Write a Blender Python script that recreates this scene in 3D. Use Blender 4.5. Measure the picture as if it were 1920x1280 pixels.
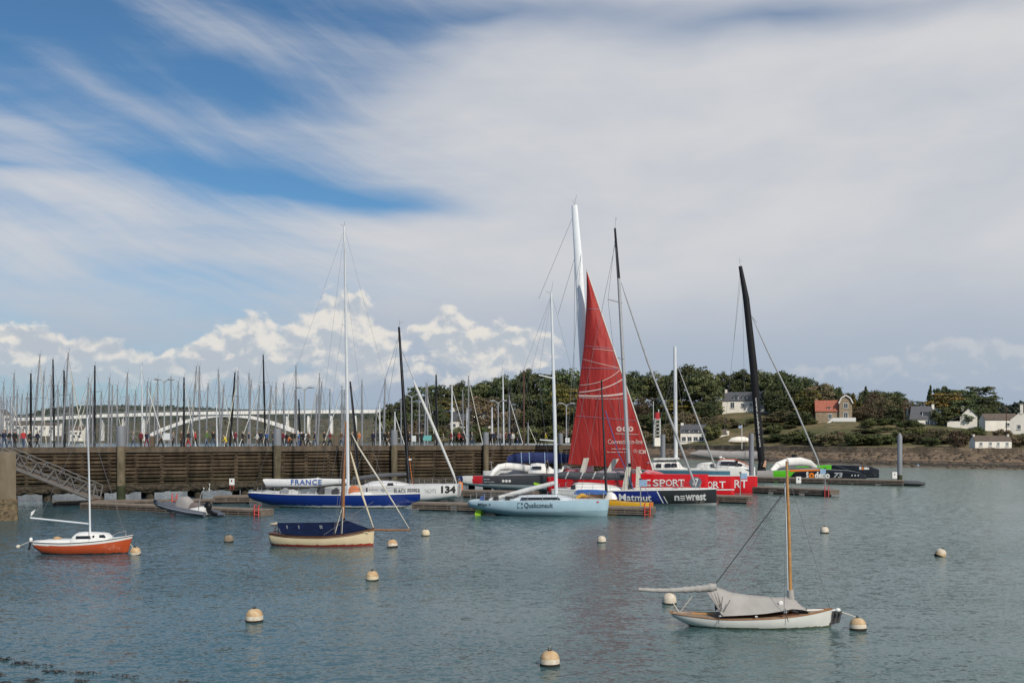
import bpy, math, random
import numpy as np
from mathutils import Vector, Matrix, noise as mnoise

R = math.radians
scene = bpy.context.scene
for o in list(bpy.data.objects):
    bpy.data.objects.remove(o, do_unlink=True)
COL = scene.collection
random.seed(7)
rng = np.random.default_rng(7)

# ------------------------------------------------------------------ camera
F, HZ, H = 1866.7, 817.0, 6.5          # focal length in photo pixels, horizon row, eye height above the water
cam_d = bpy.data.cameras.new('camera')
cam_d.lens = 35.0; cam_d.sensor_width = 36.0; cam_d.sensor_fit = 'HORIZONTAL'
cam_d.shift_y = (HZ - 640.0) / 1920.0
cam_d.clip_start = 0.5; cam_d.clip_end = 9000.0
cam = bpy.data.objects.new('camera', cam_d); COL.objects.link(cam)
cam.location = (0, 0, H); cam.rotation_euler = (R(90), 0, 0)
scene.camera = cam

# ------------------------------------------------------------------ sun, sky, exposure
SUN_AZ, SUN_EL = R(154), R(38)         # azimuth clockwise from +Y (the view direction): behind the camera, to the right
sun_d = bpy.data.lights.new('sun', 'SUN'); sun_d.energy = 3.0; sun_d.angle = R(0.9); sun_d.color = (1.0, 0.93, 0.82)
sun = bpy.data.objects.new('sun', sun_d); COL.objects.link(sun)
sdir = Vector((math.sin(SUN_AZ)*math.cos(SUN_EL), math.cos(SUN_AZ)*math.cos(SUN_EL), math.sin(SUN_EL)))
sun.rotation_euler = sdir.to_track_quat('Z', 'Y').to_euler()
sun.location = (60, -60, 80)

scene.view_settings.view_transform = 'Standard'; scene.view_settings.look = 'None'
scene.view_settings.gamma = 1.0; scene.view_settings.use_curve_mapping = False
scene.view_settings.exposure = 0.2
scene.cycles.use_denoising = True
scene.cycles.max_bounces = 6; scene.cycles.diffuse_bounces = 2; scene.cycles.glossy_bounces = 3
scene.cycles.transmission_bounces = 3; scene.cycles.transparent_max_bounces = 6
scene.cycles.caustics_reflective = False; scene.cycles.caustics_refractive = False
scene.cycles.sample_clamp_indirect = 6.0

world = bpy.data.worlds.new('World'); scene.world = world; world.use_nodes = True

def build_sky():
    nt = world.node_tree; nt.nodes.clear(); N = nt.nodes; L = nt.links
    def nd(t, **k):
        n = N.new(t)
        for a, b in k.items(): setattr(n, a, b)
        return n
    def m(op, a, b=None, c=None, clamp=False):
        n = nd('ShaderNodeMath', operation=op, use_clamp=clamp)
        for i, v in enumerate((a, b, c)):
            if v is None: continue
            if isinstance(v, (int, float)): n.inputs[i].default_value = v
            else: L.new(v, n.inputs[i])
        return n.outputs[0]
    def comb(x, y, z=0.0):
        n = nd('ShaderNodeCombineXYZ')
        for i, v in enumerate((x, y, z)):
            if isinstance(v, (int, float)): n.inputs[i].default_value = v
            else: L.new(v, n.inputs[i])
        return n.outputs[0]
    def noise(vec, scale, detail=5, rough=0.55, dist=0.0):
        n = nd('ShaderNodeTexNoise'); L.new(vec, n.inputs['Vector'])
        n.inputs['Scale'].default_value = scale; n.inputs['Detail'].default_value = detail
        n.inputs['Roughness'].default_value = rough; n.inputs['Distortion'].default_value = dist
        return n.outputs[0]
    def smooth(x, a, b):
        n = nd('ShaderNodeMapRange', interpolation_type='SMOOTHSTEP'); L.new(x, n.inputs[0])
        n.inputs[1].default_value = a; n.inputs[2].default_value = b
        return n.outputs[0]
    def mix(f, a, b):
        n = nd('ShaderNodeMix', data_type='RGBA')
        if isinstance(f, (int, float)): n.inputs[0].default_value = f
        else: L.new(f, n.inputs[0])
        for i, v in ((6, a), (7, b)):
            if isinstance(v, tuple): n.inputs[i].default_value = (*v, 1)
            else: L.new(v, n.inputs[i])
        return n.outputs[2]
    tc = nd('ShaderNodeTexCoord'); sp = nd('ShaderNodeSeparateXYZ'); L.new(tc.outputs['Generated'], sp.inputs[0])
    X, Y, Z = sp.outputs
    az = m('ARCTAN2', X, Y)
    el = m('ARCTAN2', Z, m('SQRT', m('ADD', m('MULTIPLY', X, X), m('MULTIPLY', Y, Y))))
    sky = nd('ShaderNodeTexSky', sky_type='NISHITA'); sky.sun_disc = False
    sky.sun_elevation = SUN_EL; sky.sun_rotation = SUN_AZ; sky.altitude = 10
    sky.air_density = 1.0; sky.dust_density = 0.6; sky.ozone_density = 2.2
    # ---- high veil of cirrus: streaks warped by noise, thick over one half of the sky
    base = comb(az, el)
    w1 = noise(comb(m('MULTIPLY', az, 2.2), m('MULTIPLY', el, 4.0), 3.1), 1.0, 4, 0.5)
    w2 = noise(comb(m('MULTIPLY', az, 2.2), m('MULTIPLY', el, 4.0), 9.7), 1.0, 4, 0.5)
    wa = m('ADD', az, m('MULTIPLY', m('SUBTRACT', w1, 0.5), 0.16))
    we = m('ADD', el, m('MULTIPLY', m('SUBTRACT', w2, 0.5), 0.10))
    wv_ = comb(wa, we)
    def gauss(px, py, sx, sy, rot, amp, a=wv_):
        a0 = math.atan((px-960)/F); e0 = math.atan((HZ-py)/F*math.cos(a0))
        mp = nd('ShaderNodeMapping', vector_type='TEXTURE'); L.new(a, mp.inputs[0])
        mp.inputs['Location'].default_value = (a0, e0, 0); mp.inputs['Rotation'].default_value = (0, 0, R(rot)); mp.inputs['Scale'].default_value = (2.7*sx/F, 2.7*sy/F, 1)
        gr = nd('ShaderNodeTexGradient', gradient_type='QUADRATIC_SPHERE'); L.new(mp.outputs[0], gr.inputs[0])
        return gr.outputs['Fac'], amp
    V = smooth(az, -0.30, 0.16)                    # the veil thickens from one side to the other
    side0 = smooth(az, -0.25, 0.12)
    V = m('MULTIPLY', V, 0.92)
    streak = noise(comb(m('ADD', m('MULTIPLY', wa, 2.6), m('MULTIPLY', we, 1.6)), m('MULTIPLY', we, 13.0), 1.3), 1.6, 7, 0.58, 0.25)
    V = m('ADD', V, m('MULTIPLY', m('SUBTRACT', streak, 0.46), m('SUBTRACT', 1.15, m('MULTIPLY', side0, 0.72))))
    wisp = noise(comb(m('ADD', m('MULTIPLY', wa, 6.0), m('MULTIPLY', we, 10.0)), m('ADD', m('MULTIPLY', we, 30.0), m('MULTIPLY', wa, 13.0)), 2.7), 1.0, 9, 0.62, 0.5)
    V = m('ADD', V, m('MULTIPLY', m('SUBTRACT', wisp, 0.5), m('SUBTRACT', 0.66, m('MULTIPLY', side0, 0.60))))
    for g in ((190, 175, 190, 24, -24, 0.42), (420, 60, 200, 34, -8, 0.26), (60, 250, 130, 48, -14, 0.40), (90, 355, 170, 34, -4, 0.62),
              (300, 420, 260, 40, -3, 0.30), (640, 225, 260, 34, 10, 0.40), (900, 120, 200, 50, 35, 0.30), (760, 450, 260, 36, 0, 0.34),
              (150, 470, 420, 40, 0, 0.20), (960, 260, 320, 110, 10, 0.25),
              (480, 345, 190, 26, -4, -0.52), (300, 270, 120, 26, -6, -0.35), (700, 372, 170, 15, -3, -0.62), (450, 150, 110, 28, -12, -0.42),
              (60, 60, 130, 60, 0, -0.40), (30, 320, 120, 8, 0, -0.25), (960, 15, 180, 22, 5, -0.38), (1450, 10, 420, 40, -3, -0.75), (1300, 405, 150, 16, 0, -0.18),
              (1700, 130, 260, 60, -6, 0.20)):
        gf, ga = gauss(*g); V = m('MULTIPLY_ADD', gf, ga, V)
    low = smooth(el, 0.26, 0.08)                  # pale band of thin cloud low over the horizon
    V = m('ADD', V, m('MULTIPLY', low, 0.60))
    V = m('MAXIMUM', m('MULTIPLY', smooth(V, -0.20, 1.02), 0.98), 0.0)
    tone = noise(comb(m('MULTIPLY', az, 1.7), m('MULTIPLY', we, 4.5), 5.5), 1.8, 5, 0.55)
    veil_c = mix(smooth(tone, 0.30, 0.70), (5.45, 5.75, 6.35), (6.8, 6.8, 6.95))
    low_c = mix(smooth(el, 0.02, 0.20), (3.75, 4.5, 5.6), veil_c)
    deep = nd('ShaderNodeMix', data_type='RGBA', blend_type='MULTIPLY'); deep.inputs[0].default_value = 1.0
    L.new(sky.outputs[0], deep.inputs[6]); deep.inputs[7].default_value = (0.50, 0.77, 0.92, 1)
    colr = mix(V, deep.outputs[2], low_c)
    # ---- cumulus heaped along the horizon
    cw = noise(comb(m('MULTIPLY', az, 1.0), el, 2.2), 16.0, 4, 0.5)
    cw2 = noise(comb(az, el, 7.7), 16.0, 4, 0.5)
    ca = m('ADD', az, m('MULTIPLY', m('SUBTRACT', cw, 0.5), 0.035))
    ce = m('ADD', el, m('MULTIPLY', m('SUBTRACT', cw2, 0.5), 0.030))
    heap = m('MULTIPLY', az, 0.0); cvec = comb(ca, ce)
    for g in ((30, 650, 70, 34, 0, 1.0), (140, 672, 80, 22, 0, 0.8), (215, 668, 40, 18, 0, 0.6), (470, 628, 52, 36, 0, 1.0), (400, 675, 60, 26, 0, 0.9),
              (640, 596, 46, 34, 0, 1.05), (600, 650, 90, 40, 0, 0.95), (700, 640, 44, 40, 0, 0.85), (826, 612, 34, 34, 0, 1.0), (870, 664, 80, 34, 0, 0.9), (930, 640, 44, 40, 0, 0.85),
              (1005, 660, 50, 26, 0, 0.85), (560, 712, 300, 20, 0, 0.62), (120, 712, 170, 18, 0, 0.5), (1790, 668, 90, 34, 0, 0.72), (1600, 690, 130, 28, 0, 0.62), (1880, 690, 70, 40, 0, 0.62), (1420, 700, 120, 22, 0, 0.25),
              (-330, 660, 260, 34, 0, 0.8), (2250, 680, 260, 30, 0, 0.5)):
        gf, ga = gauss(*g, a=cvec); heap = m('MULTIPLY_ADD', gf, ga*1.25, heap)
    cv = comb(m('MULTIPLY', ca, 1.0), m('MULTIPLY', ce, 1.25), 0.4)
    bil = noise(cv, 34.0, 9, 0.54)
    off = nd('ShaderNodeVectorMath', operation='ADD'); L.new(cv, off.inputs[0]); off.inputs[1].default_value = (0.004, 0.009, 0)
    bil2 = noise(off.outputs[0], 34.0, 6, 0.50)
    D = m('ADD', heap, m('MULTIPLY', m('SUBTRACT', bil, 0.5), 1.9))
    A = smooth(D, 0.46, 0.78)
    up = smooth(el, 0.045, 0.125)
    lit = m('ADD', m('MULTIPLY', m('SUBTRACT', bil, bil2), 4.2), m('MULTIPLY', up, 0.46))
    lit = m('ADD', lit, m('MULTIPLY', smooth(D, 1.25, 0.5), 0.30))
    lit = smooth(lit, 0.02, 0.86)
    cum_c = mix(lit, (4.9, 5.4, 6.0), (8.1, 7.75, 7.2))
    side = m('SUBTRACT', 1.0, m('MULTIPLY', smooth(az, 0.05, 0.22), 0.70))
    basefade = m('MULTIPLY', smooth(el, 0.005, 0.085), 0.93)
    A = m('MULTIPLY', A, m('MULTIPLY', basefade, side))
    colr = mix(A, colr, cum_c)
    bg = nd('ShaderNodeBackground'); bg.inputs['Strength'].default_value = 0.085
    L.new(colr, bg.inputs['Color'])
    out = nd('ShaderNodeOutputWorld'); L.new(bg.outputs[0], out.inputs['Surface'])
build_sky()
world.cycles.sampling_method = 'MANUAL'; world.cycles.sample_map_resolution = 512

# ------------------------------------------------------------------ pixel <-> place helpers
def at(px, py, Y):
    return Vector(((px-960)/F*Y, Y, H-(py-HZ)/F*Y))
def wdist(py):                       # distance of a waterline seen at row py
    return H*F/(py-HZ)

# ------------------------------------------------------------------ materials
_mats = {}
def mat(name, col, rough=0.5, metal=0.0, var=0.12, vs=2.0, bump=0.0, bs=25.0, spec=0.5, coat=0.0, streak=0.0, col2=None, trans=0.0):
    if name in _mats: return _mats[name]
    m = bpy.data.materials.new(name); m.use_nodes = True
    nt = m.node_tree; b = nt.nodes['Principled BSDF']
    b.inputs['Roughness'].default_value = rough; b.inputs['Metallic'].default_value = metal
    b.inputs['Specular IOR Level'].default_value = spec; b.inputs['Coat Weight'].default_value = coat
    if trans: b.inputs['Transmission Weight'].default_value = trans
    tc = nt.nodes.new('ShaderNodeTexCoord')
    nz = nt.nodes.new('ShaderNodeTexNoise'); nz.inputs['Scale'].default_value = vs; nz.inputs['Detail'].default_value = 6
    nz.inputs['Roughness'].default_value = 0.6
    if streak:
        mp = nt.nodes.new('ShaderNodeMapping'); mp.inputs['Scale'].default_value = (1, 1, streak)
        nt.links.new(tc.outputs['Object'], mp.inputs[0]); nt.links.new(mp.outputs[0], nz.inputs['Vector'])
    else:
        nt.links.new(tc.outputs['Object'], nz.inputs['Vector'])
    mx = nt.nodes.new('ShaderNodeMix'); mx.data_type = 'RGBA'
    rp = nt.nodes.new('ShaderNodeMapRange'); rp.inputs[1].default_value = 0.3; rp.inputs[2].default_value = 0.7
    nt.links.new(nz.outputs[0], rp.inputs[0]); nt.links.new(rp.outputs[0], mx.inputs[0])
    c = Vector(col)
    lo = c*(1-var) if col2 is None else Vector(col2)
    hi = c*(1+var*0.6) if col2 is None else c
    mx.inputs[6].default_value = (*lo, 1); mx.inputs[7].default_value = (min(hi[0], 1), min(hi[1], 1), min(hi[2], 1), 1)
    nt.links.new(mx.outputs[2], b.inputs['Base Color'])
    if bump:
        n2 = nt.nodes.new('ShaderNodeTexNoise'); n2.inputs['Scale'].default_value = bs; n2.inputs['Detail'].default_value = 5
        nt.links.new(tc.outputs['Object'], n2.inputs['Vector'])
        bp = nt.nodes.new('ShaderNodeBump'); bp.inputs['Strength'].default_value = bump; bp.inputs['Distance'].default_value = 0.05
        nt.links.new(n2.outputs[0], bp.inputs['Height']); nt.links.new(bp.outputs[0], b.inputs['Normal'])
    _mats[name] = m
    return m

WHITE = mat('white_gelcoat', (0.72, 0.72, 0.70), 0.3, var=0.08, streak=0.3)
WHITE2 = mat('white_deck', (0.62, 0.63, 0.62), 0.55, var=0.10)
ALU = mat('aluminium', (0.36, 0.37, 0.38), 0.45, 0.35, var=0.10)
MASTW = mat('white_mast', (0.62, 0.65, 0.68), 0.35, var=0.06)
MASTG = mat('grey_mast', (0.26, 0.27, 0.29), 0.45, 0.2, var=0.18)
CARBON = mat('carbon', (0.008, 0.008, 0.010), 0.45, var=0.2, spec=0.25)
BLACK = mat('black_rubber', (0.018, 0.018, 0.02), 0.6, var=0.2)
WIRE = mat('rigging_wire', (0.17, 0.175, 0.185), 0.5, 0.3, var=0.1)
ROPE = mat('pale_rope', (0.55, 0.52, 0.44), 0.8, var=0.15)
DROPE = mat('dark_rope', (0.06, 0.065, 0.06), 0.8, var=0.2)
GLASSD = mat('dark_window', (0.02, 0.025, 0.035), 0.08, var=0.2, spec=0.6)
WOOD = mat('varnished_wood', (0.30, 0.12, 0.035), 0.35, var=0.35, vs=6, coat=0.3)
WOODD = mat('dark_wood', (0.10, 0.042, 0.022), 0.4, var=0.3, vs=5)
TEAK = mat('teak_deck', (0.30, 0.19, 0.11), 0.7, var=0.25, vs=7)
RED = mat('signal_red', (0.55, 0.035, 0.03), 0.45, var=0.15)
ORANGE = mat('orange_cloth', (0.75, 0.20, 0.04), 0.7, var=0.15)

# ------------------------------------------------------------------ object helpers
def tag(o, label=None, cat=None, group=None, kind=None):
    if label: o['label'] = label
    if cat: o['category'] = cat
    if group: o['group'] = group
    if kind: o['kind'] = kind
    return o
def empty(name, loc=(0, 0, 0), rz=0.0):
    o = bpy.data.objects.new(name, None); COL.objects.link(o)
    o.location = loc; o.rotation_euler = (0, 0, rz); o.empty_display_size = 0.3
    return o
def link(name, me, parent=None, loc=None, rz=0.0):
    o = bpy.data.objects.new(name, me); COL.objects.link(o)
    if parent is not None: o.parent = parent
    if loc is not None: o.location = loc
    if rz: o.rotation_euler = (0, 0, rz)
    return o
def copy_tree(o, parent=None):
    c = o.copy(); COL.objects.link(c); c.parent = parent
    for ch in o.children: copy_tree(ch, c)
    return c

class MB:
    def __init__(s): s.v = []; s.f = []; s.m = []; s.s = []
    def add(s, vs, fs, mi=0, smooth=False):
        b = len(s.v); s.v += [tuple(p) for p in vs]
        for f in fs:
            s.f.append(tuple(b+i for i in f)); s.m.append(mi); s.s.append(smooth)
        return s
    def box(s, c, d, rz=0.0, mi=0, rot=None):
        M_ = rot if rot is not None else Matrix.Rotation(rz, 3, 'Z')
        c = Vector(c); vs = []
        for x in (-.5, .5):
            for y in (-.5, .5):
                for z in (-.5, .5): vs.append(c + M_ @ Vector((x*d[0], y*d[1], z*d[2])))
        return s.add(vs, [(0, 1, 3, 2), (4, 6, 7, 5), (0, 4, 5, 1), (2, 3, 7, 6), (0, 2, 6, 4), (1, 5, 7, 3)], mi)
    def bar(s, a, b, w, h, mi=0):
        a, b = Vector(a), Vector(b); d = b-a; l = d.length
        q = d.to_track_quat('X', 'Z').to_matrix()
        return s.box((a+b)/2, (l, w, h), rot=q, mi=mi)
    def tube(s, pts, r, n=8, mi=0, caps=True, sy=1.0):
        pts = [Vector(p) for p in pts]
        rs = r if isinstance(r, (list, tuple)) else [r]*len(pts)
        rings = []
        for i, p in enumerate(pts):
            d = (pts[min(i+1, len(pts)-1)] - pts[max(i-1, 0)])
            if d.length < 1e-6: d = Vector((0, 0, 1))
            d.normalize()
            ref = Vector((0, 1, 0)) if abs(d.y) < 0.9 else Vector((1, 0, 0))
            a = d.cross(ref).normalized(); b = d.cross(a).normalized()
            rings.append([p + (a*math.cos(t)*1.0 + b*math.sin(t)*sy)*rs[i] for t in [2*math.pi*k/n for k in range(n)]])
        return s.loft(rings, True, caps, mi, n > 5)
    def loft(s, rings, closed=True, caps=True, mi=0, smooth=True):
        n = len(rings[0]); vs = [p for r in rings for p in r]; fs = []
        for i in range(len(rings)-1):
            for k in range(n if closed else n-1):
                k2 = (k+1) % n
                fs.append((i*n+k, i*n+k2, (i+1)*n+k2, (i+1)*n+k))
        s.add(vs, fs, mi, smooth)
        if caps and closed:
            s.add(rings[0], [tuple(range(n))[::-1]], mi); s.add(rings[-1], [tuple(range(n))], mi)
        return s
    def prism(s, xz, y0, y1, mi=0):                  # outline in the XZ plane pushed along Y
        n = len(xz)
        vs = [(x, y0, z) for x, z in xz] + [(x, y1, z) for x, z in xz]
        fs = [tuple(range(n))[::-1], tuple(range(n, 2*n))] + [(i, (i+1) % n, n+(i+1) % n, n+i) for i in range(n)]
        return s.add(vs, fs, mi)
    def ball(s, c, r, nu=12, nv=8, mi=0, z0=-1.0, z1=1.0, bumpf=None):
        c = Vector(c); r = Vector(r) if hasattr(r, '__len__') else Vector((r, r, r)); rings = []
        for j in range(nv+1):
            ph = math.asin(z0) + (math.asin(z1)-math.asin(z0))*j/nv
            ring = []
            for i in range(nu):
                th = 2*math.pi*i/nu
                d = Vector((math.cos(ph)*math.cos(th), math.cos(ph)*math.sin(th), math.sin(ph)))
                k = 1.0 if bumpf is None else bumpf(d)
                ring.append(c + Vector((d.x*r.x, d.y*r.y, d.z*r.z))*k)
            rings.append(ring)
        return s.loft(rings, True, True, mi, True)
    def sheet(s, P, mi=0, smooth=True, thick=0.0):   # P: grid of points
        n, k = len(P), len(P[0]); vs = [p for r in P for p in r]
        fs = [(i*k+j, i*k+j+1, (i+1)*k+j+1, (i+1)*k+j) for i in range(n-1) for j in range(k-1)]
        return s.add(vs, fs, mi, smooth)
    def mesh(s, name, mats):
        me = bpy.data.meshes.new(name); me.from_pydata(s.v, [], s.f)
        for m_ in (mats if isinstance(mats, (list, tuple)) else [mats]): me.materials.append(m_)
        me.polygons.foreach_set('material_index', s.m); me.polygons.foreach_set('use_smooth', s.s)
        me.update(); return me
    def build(s, name, mats, parent=None, loc=None, rz=0.0):
        return link(name, s.mesh(name, mats), parent, loc, rz)

def curve(pts):
    xs = np.array([p[0] for p in pts], float); ys = np.array([p[1] for p in pts], float)
    if len(xs) == 1: return lambda t: float(ys[0])
    d = np.diff(ys)/np.diff(xs); t_ = np.zeros(len(xs))
    t_[0], t_[-1] = d[0], d[-1]
    for i in range(1, len(xs)-1):
        t_[i] = 0 if d[i-1]*d[i] <= 0 else 2*d[i-1]*d[i]/(d[i-1]+d[i])
    def f(x):
        x = min(max(x, xs[0]), xs[-1]); i = int(min(np.searchsorted(xs, x, 'right')-1, len(xs)-2)); h = xs[i+1]-xs[i]; u = (x-xs[i])/h
        return float((2*u**3-3*u**2+1)*ys[i] + (u**3-2*u**2+u)*h*t_[i] + (-2*u**3+3*u**2)*ys[i+1] + (u**3-u**2)*h*t_[i+1])
    return f
def ordinal(n):
    return f"{n}{'th' if 10 <= n % 100 <= 20 else {1: 'st', 2: 'nd', 3: 'rd'}.get(n % 10, 'th')}"

def text_mesh(body, bold=0.0, shear=0.0, spacing=1.0):
    cu = bpy.data.curves.new('lettering', 'FONT'); cu.body = body; cu.size = 1.0; cu.offset = bold; cu.shear = shear; cu.space_character = spacing
    cu.resolution_u = 3; cu.fill_mode = 'FRONT'
    ob = bpy.data.objects.new('lettering', cu); COL.objects.link(ob)
    dg = bpy.context.evaluated_depsgraph_get()
    me = bpy.data.meshes.new_from_object(ob.evaluated_get(dg))
    V = np.array([v.co[:] for v in me.vertices]); Fc = [tuple(p.vertices) for p in me.polygons]
    bpy.data.objects.remove(ob, do_unlink=True); bpy.data.curves.remove(cu); bpy.data.meshes.remove(me)
    V = V[:, :2]; lo = V.min(0); hi = V.max(0)
    return (V-lo)/(hi-lo), Fc
# ================================================================== WATER
def water_material():
    m = bpy.data.materials.new('harbour_water'); m.use_nodes = True
    nt = m.node_tree; N = nt.nodes; L = nt.links; b = N['Principled BSDF']
    b.inputs['Roughness'].default_value = 0.17; b.inputs['IOR'].default_value = 1.333
    b.inputs['Specular IOR Level'].default_value = 0.5
    geo = N.new('ShaderNodeNewGeometry')
    def noise(scale, sx, sy, detail, rough, off=0.0, rot=0.0, dist=0.0, out=0):
        mp = N.new('ShaderNodeMapping'); mp.inputs['Scale'].default_value = (sx, sy, 1); mp.inputs['Location'].default_value = (off, off*1.7, 0)
        mp.inputs['Rotation'].default_value = (0, 0, rot)
        L.new(geo.outputs['Position'], mp.inputs[0])
        n = N.new('ShaderNodeTexNoise'); n.noise_dimensions = '2D'; L.new(mp.outputs[0], n.inputs['Vector'])
        n.inputs['Scale'].default_value = scale; n.inputs['Detail'].default_value = detail; n.inputs['Roughness'].default_value = rough
        n.inputs['Distortion'].default_value = dist
        return n.outputs[out]
    def vm(op, a, b_=None, sc=None):
        n = N.new('ShaderNodeVectorMath'); n.operation = op
        for i_, v in enumerate((a, b_)):
            if v is None: continue
            if isinstance(v, tuple): n.inputs[i_].default_value = v
            else: L.new(v, n.inputs[i_])
        if sc is not None:
            if isinstance(sc, (int, float)): n.inputs['Scale'].default_value = sc
            else: L.new(sc, n.inputs['Scale'])
        return n.outputs[0]
    # wind ripples: slopes of three sizes of wavelet, gusts make them rougher in patches
    h = (0.5, 0.5, 0.5)
    s1 = vm('SCALE', vm('SUBTRACT', noise(0.55, 0.8, 1.4, 2, 0.5, 3.0, 0.35, out=1), h), sc=0.14)
    s2 = vm('SCALE', vm('SUBTRACT', noise(1.9, 0.7, 1.5, 3, 0.6, 11.0, 0.22, 0.3, out=1), h), sc=0.64)
    s3 = vm('SCALE', vm('SUBTRACT', noise(6.5, 0.8, 1.3, 2, 0.6, 23.0, -0.2, 0.3, out=1), h), sc=0.62)
    patch = noise(0.05, 0.8, 1.8, 3, 0.5, 40.0)
    pr = N.new('ShaderNodeMapRange'); pr.inputs[1].default_value = 0.35; pr.inputs[2].default_value = 0.65; pr.inputs[3].default_value = 0.60; pr.inputs[4].default_value = 1.38
    L.new(patch, pr.inputs[0])
    sl = vm('SCALE', vm('ADD', vm('ADD', s1, s2), s3), sc=pr.outputs[0])
    nrm = vm('NORMALIZE', vm('ADD', vm('MULTIPLY', sl, (1, 1, 0)), (0, 0, 1)))
    L.new(nrm, b.inputs['Normal'])
    tint = noise(0.02, 1, 1, 2, 0.5, 7.0)
    # x tint: silty shallows plus blue and grey sky reflection put into the colour
    sx_ = N.new('ShaderNodeSeparateXYZ'); L.new(geo.outputs['Position'], sx_.inputs[0])
    gr = N.new('ShaderNodeMapRange'); gr.inputs[1].default_value = -18; gr.inputs[2].default_value = 42; L.new(sx_.outputs[0], gr.inputs[0])
    ad = N.new('ShaderNodeMath'); ad.operation = 'MULTIPLY_ADD'; ad.use_clamp = True; L.new(tint, ad.inputs[0]); ad.inputs[1].default_value = 0.5
    sb_ = N.new('ShaderNodeMath'); sb_.operation = 'MULTIPLY_ADD'; L.new(gr.outputs[0], sb_.inputs[0]); sb_.inputs[1].default_value = 0.8; sb_.inputs[2].default_value = -0.15; L.new(sb_.outputs[0], ad.inputs[2])
    mx = N.new('ShaderNodeMix'); mx.data_type = 'RGBA'; L.new(ad.outputs[0], mx.inputs[0])
    mx.inputs[6].default_value = (0.020, 0.068, 0.092, 1); mx.inputs[7].default_value = (0.130, 0.190, 0.160, 1)
    L.new(mx.outputs[2], b.inputs['Base Color'])
    return m
WATER = water_material()
mb = MB()
ys = [4, 20, 60, 120, 250, 500, 1000, 2200, 5000]
mb.sheet([[(x*max(y, 60)*1.6, y, 0.0) for x in (-1, -.5, 0, .5, 1)] for y in ys], smooth=False)
mb.add([(-40, -30, 0), (40, -30, 0)], [])
w = mb.build('water', WATER); tag(w, 'rippled grey blue harbour water', kind='structure')

# ================================================================== FAR SHORE (right of the channel)
_sy = curve([(560, 520), (640, 470), (690, 440), (800, 400), (1000, 340), (1200, 292), (1300, 268), (1450, 236), (1650, 208), (1920, 190), (2400, 175)])
_prof = curve([(-40, -3), (-4, -0.4), (0, -0.05), (5, 0.6), (9, 1.15), (13, 1.75), (17.9, 2.7)])
_land = curve([(18, 3.75), (26, 4.1), (45, 6.4), (70, 9.2), (110, 12), (180, 15), (320, 20)])
_fac = curve([(560, 0.15), (690, 0.45), (760, 0.9), (900, 1.1), (1250, 1.3), (1400, 1.5), (1500, 1.2), (1650, 1.0), (1920, 0.62), (2400, 0.6)])
def shoreY(px): return _sy(px)
def landz(px, t):
    if t < 18: return _prof(t)
    z = _land(t); f = _fac(px)
    return z if t < 26 else 4.1 + (z-4.1)*f
def shore_pt(px, t, dz=0.0):
    Y = shoreY(px)+t
    return Vector(((px-960)/F*Y, Y, landz(px, t)+dz))

def ground_material(name, c1, c2, c3, scale=0.12, sc2=1.2, rough=0.95):
    m = bpy.data.materials.new(name); m.use_nodes = True; nt = m.node_tree; N = nt.nodes; L = nt.links; b = N['Principled BSDF']
    b.inputs['Roughness'].default_value = rough; b.inputs['Specular IOR Level'].default_value = 0.2
    tc = N.new('ShaderNodeNewGeometry')
    n1 = N.new('ShaderNodeTexNoise'); n1.inputs['Scale'].default_value = scale; n1.inputs['Detail'].default_value = 8; n1.inputs['Roughness'].default_value = 0.65
    mp = N.new('ShaderNodeMapping'); mp.inputs['Scale'].default_value = (1, 1, 4); L.new(tc.outputs['Position'], mp.inputs[0]); L.new(mp.outputs[0], n1.inputs['Vector'])
    n2 = N.new('ShaderNodeTexNoise'); n2.inputs['Scale'].default_value = sc2; n2.inputs['Detail'].default_value = 6; L.new(tc.outputs['Position'], n2.inputs['Vector'])
    r1 = N.new('ShaderNodeMapRange'); r1.inputs[1].default_value = 0.38; r1.inputs[2].default_value = 0.62; L.new(n1.outputs[0], r1.inputs[0])
    r2 = N.new('ShaderNodeMapRange'); r2.inputs[1].default_value = 0.48; r2.inputs[2].default_value = 0.68; L.new(n2.outputs[0], r2.inputs[0])
    a = N.new('ShaderNodeMix'); a.data_type = 'RGBA'; a.inputs[6].default_value = (*c1, 1); a.inputs[7].default_value = (*c2, 1); L.new(r1.outputs[0], a.inputs[0])
    c = N.new('ShaderNodeMix'); c.data_type = 'RGBA'; c.inputs[7].default_value = (*c3, 1); L.new(a.outputs[2], c.inputs[6]); L.new(r2.outputs[0], c.inputs[0])
    L.new(c.outputs[2], b.inputs['Base Color'])
    bp = N.new('ShaderNodeBump'); bp.inputs['Strength'].default_value = 0.7; bp.inputs['Distance'].default_value = 0.3; L.new(n2.outputs[0], bp.inputs['Height']); L.new(bp.outputs[0], b.inputs['Normal'])
    return m
LAND = ground_material('scrub_ground', (0.088, 0.092, 0.036), (0.19, 0.145, 0.080), (0.058, 0.066, 0.026), 0.06, 0.5)
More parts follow.
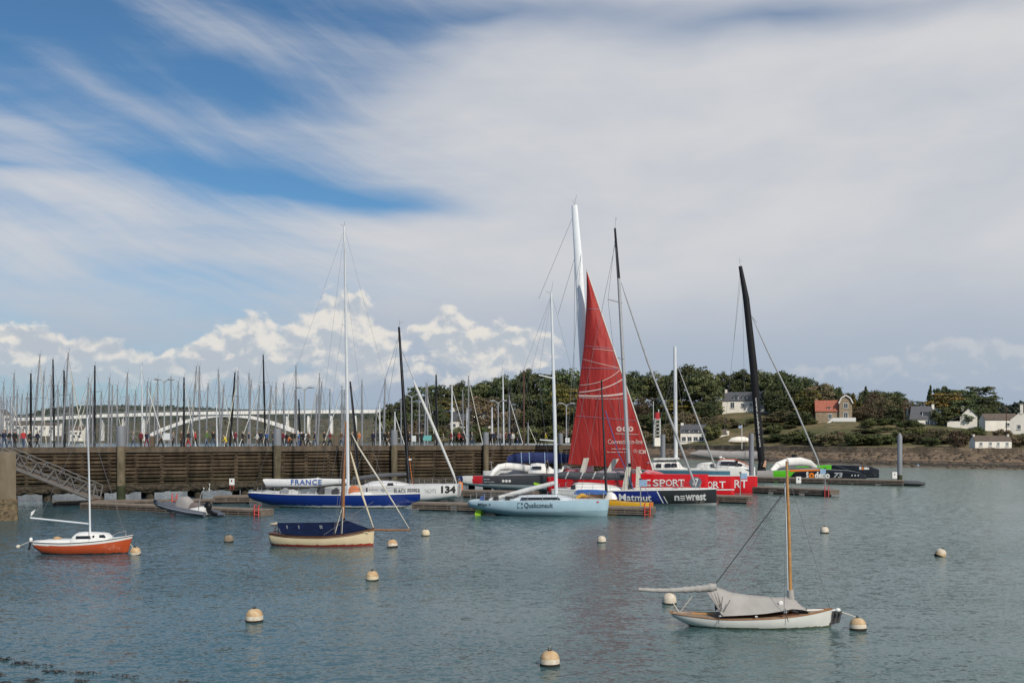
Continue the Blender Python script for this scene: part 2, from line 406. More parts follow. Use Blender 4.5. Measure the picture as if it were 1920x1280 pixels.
def tide_material():
    m = bpy.data.materials.new('weedy_foreshore'); m.use_nodes = True; nt = m.node_tree; N = nt.nodes; L = nt.links; b = N['Principled BSDF']
    b.inputs['Roughness'].default_value = 0.85; b.inputs['Specular IOR Level'].default_value = 0.3
    g = N.new('ShaderNodeNewGeometry'); sp = N.new('ShaderNodeSeparateXYZ'); L.new(g.outputs['Position'], sp.inputs[0])
    n1 = N.new('ShaderNodeTexNoise'); n1.inputs['Scale'].default_value = 0.09; n1.inputs['Detail'].default_value = 8; n1.inputs['Roughness'].default_value = 0.65; L.new(g.outputs['Position'], n1.inputs['Vector'])
    n2 = N.new('ShaderNodeTexNoise'); n2.inputs['Scale'].default_value = 0.9; n2.inputs['Detail'].default_value = 6; L.new(g.outputs['Position'], n2.inputs['Vector'])
    ma = N.new('ShaderNodeMath'); ma.operation = 'MULTIPLY_ADD'; L.new(n1.outputs[0], ma.inputs[0]); ma.inputs[1].default_value = 1.5; L.new(sp.outputs[2], ma.inputs[2])
    mc = N.new('ShaderNodeMath'); mc.operation = 'MULTIPLY_ADD'; L.new(n2.outputs[0], mc.inputs[0]); mc.inputs[1].default_value = 0.7; L.new(ma.outputs[0], mc.inputs[2])
    r = N.new('ShaderNodeMapRange'); r.inputs[1].default_value = 0.95; r.inputs[2].default_value = 2.95; L.new(mc.outputs[0], r.inputs[0])
    cr = N.new('ShaderNodeValToRGB'); L.new(r.outputs[0], cr.inputs[0]); e = cr.color_ramp.elements
    e[0].position = 0.0; e[0].color = (0.105, 0.085, 0.062, 1); e[1].position = 1.0; e[1].color = (0.17, 0.125, 0.085, 1)
    for p, c in ((0.16, (0.15, 0.125, 0.09)), (0.27, (0.045, 0.037, 0.026)), (0.46, (0.036, 0.030, 0.024)), (0.55, (0.115, 0.090, 0.062)), (0.66, (0.055, 0.045, 0.036)), (0.78, (0.24, 0.160, 0.098)), (0.88, (0.12, 0.092, 0.066))):
        q = e.new(p); q.color = (*c, 1)
    L.new(cr.outputs[0], b.inputs['Base Color'])
    bp = N.new('ShaderNodeBump'); bp.inputs['Strength'].default_value = 0.8; bp.inputs['Distance'].default_value = 0.25; L.new(n2.outputs[0], bp.inputs['Height']); L.new(bp.outputs[0], b.inputs['Normal'])
    return m
SHOREM = tide_material()
mb = MB(); P = []
pxs = list(range(560, 2401, 20))
for t in (18.3, 22, 26, 32, 40, 50, 62, 76, 92, 110, 135, 170, 220, 320):
    row = []
    for px in pxs:
        p = shore_pt(px, t)
        if t > 26: p.z += mnoise.noise(Vector((p.x*0.05, p.y*0.05, 1)))*0.9
        row.append(p)
    P.append(row)
mb.sheet(P)
o = mb.build('terrain', LAND); tag(o, 'scrubby green and brown hillside above the sea wall', kind='structure')
mb = MB(); P = []
for t in [-40, -12, -4] + [x*0.75 for x in range(0, 26)]:
    row = []
    for px in range(560, 2401, 4):
        p = shore_pt(px, min(t, 17.9))
        if t >= 0:
            q = Vector((p.x*0.35, p.y*0.9, 0)); n = mnoise.fractal(q, 1.0, 2.0, 4)
            p.z += n*0.26*min(1, t/3)+ (0.10*mnoise.noise(Vector((p.x*1.3, p.y*1.6, 5))))*min(1, t/3)
        if t > 17.9: p.y += t-17.9
        row.append(p)
    P.append(row)
mb.sheet(P, smooth=False)
o = mb.build('foreshore', SHOREM); tag(o, 'brown rocky mud foreshore below the sea wall', kind='structure')

def rock_mesh(seed, m):
    b = MB(); rr = random.Random(seed)
    b.ball((0, 0, 0), (0.5, 0.4, 0.3), 8, 5, bumpf=lambda d: 1+0.45*mnoise.noise(d*1.8+Vector((seed*3.1, 0, 0))))
    return b
ROCKM = mat('shore_rock', (0.10, 0.075, 0.052), 0.9, var=0.7, vs=0.35)
mb = MB()
for i in range(420):
    px = rng.uniform(1240, 2000); t = rng.choice([rng.uniform(0.5, 16), rng.uniform(10, 17.5)])
    p = shore_pt(px, t); s = rng.uniform(0.25, 0.95)*(1.3 if t > 13 else 1)
    q = MB(); sd = int(rng.integers(0, 40)); q.ball((p.x, p.y, p.z+0.02), (s*0.7, s*0.5, s*0.36), 6, 4, bumpf=lambda d: 1+0.5*mnoise.noise(d*1.7+Vector((sd*3.1, 0, 0))))
    mb.add(q.v, q.f)
o = mb.build('shore_rocks', ROCKM); tag(o, 'weed covered rocks scattered over the foreshore', 'rocks', kind='stuff')

def stone_material(name, c1, c2, joint, scale=1.6, sq=1.6):
    m = bpy.data.materials.new(name); m.use_nodes = True; nt = m.node_tree; N = nt.nodes; L = nt.links; b = N['Principled BSDF']
    b.inputs['Roughness'].default_value = 0.9
    g = N.new('ShaderNodeNewGeometry'); mp = N.new('ShaderNodeMapping'); mp.inputs['Scale'].default_value = (1, 1, sq); L.new(g.outputs['Position'], mp.inputs[0])
    v = N.new('ShaderNodeTexVoronoi'); v.inputs['Scale'].default_value = scale; L.new(mp.outputs[0], v.inputs['Vector'])
    d = N.new('ShaderNodeTexVoronoi'); d.feature = 'DISTANCE_TO_EDGE'; d.inputs['Scale'].default_value = scale; L.new(mp.outputs[0], d.inputs['Vector'])
    sp = N.new('ShaderNodeSeparateColor'); L.new(v.outputs['Color'], sp.inputs[0])
    a = N.new('ShaderNodeMix'); a.data_type = 'RGBA'; a.inputs[6].default_value = (*c1, 1); a.inputs[7].default_value = (*c2, 1); L.new(sp.outputs[0], a.inputs[0])
    r = N.new('ShaderNodeMapRange'); r.inputs[1].default_value = 0.0; r.inputs[2].default_value = 0.10; L.new(d.outputs[0], r.inputs[0])
    c = N.new('ShaderNodeMix'); c.data_type = 'RGBA'; c.inputs[6].default_value = (*joint, 1); L.new(a.outputs[2], c.inputs[7]); L.new(r.outputs[0], c.inputs[0])
    n = N.new('ShaderNodeTexNoise'); n.inputs['Scale'].default_value = 0.35; n.inputs['Detail'].default_value = 6; L.new(g.outputs['Position'], n.inputs['Vector'])
    rn = N.new('ShaderNodeMapRange'); rn.inputs[1].default_value = 0.4; rn.inputs[2].default_value = 0.65; rn.inputs[3].default_value = 0.55; rn.inputs[4].default_value = 1.15; L.new(n.outputs[0], rn.inputs[0])
    vm = N.new('ShaderNodeVectorMath'); vm.operation = 'SCALE'; L.new(c.outputs[2], vm.inputs[0]); L.new(rn.outputs[0], vm.inputs['Scale'])
    L.new(vm.outputs[0], b.inputs['Base Color'])
    bp = N.new('ShaderNodeBump'); bp.inputs['Strength'].default_value = 0.8; bp.inputs['Distance'].default_value = 0.06; L.new(r.outputs[0], bp.inputs['Height']); L.new(bp.outputs[0], b.inputs['Normal'])
    return m
STONE = stone_material('old_stone', (0.30, 0.225, 0.150), (0.19, 0.145, 0.098), (0.11, 0.082, 0.058))
mb = MB(); P = []
wpx = list(range(1180, 2401, 4))
rows = [(17.2, 0.9, 0), (17.5, 2.0, 0), (17.8, 3.1, 0), (18.0, 3.93, 1), (18.9, 3.95, 1)]
for t, z, top in rows:
    row = []
    for px in wpx:
        p = shore_pt(px, t); p.z = z + ((0.22*mnoise.noise(Vector((px*0.06, 2, 0)))+0.12*mnoise.noise(Vector((px*0.35, 7, 0)))) if top else 0)
        p.y += 0.10*mnoise.noise(Vector((px*0.21, z*2.3, 0)))
        row.append(p)
    P.append(row)
mb.sheet(P, smooth=False)
o = mb.build('sea_wall', STONE); tag(o, 'long low rough stone sea wall along the far shore', 'wall')

# ================================================================== FAR WOODED BANKS (one mass each)
FARWOOD = ground_material('far_wood', (0.052, 0.068, 0.050), (0.078, 0.086, 0.066), (0.042, 0.054, 0.042), 0.02, 0.12)  # paler, bluer greens: distance haze put into the colours
def far_bank(name, px0, px1, Y, depth, topf, base, label, leaf=3.0, n=5000, material=FARWOOD):
    mb = MB(); P = []
    cols = np.linspace(px0, px1, 160)
    for k, fr in enumerate((0, 0.02, 0.3, 0.6, 1.0)):
        row = []
        for px in cols:
            Yy = Y+depth*fr; zt = (HZ-topf(px))/F*(Y+depth*0.6)+H
            z = base + (zt-base)*(0, 0.3, 0.72, 1.0, 0.95)[k]
            x = (px-960)/F*Yy
            z += mnoise.noise(Vector((x*0.03, Yy*0.03, 0)))*leaf*0.8*(k > 0)
            row.append((x, Yy, z))
        P.append(row)
    mb.sheet(P, smooth=False)
    for i in range(n):
        px = rng.uniform(px0, px1); fr = rng.uniform(0.0, 0.9); Yy = Y+depth*fr
        zt = (HZ-topf(px))/F*(Y+depth*0.6)+H
        z = base + (zt-base)*np.interp(fr, (0, 0.02, 0.3, 0.6, 1.0), (0, 0.3, 0.72, 1.0, 0.95)) + rng.uniform(-0.2, 0.8)*leaf
        c = Vector(((px-960)/F*Yy, Yy, z)); q = []
        a = Vector(rng.normal(size=3)).normalized()*leaf*rng.uniform(.4, 1); b = Vector(rng.normal(size=3)).normalized()*leaf*rng.uniform(.4, 1)
        mb.add([c-a, c-b, c+a, c+b], [(0, 1, 2, 3)])
    o = mb.build(name, material); tag(o, label, 'woodland', kind='stuff')
far_bank('far_wood', -60, 760, 1350, 260, curve([(-60, 781), (40, 779), (80, 768), (130, 762), (210, 760), (300, 761), (380, 765), (450, 768), (560, 771), (760, 771)]), -2, 'distant wooded ridge beyond the white bridge', 2.2, 5000)
far_bank('riverbank_wood', -60, 900, 980, 60, curve([(-60, 803), (60, 800), (230, 793), (330, 789), (480, 787), (620, 786), (900, 783)]), -1, 'brown green wooded river bank under the bridge', 1.2, 3000,
         ground_material('bank_wood', (0.075, 0.080, 0.055), (0.105, 0.092, 0.068), (0.056, 0.062, 0.045), 0.03, 0.15))
far_bank('distant_wood', 1840, 2100, 560, 60, curve([(1840, 764), (1870, 756), (1890, 763), (1910, 757), (2100, 760)]), 4, 'distant tree line behind the low white houses', 1.6, 2500)

# ================================================================== BRIDGE
CONC = mat('white_concrete', (0.80, 0.78, 0.74), 0.8, var=0.10, vs=0.08)
BY = 920.0
bridge = empty('arch_bridge', at(430, 817+H*F/BY, BY)); bo = bridge.location.copy()
def bl(px, py, dy=0): return at(px, py, BY) - bo + Vector((0, dy, 0))
dk = curve([(-80, 788), (65, 785.5), (220, 778.5), (400, 774.5), (560, 772.5), (760, 771)])
mb = MB(); 
top = [bl(px, dk(px)-3.2) for px in range(-80, 741, 20)]; bot = [bl(px, dk(px)+3.0) for px in range(-80, 741, 20)]
for a0, a1, b0, b1 in zip(top[:-1], top[1:], bot[:-1], bot[1:]):
    f = Vector((0, -5, 0)); k = Vector((0, 5, 0))
    mb.add([a0+f, a1+f, b1+f, b0+f, a0+k, a1+k, b1+k, b0+k], [(0, 3, 2, 1), (0, 1, 5, 4), (3, 7, 6, 2), (4, 5, 6, 7)])
mb.build('deck', CONC, bridge)
mb = MB()
for i in range(len(top)-1):
    mb.bar(top[i]+Vector((0, -5.2, 1.25)), top[i+1]+Vector((0, -5.2, 1.25)), 0.3, 0.3)
    mb.bar(top[i]+Vector((0, -5.2, 0)), top[i]+Vector((0, -5.2, 1.25)), 0.3, 0.3)
mb.build('railing', ALU, bridge)
ar = curve([(272, 824), (300, 809), (340, 794), (380, 783.5), (425, 779), (470, 782.5), (510, 793), (550, 808), (584, 825)])
mb = MB(); xs = list(range(272, 585, 12)); rings = []
for px in xs:
    hh = 2.6+2.4*abs(px-425)/155
    a = bl(px, ar(px)-hh/1.0); b = bl(px, ar(px)+hh*0.7)
    rings.append([a+Vector((0, -3.6, 0)), b+Vector((0, -3.6, 0)), b+Vector((0, 3.6, 0)), a+Vector((0, 3.6, 0))])
mb.loft(rings, True, True, 0, False); mb.build('arch', CONC, bridge)
for px, yb, wpx in ((20, 826, 3), (60, 826, 3), (100, 826, 3.2), (153, 826, 3.6), (192, 826, 3.6), (232, 822, 3.6), (270, 824, 4), (340, 792, 3), (539, 803, 4), (579, 822, 4), (622, 826, 4), (667, 826, 3.6)):
    a = bl(px, dk(px)+2.5); b = bl(px, yb); wv = wpx/F*BY/2
    mb = MB(); mb.add([(p.x+sx*wv*(k), p.y+sy*2.4, p.z) for p, k in ((a, 0.9), (b, 1.1)) for sx, sy in ((-1, -1), (1, -1), (1, 1), (-1, 1))],
                      [(0, 1, 5, 4), (1, 2, 6, 5), (2, 3, 7, 6), (3, 0, 4, 7)])
    mb.build('pier', CONC, bridge)
tag(bridge, 'long white concrete arch bridge beyond the marina masts', 'bridge')

# ================================================================== BREAKWATER of louvred concrete
WL = Vector(((-60-960)/F*95.0, 95.0, 0)); WR = Vector(((1190-960)/F*128.0, 128.0, 0))
wv = WR-WL; WLEN = wv.length; WYAW = math.atan2(wv.y, wv.x)
def wall_loc(px, ly=0.0):                    # local x along the breakwater for a photo column
    c, s = math.cos(WYAW), math.sin(WYAW); k = (px-960)/F
    return (k*(WL.y+ly*c)-WL.x+ly*s)/(c-k*s)
def wall_world(lx, ly, z=0.0):
    c, s = math.cos(WYAW), math.sin(WYAW)
    return Vector((WL.x+lx*c-ly*s, WL.y+lx*s+ly*c, z))
def concrete(name, col, stain, rough=0.92, scale=1.2):
    m = bpy.data.materials.new(name); m.use_nodes = True; nt = m.node_tree; N = nt.nodes; L = nt.links; b = N['Principled BSDF']
    b.inputs['Roughness'].default_value = rough; b.inputs['Specular IOR Level'].default_value = 0.25
    g = N.new('ShaderNodeNewGeometry'); mp = N.new('ShaderNodeMapping'); mp.inputs['Scale'].default_value = (1, 1, 0.35); L.new(g.outputs['Position'], mp.inputs[0])
    n1 = N.new('ShaderNodeTexNoise'); n1.inputs['Scale'].default_value = scale; n1.inputs['Detail'].default_value = 9; n1.inputs['Roughness'].default_value = 0.7; L.new(mp.outputs[0], n1.inputs['Vector'])
    n2 = N.new('ShaderNodeTexNoise'); n2.inputs['Scale'].default_value = 9; n2.inputs['Detail'].default_value = 6; L.new(g.outputs['Position'], n2.inputs['Vector'])
    r = N.new('ShaderNodeMapRange'); r.inputs[1].default_value = 0.38; r.inputs[2].default_value = 0.62; L.new(n1.outputs[0], r.inputs[0])
    a = N.new('ShaderNodeMix'); a.data_type = 'RGBA'; a.inputs[6].default_value = (*stain, 1); a.inputs[7].default_value = (*col, 1); L.new(r.outputs[0], a.inputs[0])
    oi = N.new('ShaderNodeObjectInfo'); ro = N.new('ShaderNodeMapRange'); ro.inputs[3].default_value = 0.58; ro.inputs[4].default_value = 1.22; L.new(oi.outputs['Random'], ro.inputs[0])
    vm = N.new('ShaderNodeVectorMath'); vm.operation = 'SCALE'; L.new(a.outputs[2], vm.inputs[0]); L.new(ro.outputs[0], vm.inputs['Scale'])
    L.new(vm.outputs[0], b.inputs['Base Color'])
    bp = N.new('ShaderNodeBump'); bp.inputs['Strength'].default_value = 0.5; bp.inputs['Distance'].default_value = 0.03; L.new(n2.outputs[0], bp.inputs['Height']); L.new(bp.outputs[0], b.inputs['Normal'])
    return m
SLATM = concrete('weathered_slat', (0.132, 0.096, 0.062), (0.052, 0.039, 0.027))
SLATLOW = concrete('tide_stained_slat', (0.100, 0.078, 0.048), (0.032, 0.028, 0.019))
COPEM = concrete('coping_concrete', (0.125, 0.098, 0.070), (0.066, 0.053, 0.040))
RIBM = concrete('rib_concrete', (0.120, 0.090, 0.060), (0.050, 0.039, 0.028))
VOIDM = mat('dark_void', (0.012, 0.010, 0.008), 0.95, var=0.3)  # near black: shade of the open void put into the colour
MUSSEL = mat('mussel_crust', (0.050, 0.040, 0.026), 0.9, var=0.75, vs=3.5, bump=1.0, bs=9)
breakwater = empty('breakwater', WL, WYAW); tag(breakwater, 'long brown concrete breakwater of stacked horizontal slats', 'breakwater')
NB = 30; BAY = WLEN/NB; DZ = 5.38
mb = MB(); mb.box((WLEN/2, 0.30, DZ-0.27), (WLEN, 1.1, 0.54)); mb.build('coping', COPEM, breakwater)
mb = MB(); mb.box((WLEN/2, 3.9, DZ-0.2), (WLEN, 6.1, 0.3)); mb.build('deck', COPEM, breakwater)
mb = MB(); mb.box((WLEN/2, 1.9, 2.85), (WLEN-0.1, 0.2, 3.9)); mb.build('void_shade_backing', VOIDM, breakwater)  # dark backing sheet, stands in for the shade between the slats
sl = MB(); tl = R(16)
sl.box((0, 0, 0), (BAY-0.03, 0.22, 0.195), rot=Matrix.Rotation(tl, 3, 'X'))
smesh = sl.mesh('slat', SLATM); smesh_low = smesh.copy(); smesh_low.materials[0] = SLATLOW
for r_ in range(9):
    for i in range(NB):
        z = 4.62-0.375*r_
        o = link('slat', smesh_low if r_ > 5 else smesh, breakwater, ((i+0.5)*BAY, 0.05+rng.uniform(-.02, .02), z+rng.uniform(-.018, .018)))
        o.rotation_euler = (rng.uniform(-.05, .05), rng.uniform(-.003, .003), 0)
rb = MB(); rb.box((0, 0, 0), (0.34, 0.5, 3.5)); rmesh = rb.mesh('rib', RIBM)
for i in range(NB+1): link('rib', rmesh, breakwater, (i*BAY, 0.30, 3.05))
mb = MB(); P = []
for k in range(12):
    a = k/11*math.pi*1.15-0.25; row = []
    for i in range(int(WLEN*5)):
        x = i/5.0; q = Vector((x*1.3, a*1.5, 0)); n = mnoise.fractal(q, 1.0, 2.0, 4)
        rad = 0.42+0.16*n + 0.05*mnoise.noise(Vector((x*5, a*4, 3)))
        row.append((x, 0.22-rad*math.sin(a)*0.9, 1.22+rad*math.cos(a)*1.1-0.10*max(0, n)))
    P.append(row)
mb.sheet(P, smooth=False); mb.build('mussel_crust', MUSSEL, breakwater)
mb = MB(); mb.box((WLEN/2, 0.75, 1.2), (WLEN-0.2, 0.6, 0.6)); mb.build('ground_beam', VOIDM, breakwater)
pm = MB(); pm.tube([(0, 0, -1.5), (0, 0, 0.9)], 0.42, 10); pmesh = pm.mesh('support_pile', MUSSEL)
for i in range(16):
    for y in (0.7, 5.6): link('support_pile', pmesh, breakwater, (2.1+i*4.8, y, 0))
# steel guide piles standing against the breakwater
STEEL = mat('galvanised_pile', (0.235, 0.25, 0.275), 0.6, 0.1, var=0.22, vs=0.8, streak=0.3)
PILEC = concrete('tide_pile', (0.19, 0.155, 0.105), (0.075, 0.065, 0.04))
def guide_pile(px, top_py, wpx, Y, label, split=5.45, tide=1.5, cone=False):
    r_ = wpx/F*Y/2; zt = H-(top_py-HZ)/F*Y; p = empty('guide_pile', ((px-960)/F*Y, Y, 0))
    mb = MB(); mb.tube([(0, 0, -1.5), (0, 0, tide*0.6), (0, 0, tide)], [r_*0.98, r_*1.0, r_*0.96], 16); mb.build('tide_zone', mat('green_weed', (0.035, 0.045, 0.018), 0.9, var=0.6, vs=4, bump=0.6), p)
    mb = MB(); mb.tube([(0, 0, tide), (0, 0, split)], r_*0.94, 16); mb.build('shaft', PILEC if split > 4 else STEEL, p)
    mb = MB(); 
    if cone: mb.tube([(0, 0, split), (0, 0, zt-r_*1.3), (0, 0, zt)], [r_*0.94, r_*0.94, r_*0.15], 16)
    else: mb.tube([(0, 0, split), (0, 0, zt)], r_, 16)
    mb.build('steel_sleeve', STEEL, p); tag(p, label, 'pile', 'steel guide piles'); return p
for k, (px, tp, wp) in enumerate(((227, 798, 16), (520, 803, 15.5), (739, 806, 13), (911, 810, 11), (1051, 812, 9))):
    lx = wall_loc(px, -0.75); p = wall_world(lx, -0.75)
    guide_pile(px, tp, wp, p.y, ['thickest grey capped guide pile, first from the gangway', 'grey capped guide pile above the blue racing yacht stern', 'grey capped guide pile beside the black carbon mast',
               'slim grey capped guide pile above the tricolour float', 'thin grey guide pile beside the red sail'][k])
guide_pile(1687, 811, 9.5, 133.0, 'lone tall steel pile at the end of the outer pontoon', 2.2, 1.3, True)
guide_pile(1409, 812, 9.5, 118.0, 'steel pile standing beside the black wing mast', 2.4, 1.4, False)
guide_pile(1243, 814, 9.0, 138.0, 'pale steel pile beside the white mast of the teal boat', 2.2, 1.3, False)

# ================================================================== PIER BLOCK and GANGWAY
PIERM = concrete('pier_concrete', (0.20, 0.165, 0.115), (0.125, 0.100, 0.068), scale=0.6)
pier = empty('pier', Vector((-930/F*76.8, 76.8, 0)) + Matrix.Rotation(R(26.6), 3, 'Z') @ Vector((-9, 5.25, 0)), R(26.6)); tag(pier, 'massive stained concrete pier block holding the gangway', 'pier')
mb = MB(); mb.box((0, 0, 3.35), (18, 10.4, 3.7)); mb.build('upper_block', PIERM, pier)
mb = MB(); P = []
for k in range(16):
    z = -0.8+k*0.165; row = []
    pts = [(-9.0, -5.25)] + [(-9+i*0.15, -5.25) for i in range(1, 120)] + [(9.05, -5.25+j*0.15) for j in range(0, 70)]
    for i, (x, y) in enumerate(pts):
        n = mnoise.fractal(Vector((x*1.7, y*1.7, z*2.2)), 1.0, 2.0, 4)
        nx, ny = (0, -1) if i < 120 else (1, 0)
        d = 0.05+0.11*n*(1 if z < 1.3 else 0.3)
        row.append((x+nx*d, y+ny*d, z))
    P.append(row)
mb.sheet(P, smooth=False); mb.build('barnacle_base', mat('barnacle_crust', (0.16, 0.12, 0.07), 0.95, var=0.7, vs=4.5, bump=1.0, bs=14), pier)
mb = MB(); mb.box((0, 0, 0.4), (17.9, 10.2, 2.3)); mb.build('core', VOIDM, pier)

gw = empty('gangway', (0, 0, 0)); GY0, GY1 = 84.0, 93.6
def gp(px, py): 
    f = (px-0)/176.0; return at(px, py, GY0+(GY1-GY0)*f)
GALV = mat('galvanised_steel', (0.20, 0.195, 0.19), 0.55, 0.2, var=0.2, vs=3)
for side, off in (('near', 0.0), ('far', 1.3)):
    D = Vector((0.15*off, off, 0))
    rail_t = [gp(0, 838)+D, gp(178, 911)+D]; rail_m = [gp(10, 860)+D, gp(176, 922)+D]; rail_b = [gp(8, 870)+D, gp(173, 935)+D]
    mb = MB(); mb.tube(rail_t, 0.07, 6); mb.build('handrail', GALV, gw)
    mb = MB(); mb.bar(rail_m[0], rail_m[1], 0.06, 0.07); mb.build('middle_rail', GALV, gw)
    mb = MB(); mb.bar(rail_b[0], rail_b[1], 0.12, 0.26); mb.build('chord', GALV, gw)
    for k in range(6):
        f0, f1 = (k)/5.6, (k+0.52)/5.6
        a = Vector(rail_t[0]).lerp(rail_t[1], min(1, f0+0.01)); b = Vector(rail_b[0]).lerp(rail_b[1], min(1, f0+0.08)); c = Vector(rail_b[0]).lerp(rail_b[1], max(0, f0-0.09))
        mb = MB(); mb.bar(a, b, 0.06, 0.07); mb.build('post', GALV, gw)
        mb = MB(); mb.bar(a, c, 0.06, 0.07); mb.build('brace', GALV, gw)
    mb = MB(); mb.bar(rail_t[1], rail_b[1], 0.07, 0.09); mb.build('end_post', GALV, gw)
mb = MB(); a, b = gp(8, 871), gp(173, 936); e = Vector((0.2, 1.3, 0))
mb.add([a, b, b+e, a+e] + [p+Vector((0, 0, -0.16)) for p in (a, b, b+e, a+e)], [(0, 1, 2, 3), (7, 6, 5, 4), (0, 4, 5, 1), (3, 2, 6, 7)])
mb.build('walkway', mat('gangway_tread', (0.16, 0.11, 0.085), 0.8, var=0.2), gw)
tag(gw, 'sloping grey metal gangway leading down to the pontoons', 'gangway')
gw.location = (0, 0, 0)

# ================================================================== PONTOONS
PLANK = mat('pontoon_planks', (0.205, 0.170, 0.135), 0.85, var=0.35, vs=2.5, bump=0.4, bs=8)
FASCIA = mat('pontoon_fascia', (0.150, 0.120, 0.098), 0.8, var=0.35, vs=1.8)
FLOATM = mat('pontoon_float', (0.055, 0.055, 0.055), 0.8, var=0.3)
REDM = mat('red_paint', (0.55, 0.045, 0.035), 0.5, var=0.2)
def pontoon(px0, Y0, px1, Y1, width, label, top=0.62, ladder=False, end=None):
    a = Vector(((px0-960)/F*Y0, Y0, 0)); b = Vector(((px1-960)/F*Y1, Y1, 0)); d = b-a; L_ = d.length; rz = math.atan2(d.y, d.x)
    p = empty('pontoon', a, rz)
    mb = MB(); 
    nb = max(2, int(L_/0.22))
    for i in range(nb):
        mb.box(((i+0.5)*L_/nb, width/2, top-0.03+rng.uniform(-.006, .006)), (L_/nb-0.02, width-rng.uniform(0, .03), 0.06))
    dk_ = mb.build('deck_planks', PLANK, p); dk_['kind'] = 'stuff'
    for z, h in ((top-0.13, 0.13), (top-0.33, 0.09), (top-0.50, 0.10)):
        for y in (0.03, width-0.03):
            mb = MB(); mb.box((L_/2, y, z), (L_, 0.07, h)); mb.build('fascia_rail', FASCIA, p)
    ns = max(2, int(L_/1.1)); um = MB(); um.box((0, 0, 0), (0.09, 0.06, 0.42)); me = um.mesh('upright', FASCIA)
    for i in range(ns+1): link('upright', me, p, (min(max(i*L_/ns, 0.1), L_-0.1), 0.045, top-0.35))
    for x in (0.02, L_-0.02):
        mb = MB(); mb.box((x, width/2, top-0.30), (0.07, width-0.1, 0.44)); mb.build('end_fascia', FASCIA, p)
    nf = max(1, int(L_/3.2)); fm = MB(); fm.box((0, 0, 0), (2.3, width-0.35, 0.75)); me = fm.mesh('float_block', FLOATM)
    for i in range(nf): link('float_block', me, p, ((i+0.5)*L_/nf, width/2, 0.02))
    if ladder:
        ld = empty('ladder', (L_-0.35, -0.06, 0)); ld.parent = p
        for x in (-0.22, 0.22):
            mb = MB(); mb.tube([(x, 0, -0.4), (x, 0, top+0.35), (x, 0.25, top+0.40)], 0.045, 6); mb.build('stile', REDM, ld)
        for k in range(3):
            mb = MB(); mb.tube([(-0.22, 0, 0.1+k*0.27), (0.22, 0, 0.1+k*0.27)], 0.03, 6); mb.build('rung', REDM, ld)
    if end == 'round':
        mb = MB(); mb.tube([(L_-0.1, width/2, 0.35), (L_+1.6, width/2, 0.33), (L_+2.4, width/2, 0.3)], [.36, .34, .20], 14, sy=width*1.25)
        mb.build('bow_fender', mat('grey_fender', (0.07, 0.075, 0.085), 0.7, var=0.2), p)
    tag(p, label, 'pontoon', 'floating pontoons'); return p
pontoon(98, 92.5, 420, 96.5, 1.6, 'long wooden pontoon below the gangway foot, against the breakwater', 0.40)
pontoon(400, 95.0, 700, 96.5, 2.2, 'wooden pontoon behind the blue racing yacht', 0.75)
pontoon(150, 89.5, 488, 80.6, 1.7, 'diagonal finger pontoon beside the grey inflatable', 0.50, True)
pontoon(772, 87.2, 1222, 80.6, 2.0, 'pontoon alongside the pale blue yacht, red ladder at its end', 0.66, True)
pontoon(850, 104.4, 1000, 101.5, 2.0, 'short pontoon under the tricolour trimaran float', 0.80)
pontoon(1270, 98.5, 1402, 95.2, 2.0, 'short pontoon end beyond the bow of the black and blue racer', 0.70)
pontoon(1380, 115.0, 1556, 106.3, 2.0, 'pontoon with red end ladder beyond the red bows', 0.72, True)
pontoon(1405, 141.0, 1694, 129.5, 2.3, 'long outer pontoon with rounded grey fender end', 0.70, False, 'round')
# ================================================================== TREES
def leaf_mat(name, c, var=0.3):
    m = mat(name, c, 0.75, var=var, vs=0.35, spec=0.25)
    nt = m.node_tree; b = nt.nodes['Principled BSDF']; lk = b.inputs['Base Color'].links[0]; src = lk.from_socket
    oi = nt.nodes.new('ShaderNodeObjectInfo'); rm = nt.nodes.new('ShaderNodeMapRange'); rm.inputs[3].default_value = 1.05; rm.inputs[4].default_value = 2.2
    nt.links.new(oi.outputs['Random'], rm.inputs[0]); hs = nt.nodes.new('ShaderNodeHueSaturation'); nt.links.new(src, hs.inputs['Color']); nt.links.new(rm.outputs[0], hs.inputs['Value'])
    rh_ = nt.nodes.new('ShaderNodeMapRange'); rh_.inputs[3].default_value = 0.47; rh_.inputs[4].default_value = 0.52; ml = nt.nodes.new('ShaderNodeMath'); ml.operation = 'FRACT'; m7 = nt.nodes.new('ShaderNodeMath'); m7.operation = 'MULTIPLY'; m7.inputs[1].default_value = 7.3
    nt.links.new(oi.outputs['Random'], m7.inputs[0]); nt.links.new(m7.outputs[0], ml.inputs[0]); nt.links.new(ml.outputs[0], rh_.inputs[0]); nt.links.new(rh_.outputs[0], hs.inputs['Hue'])
    nt.links.new(hs.outputs[0], b.inputs['Base Color'])
    return m
LEAF = {
 'pine': [leaf_mat('pine_needles_a', (0.046, 0.060, 0.024)), leaf_mat('pine_needles_b', (0.066, 0.076, 0.032)), leaf_mat('pine_needles_c', (0.030, 0.042, 0.019))],
 'gold': [leaf_mat('gold_cypress_a', (0.170, 0.135, 0.030)), leaf_mat('gold_cypress_b', (0.110, 0.098, 0.028)), leaf_mat('gold_cypress_c', (0.058, 0.062, 0.022))],
 'brown': [leaf_mat('bare_twigs_a', (0.120, 0.092, 0.056)), leaf_mat('bare_twigs_b', (0.090, 0.080, 0.042)), leaf_mat('bare_twigs_c', (0.062, 0.056, 0.032))],
 'green': [leaf_mat('shrub_leaf_a', (0.088, 0.100, 0.036)), leaf_mat('shrub_leaf_b', (0.062, 0.074, 0.028)), leaf_mat('shrub_leaf_c', (0.042, 0.050, 0.021))],
}
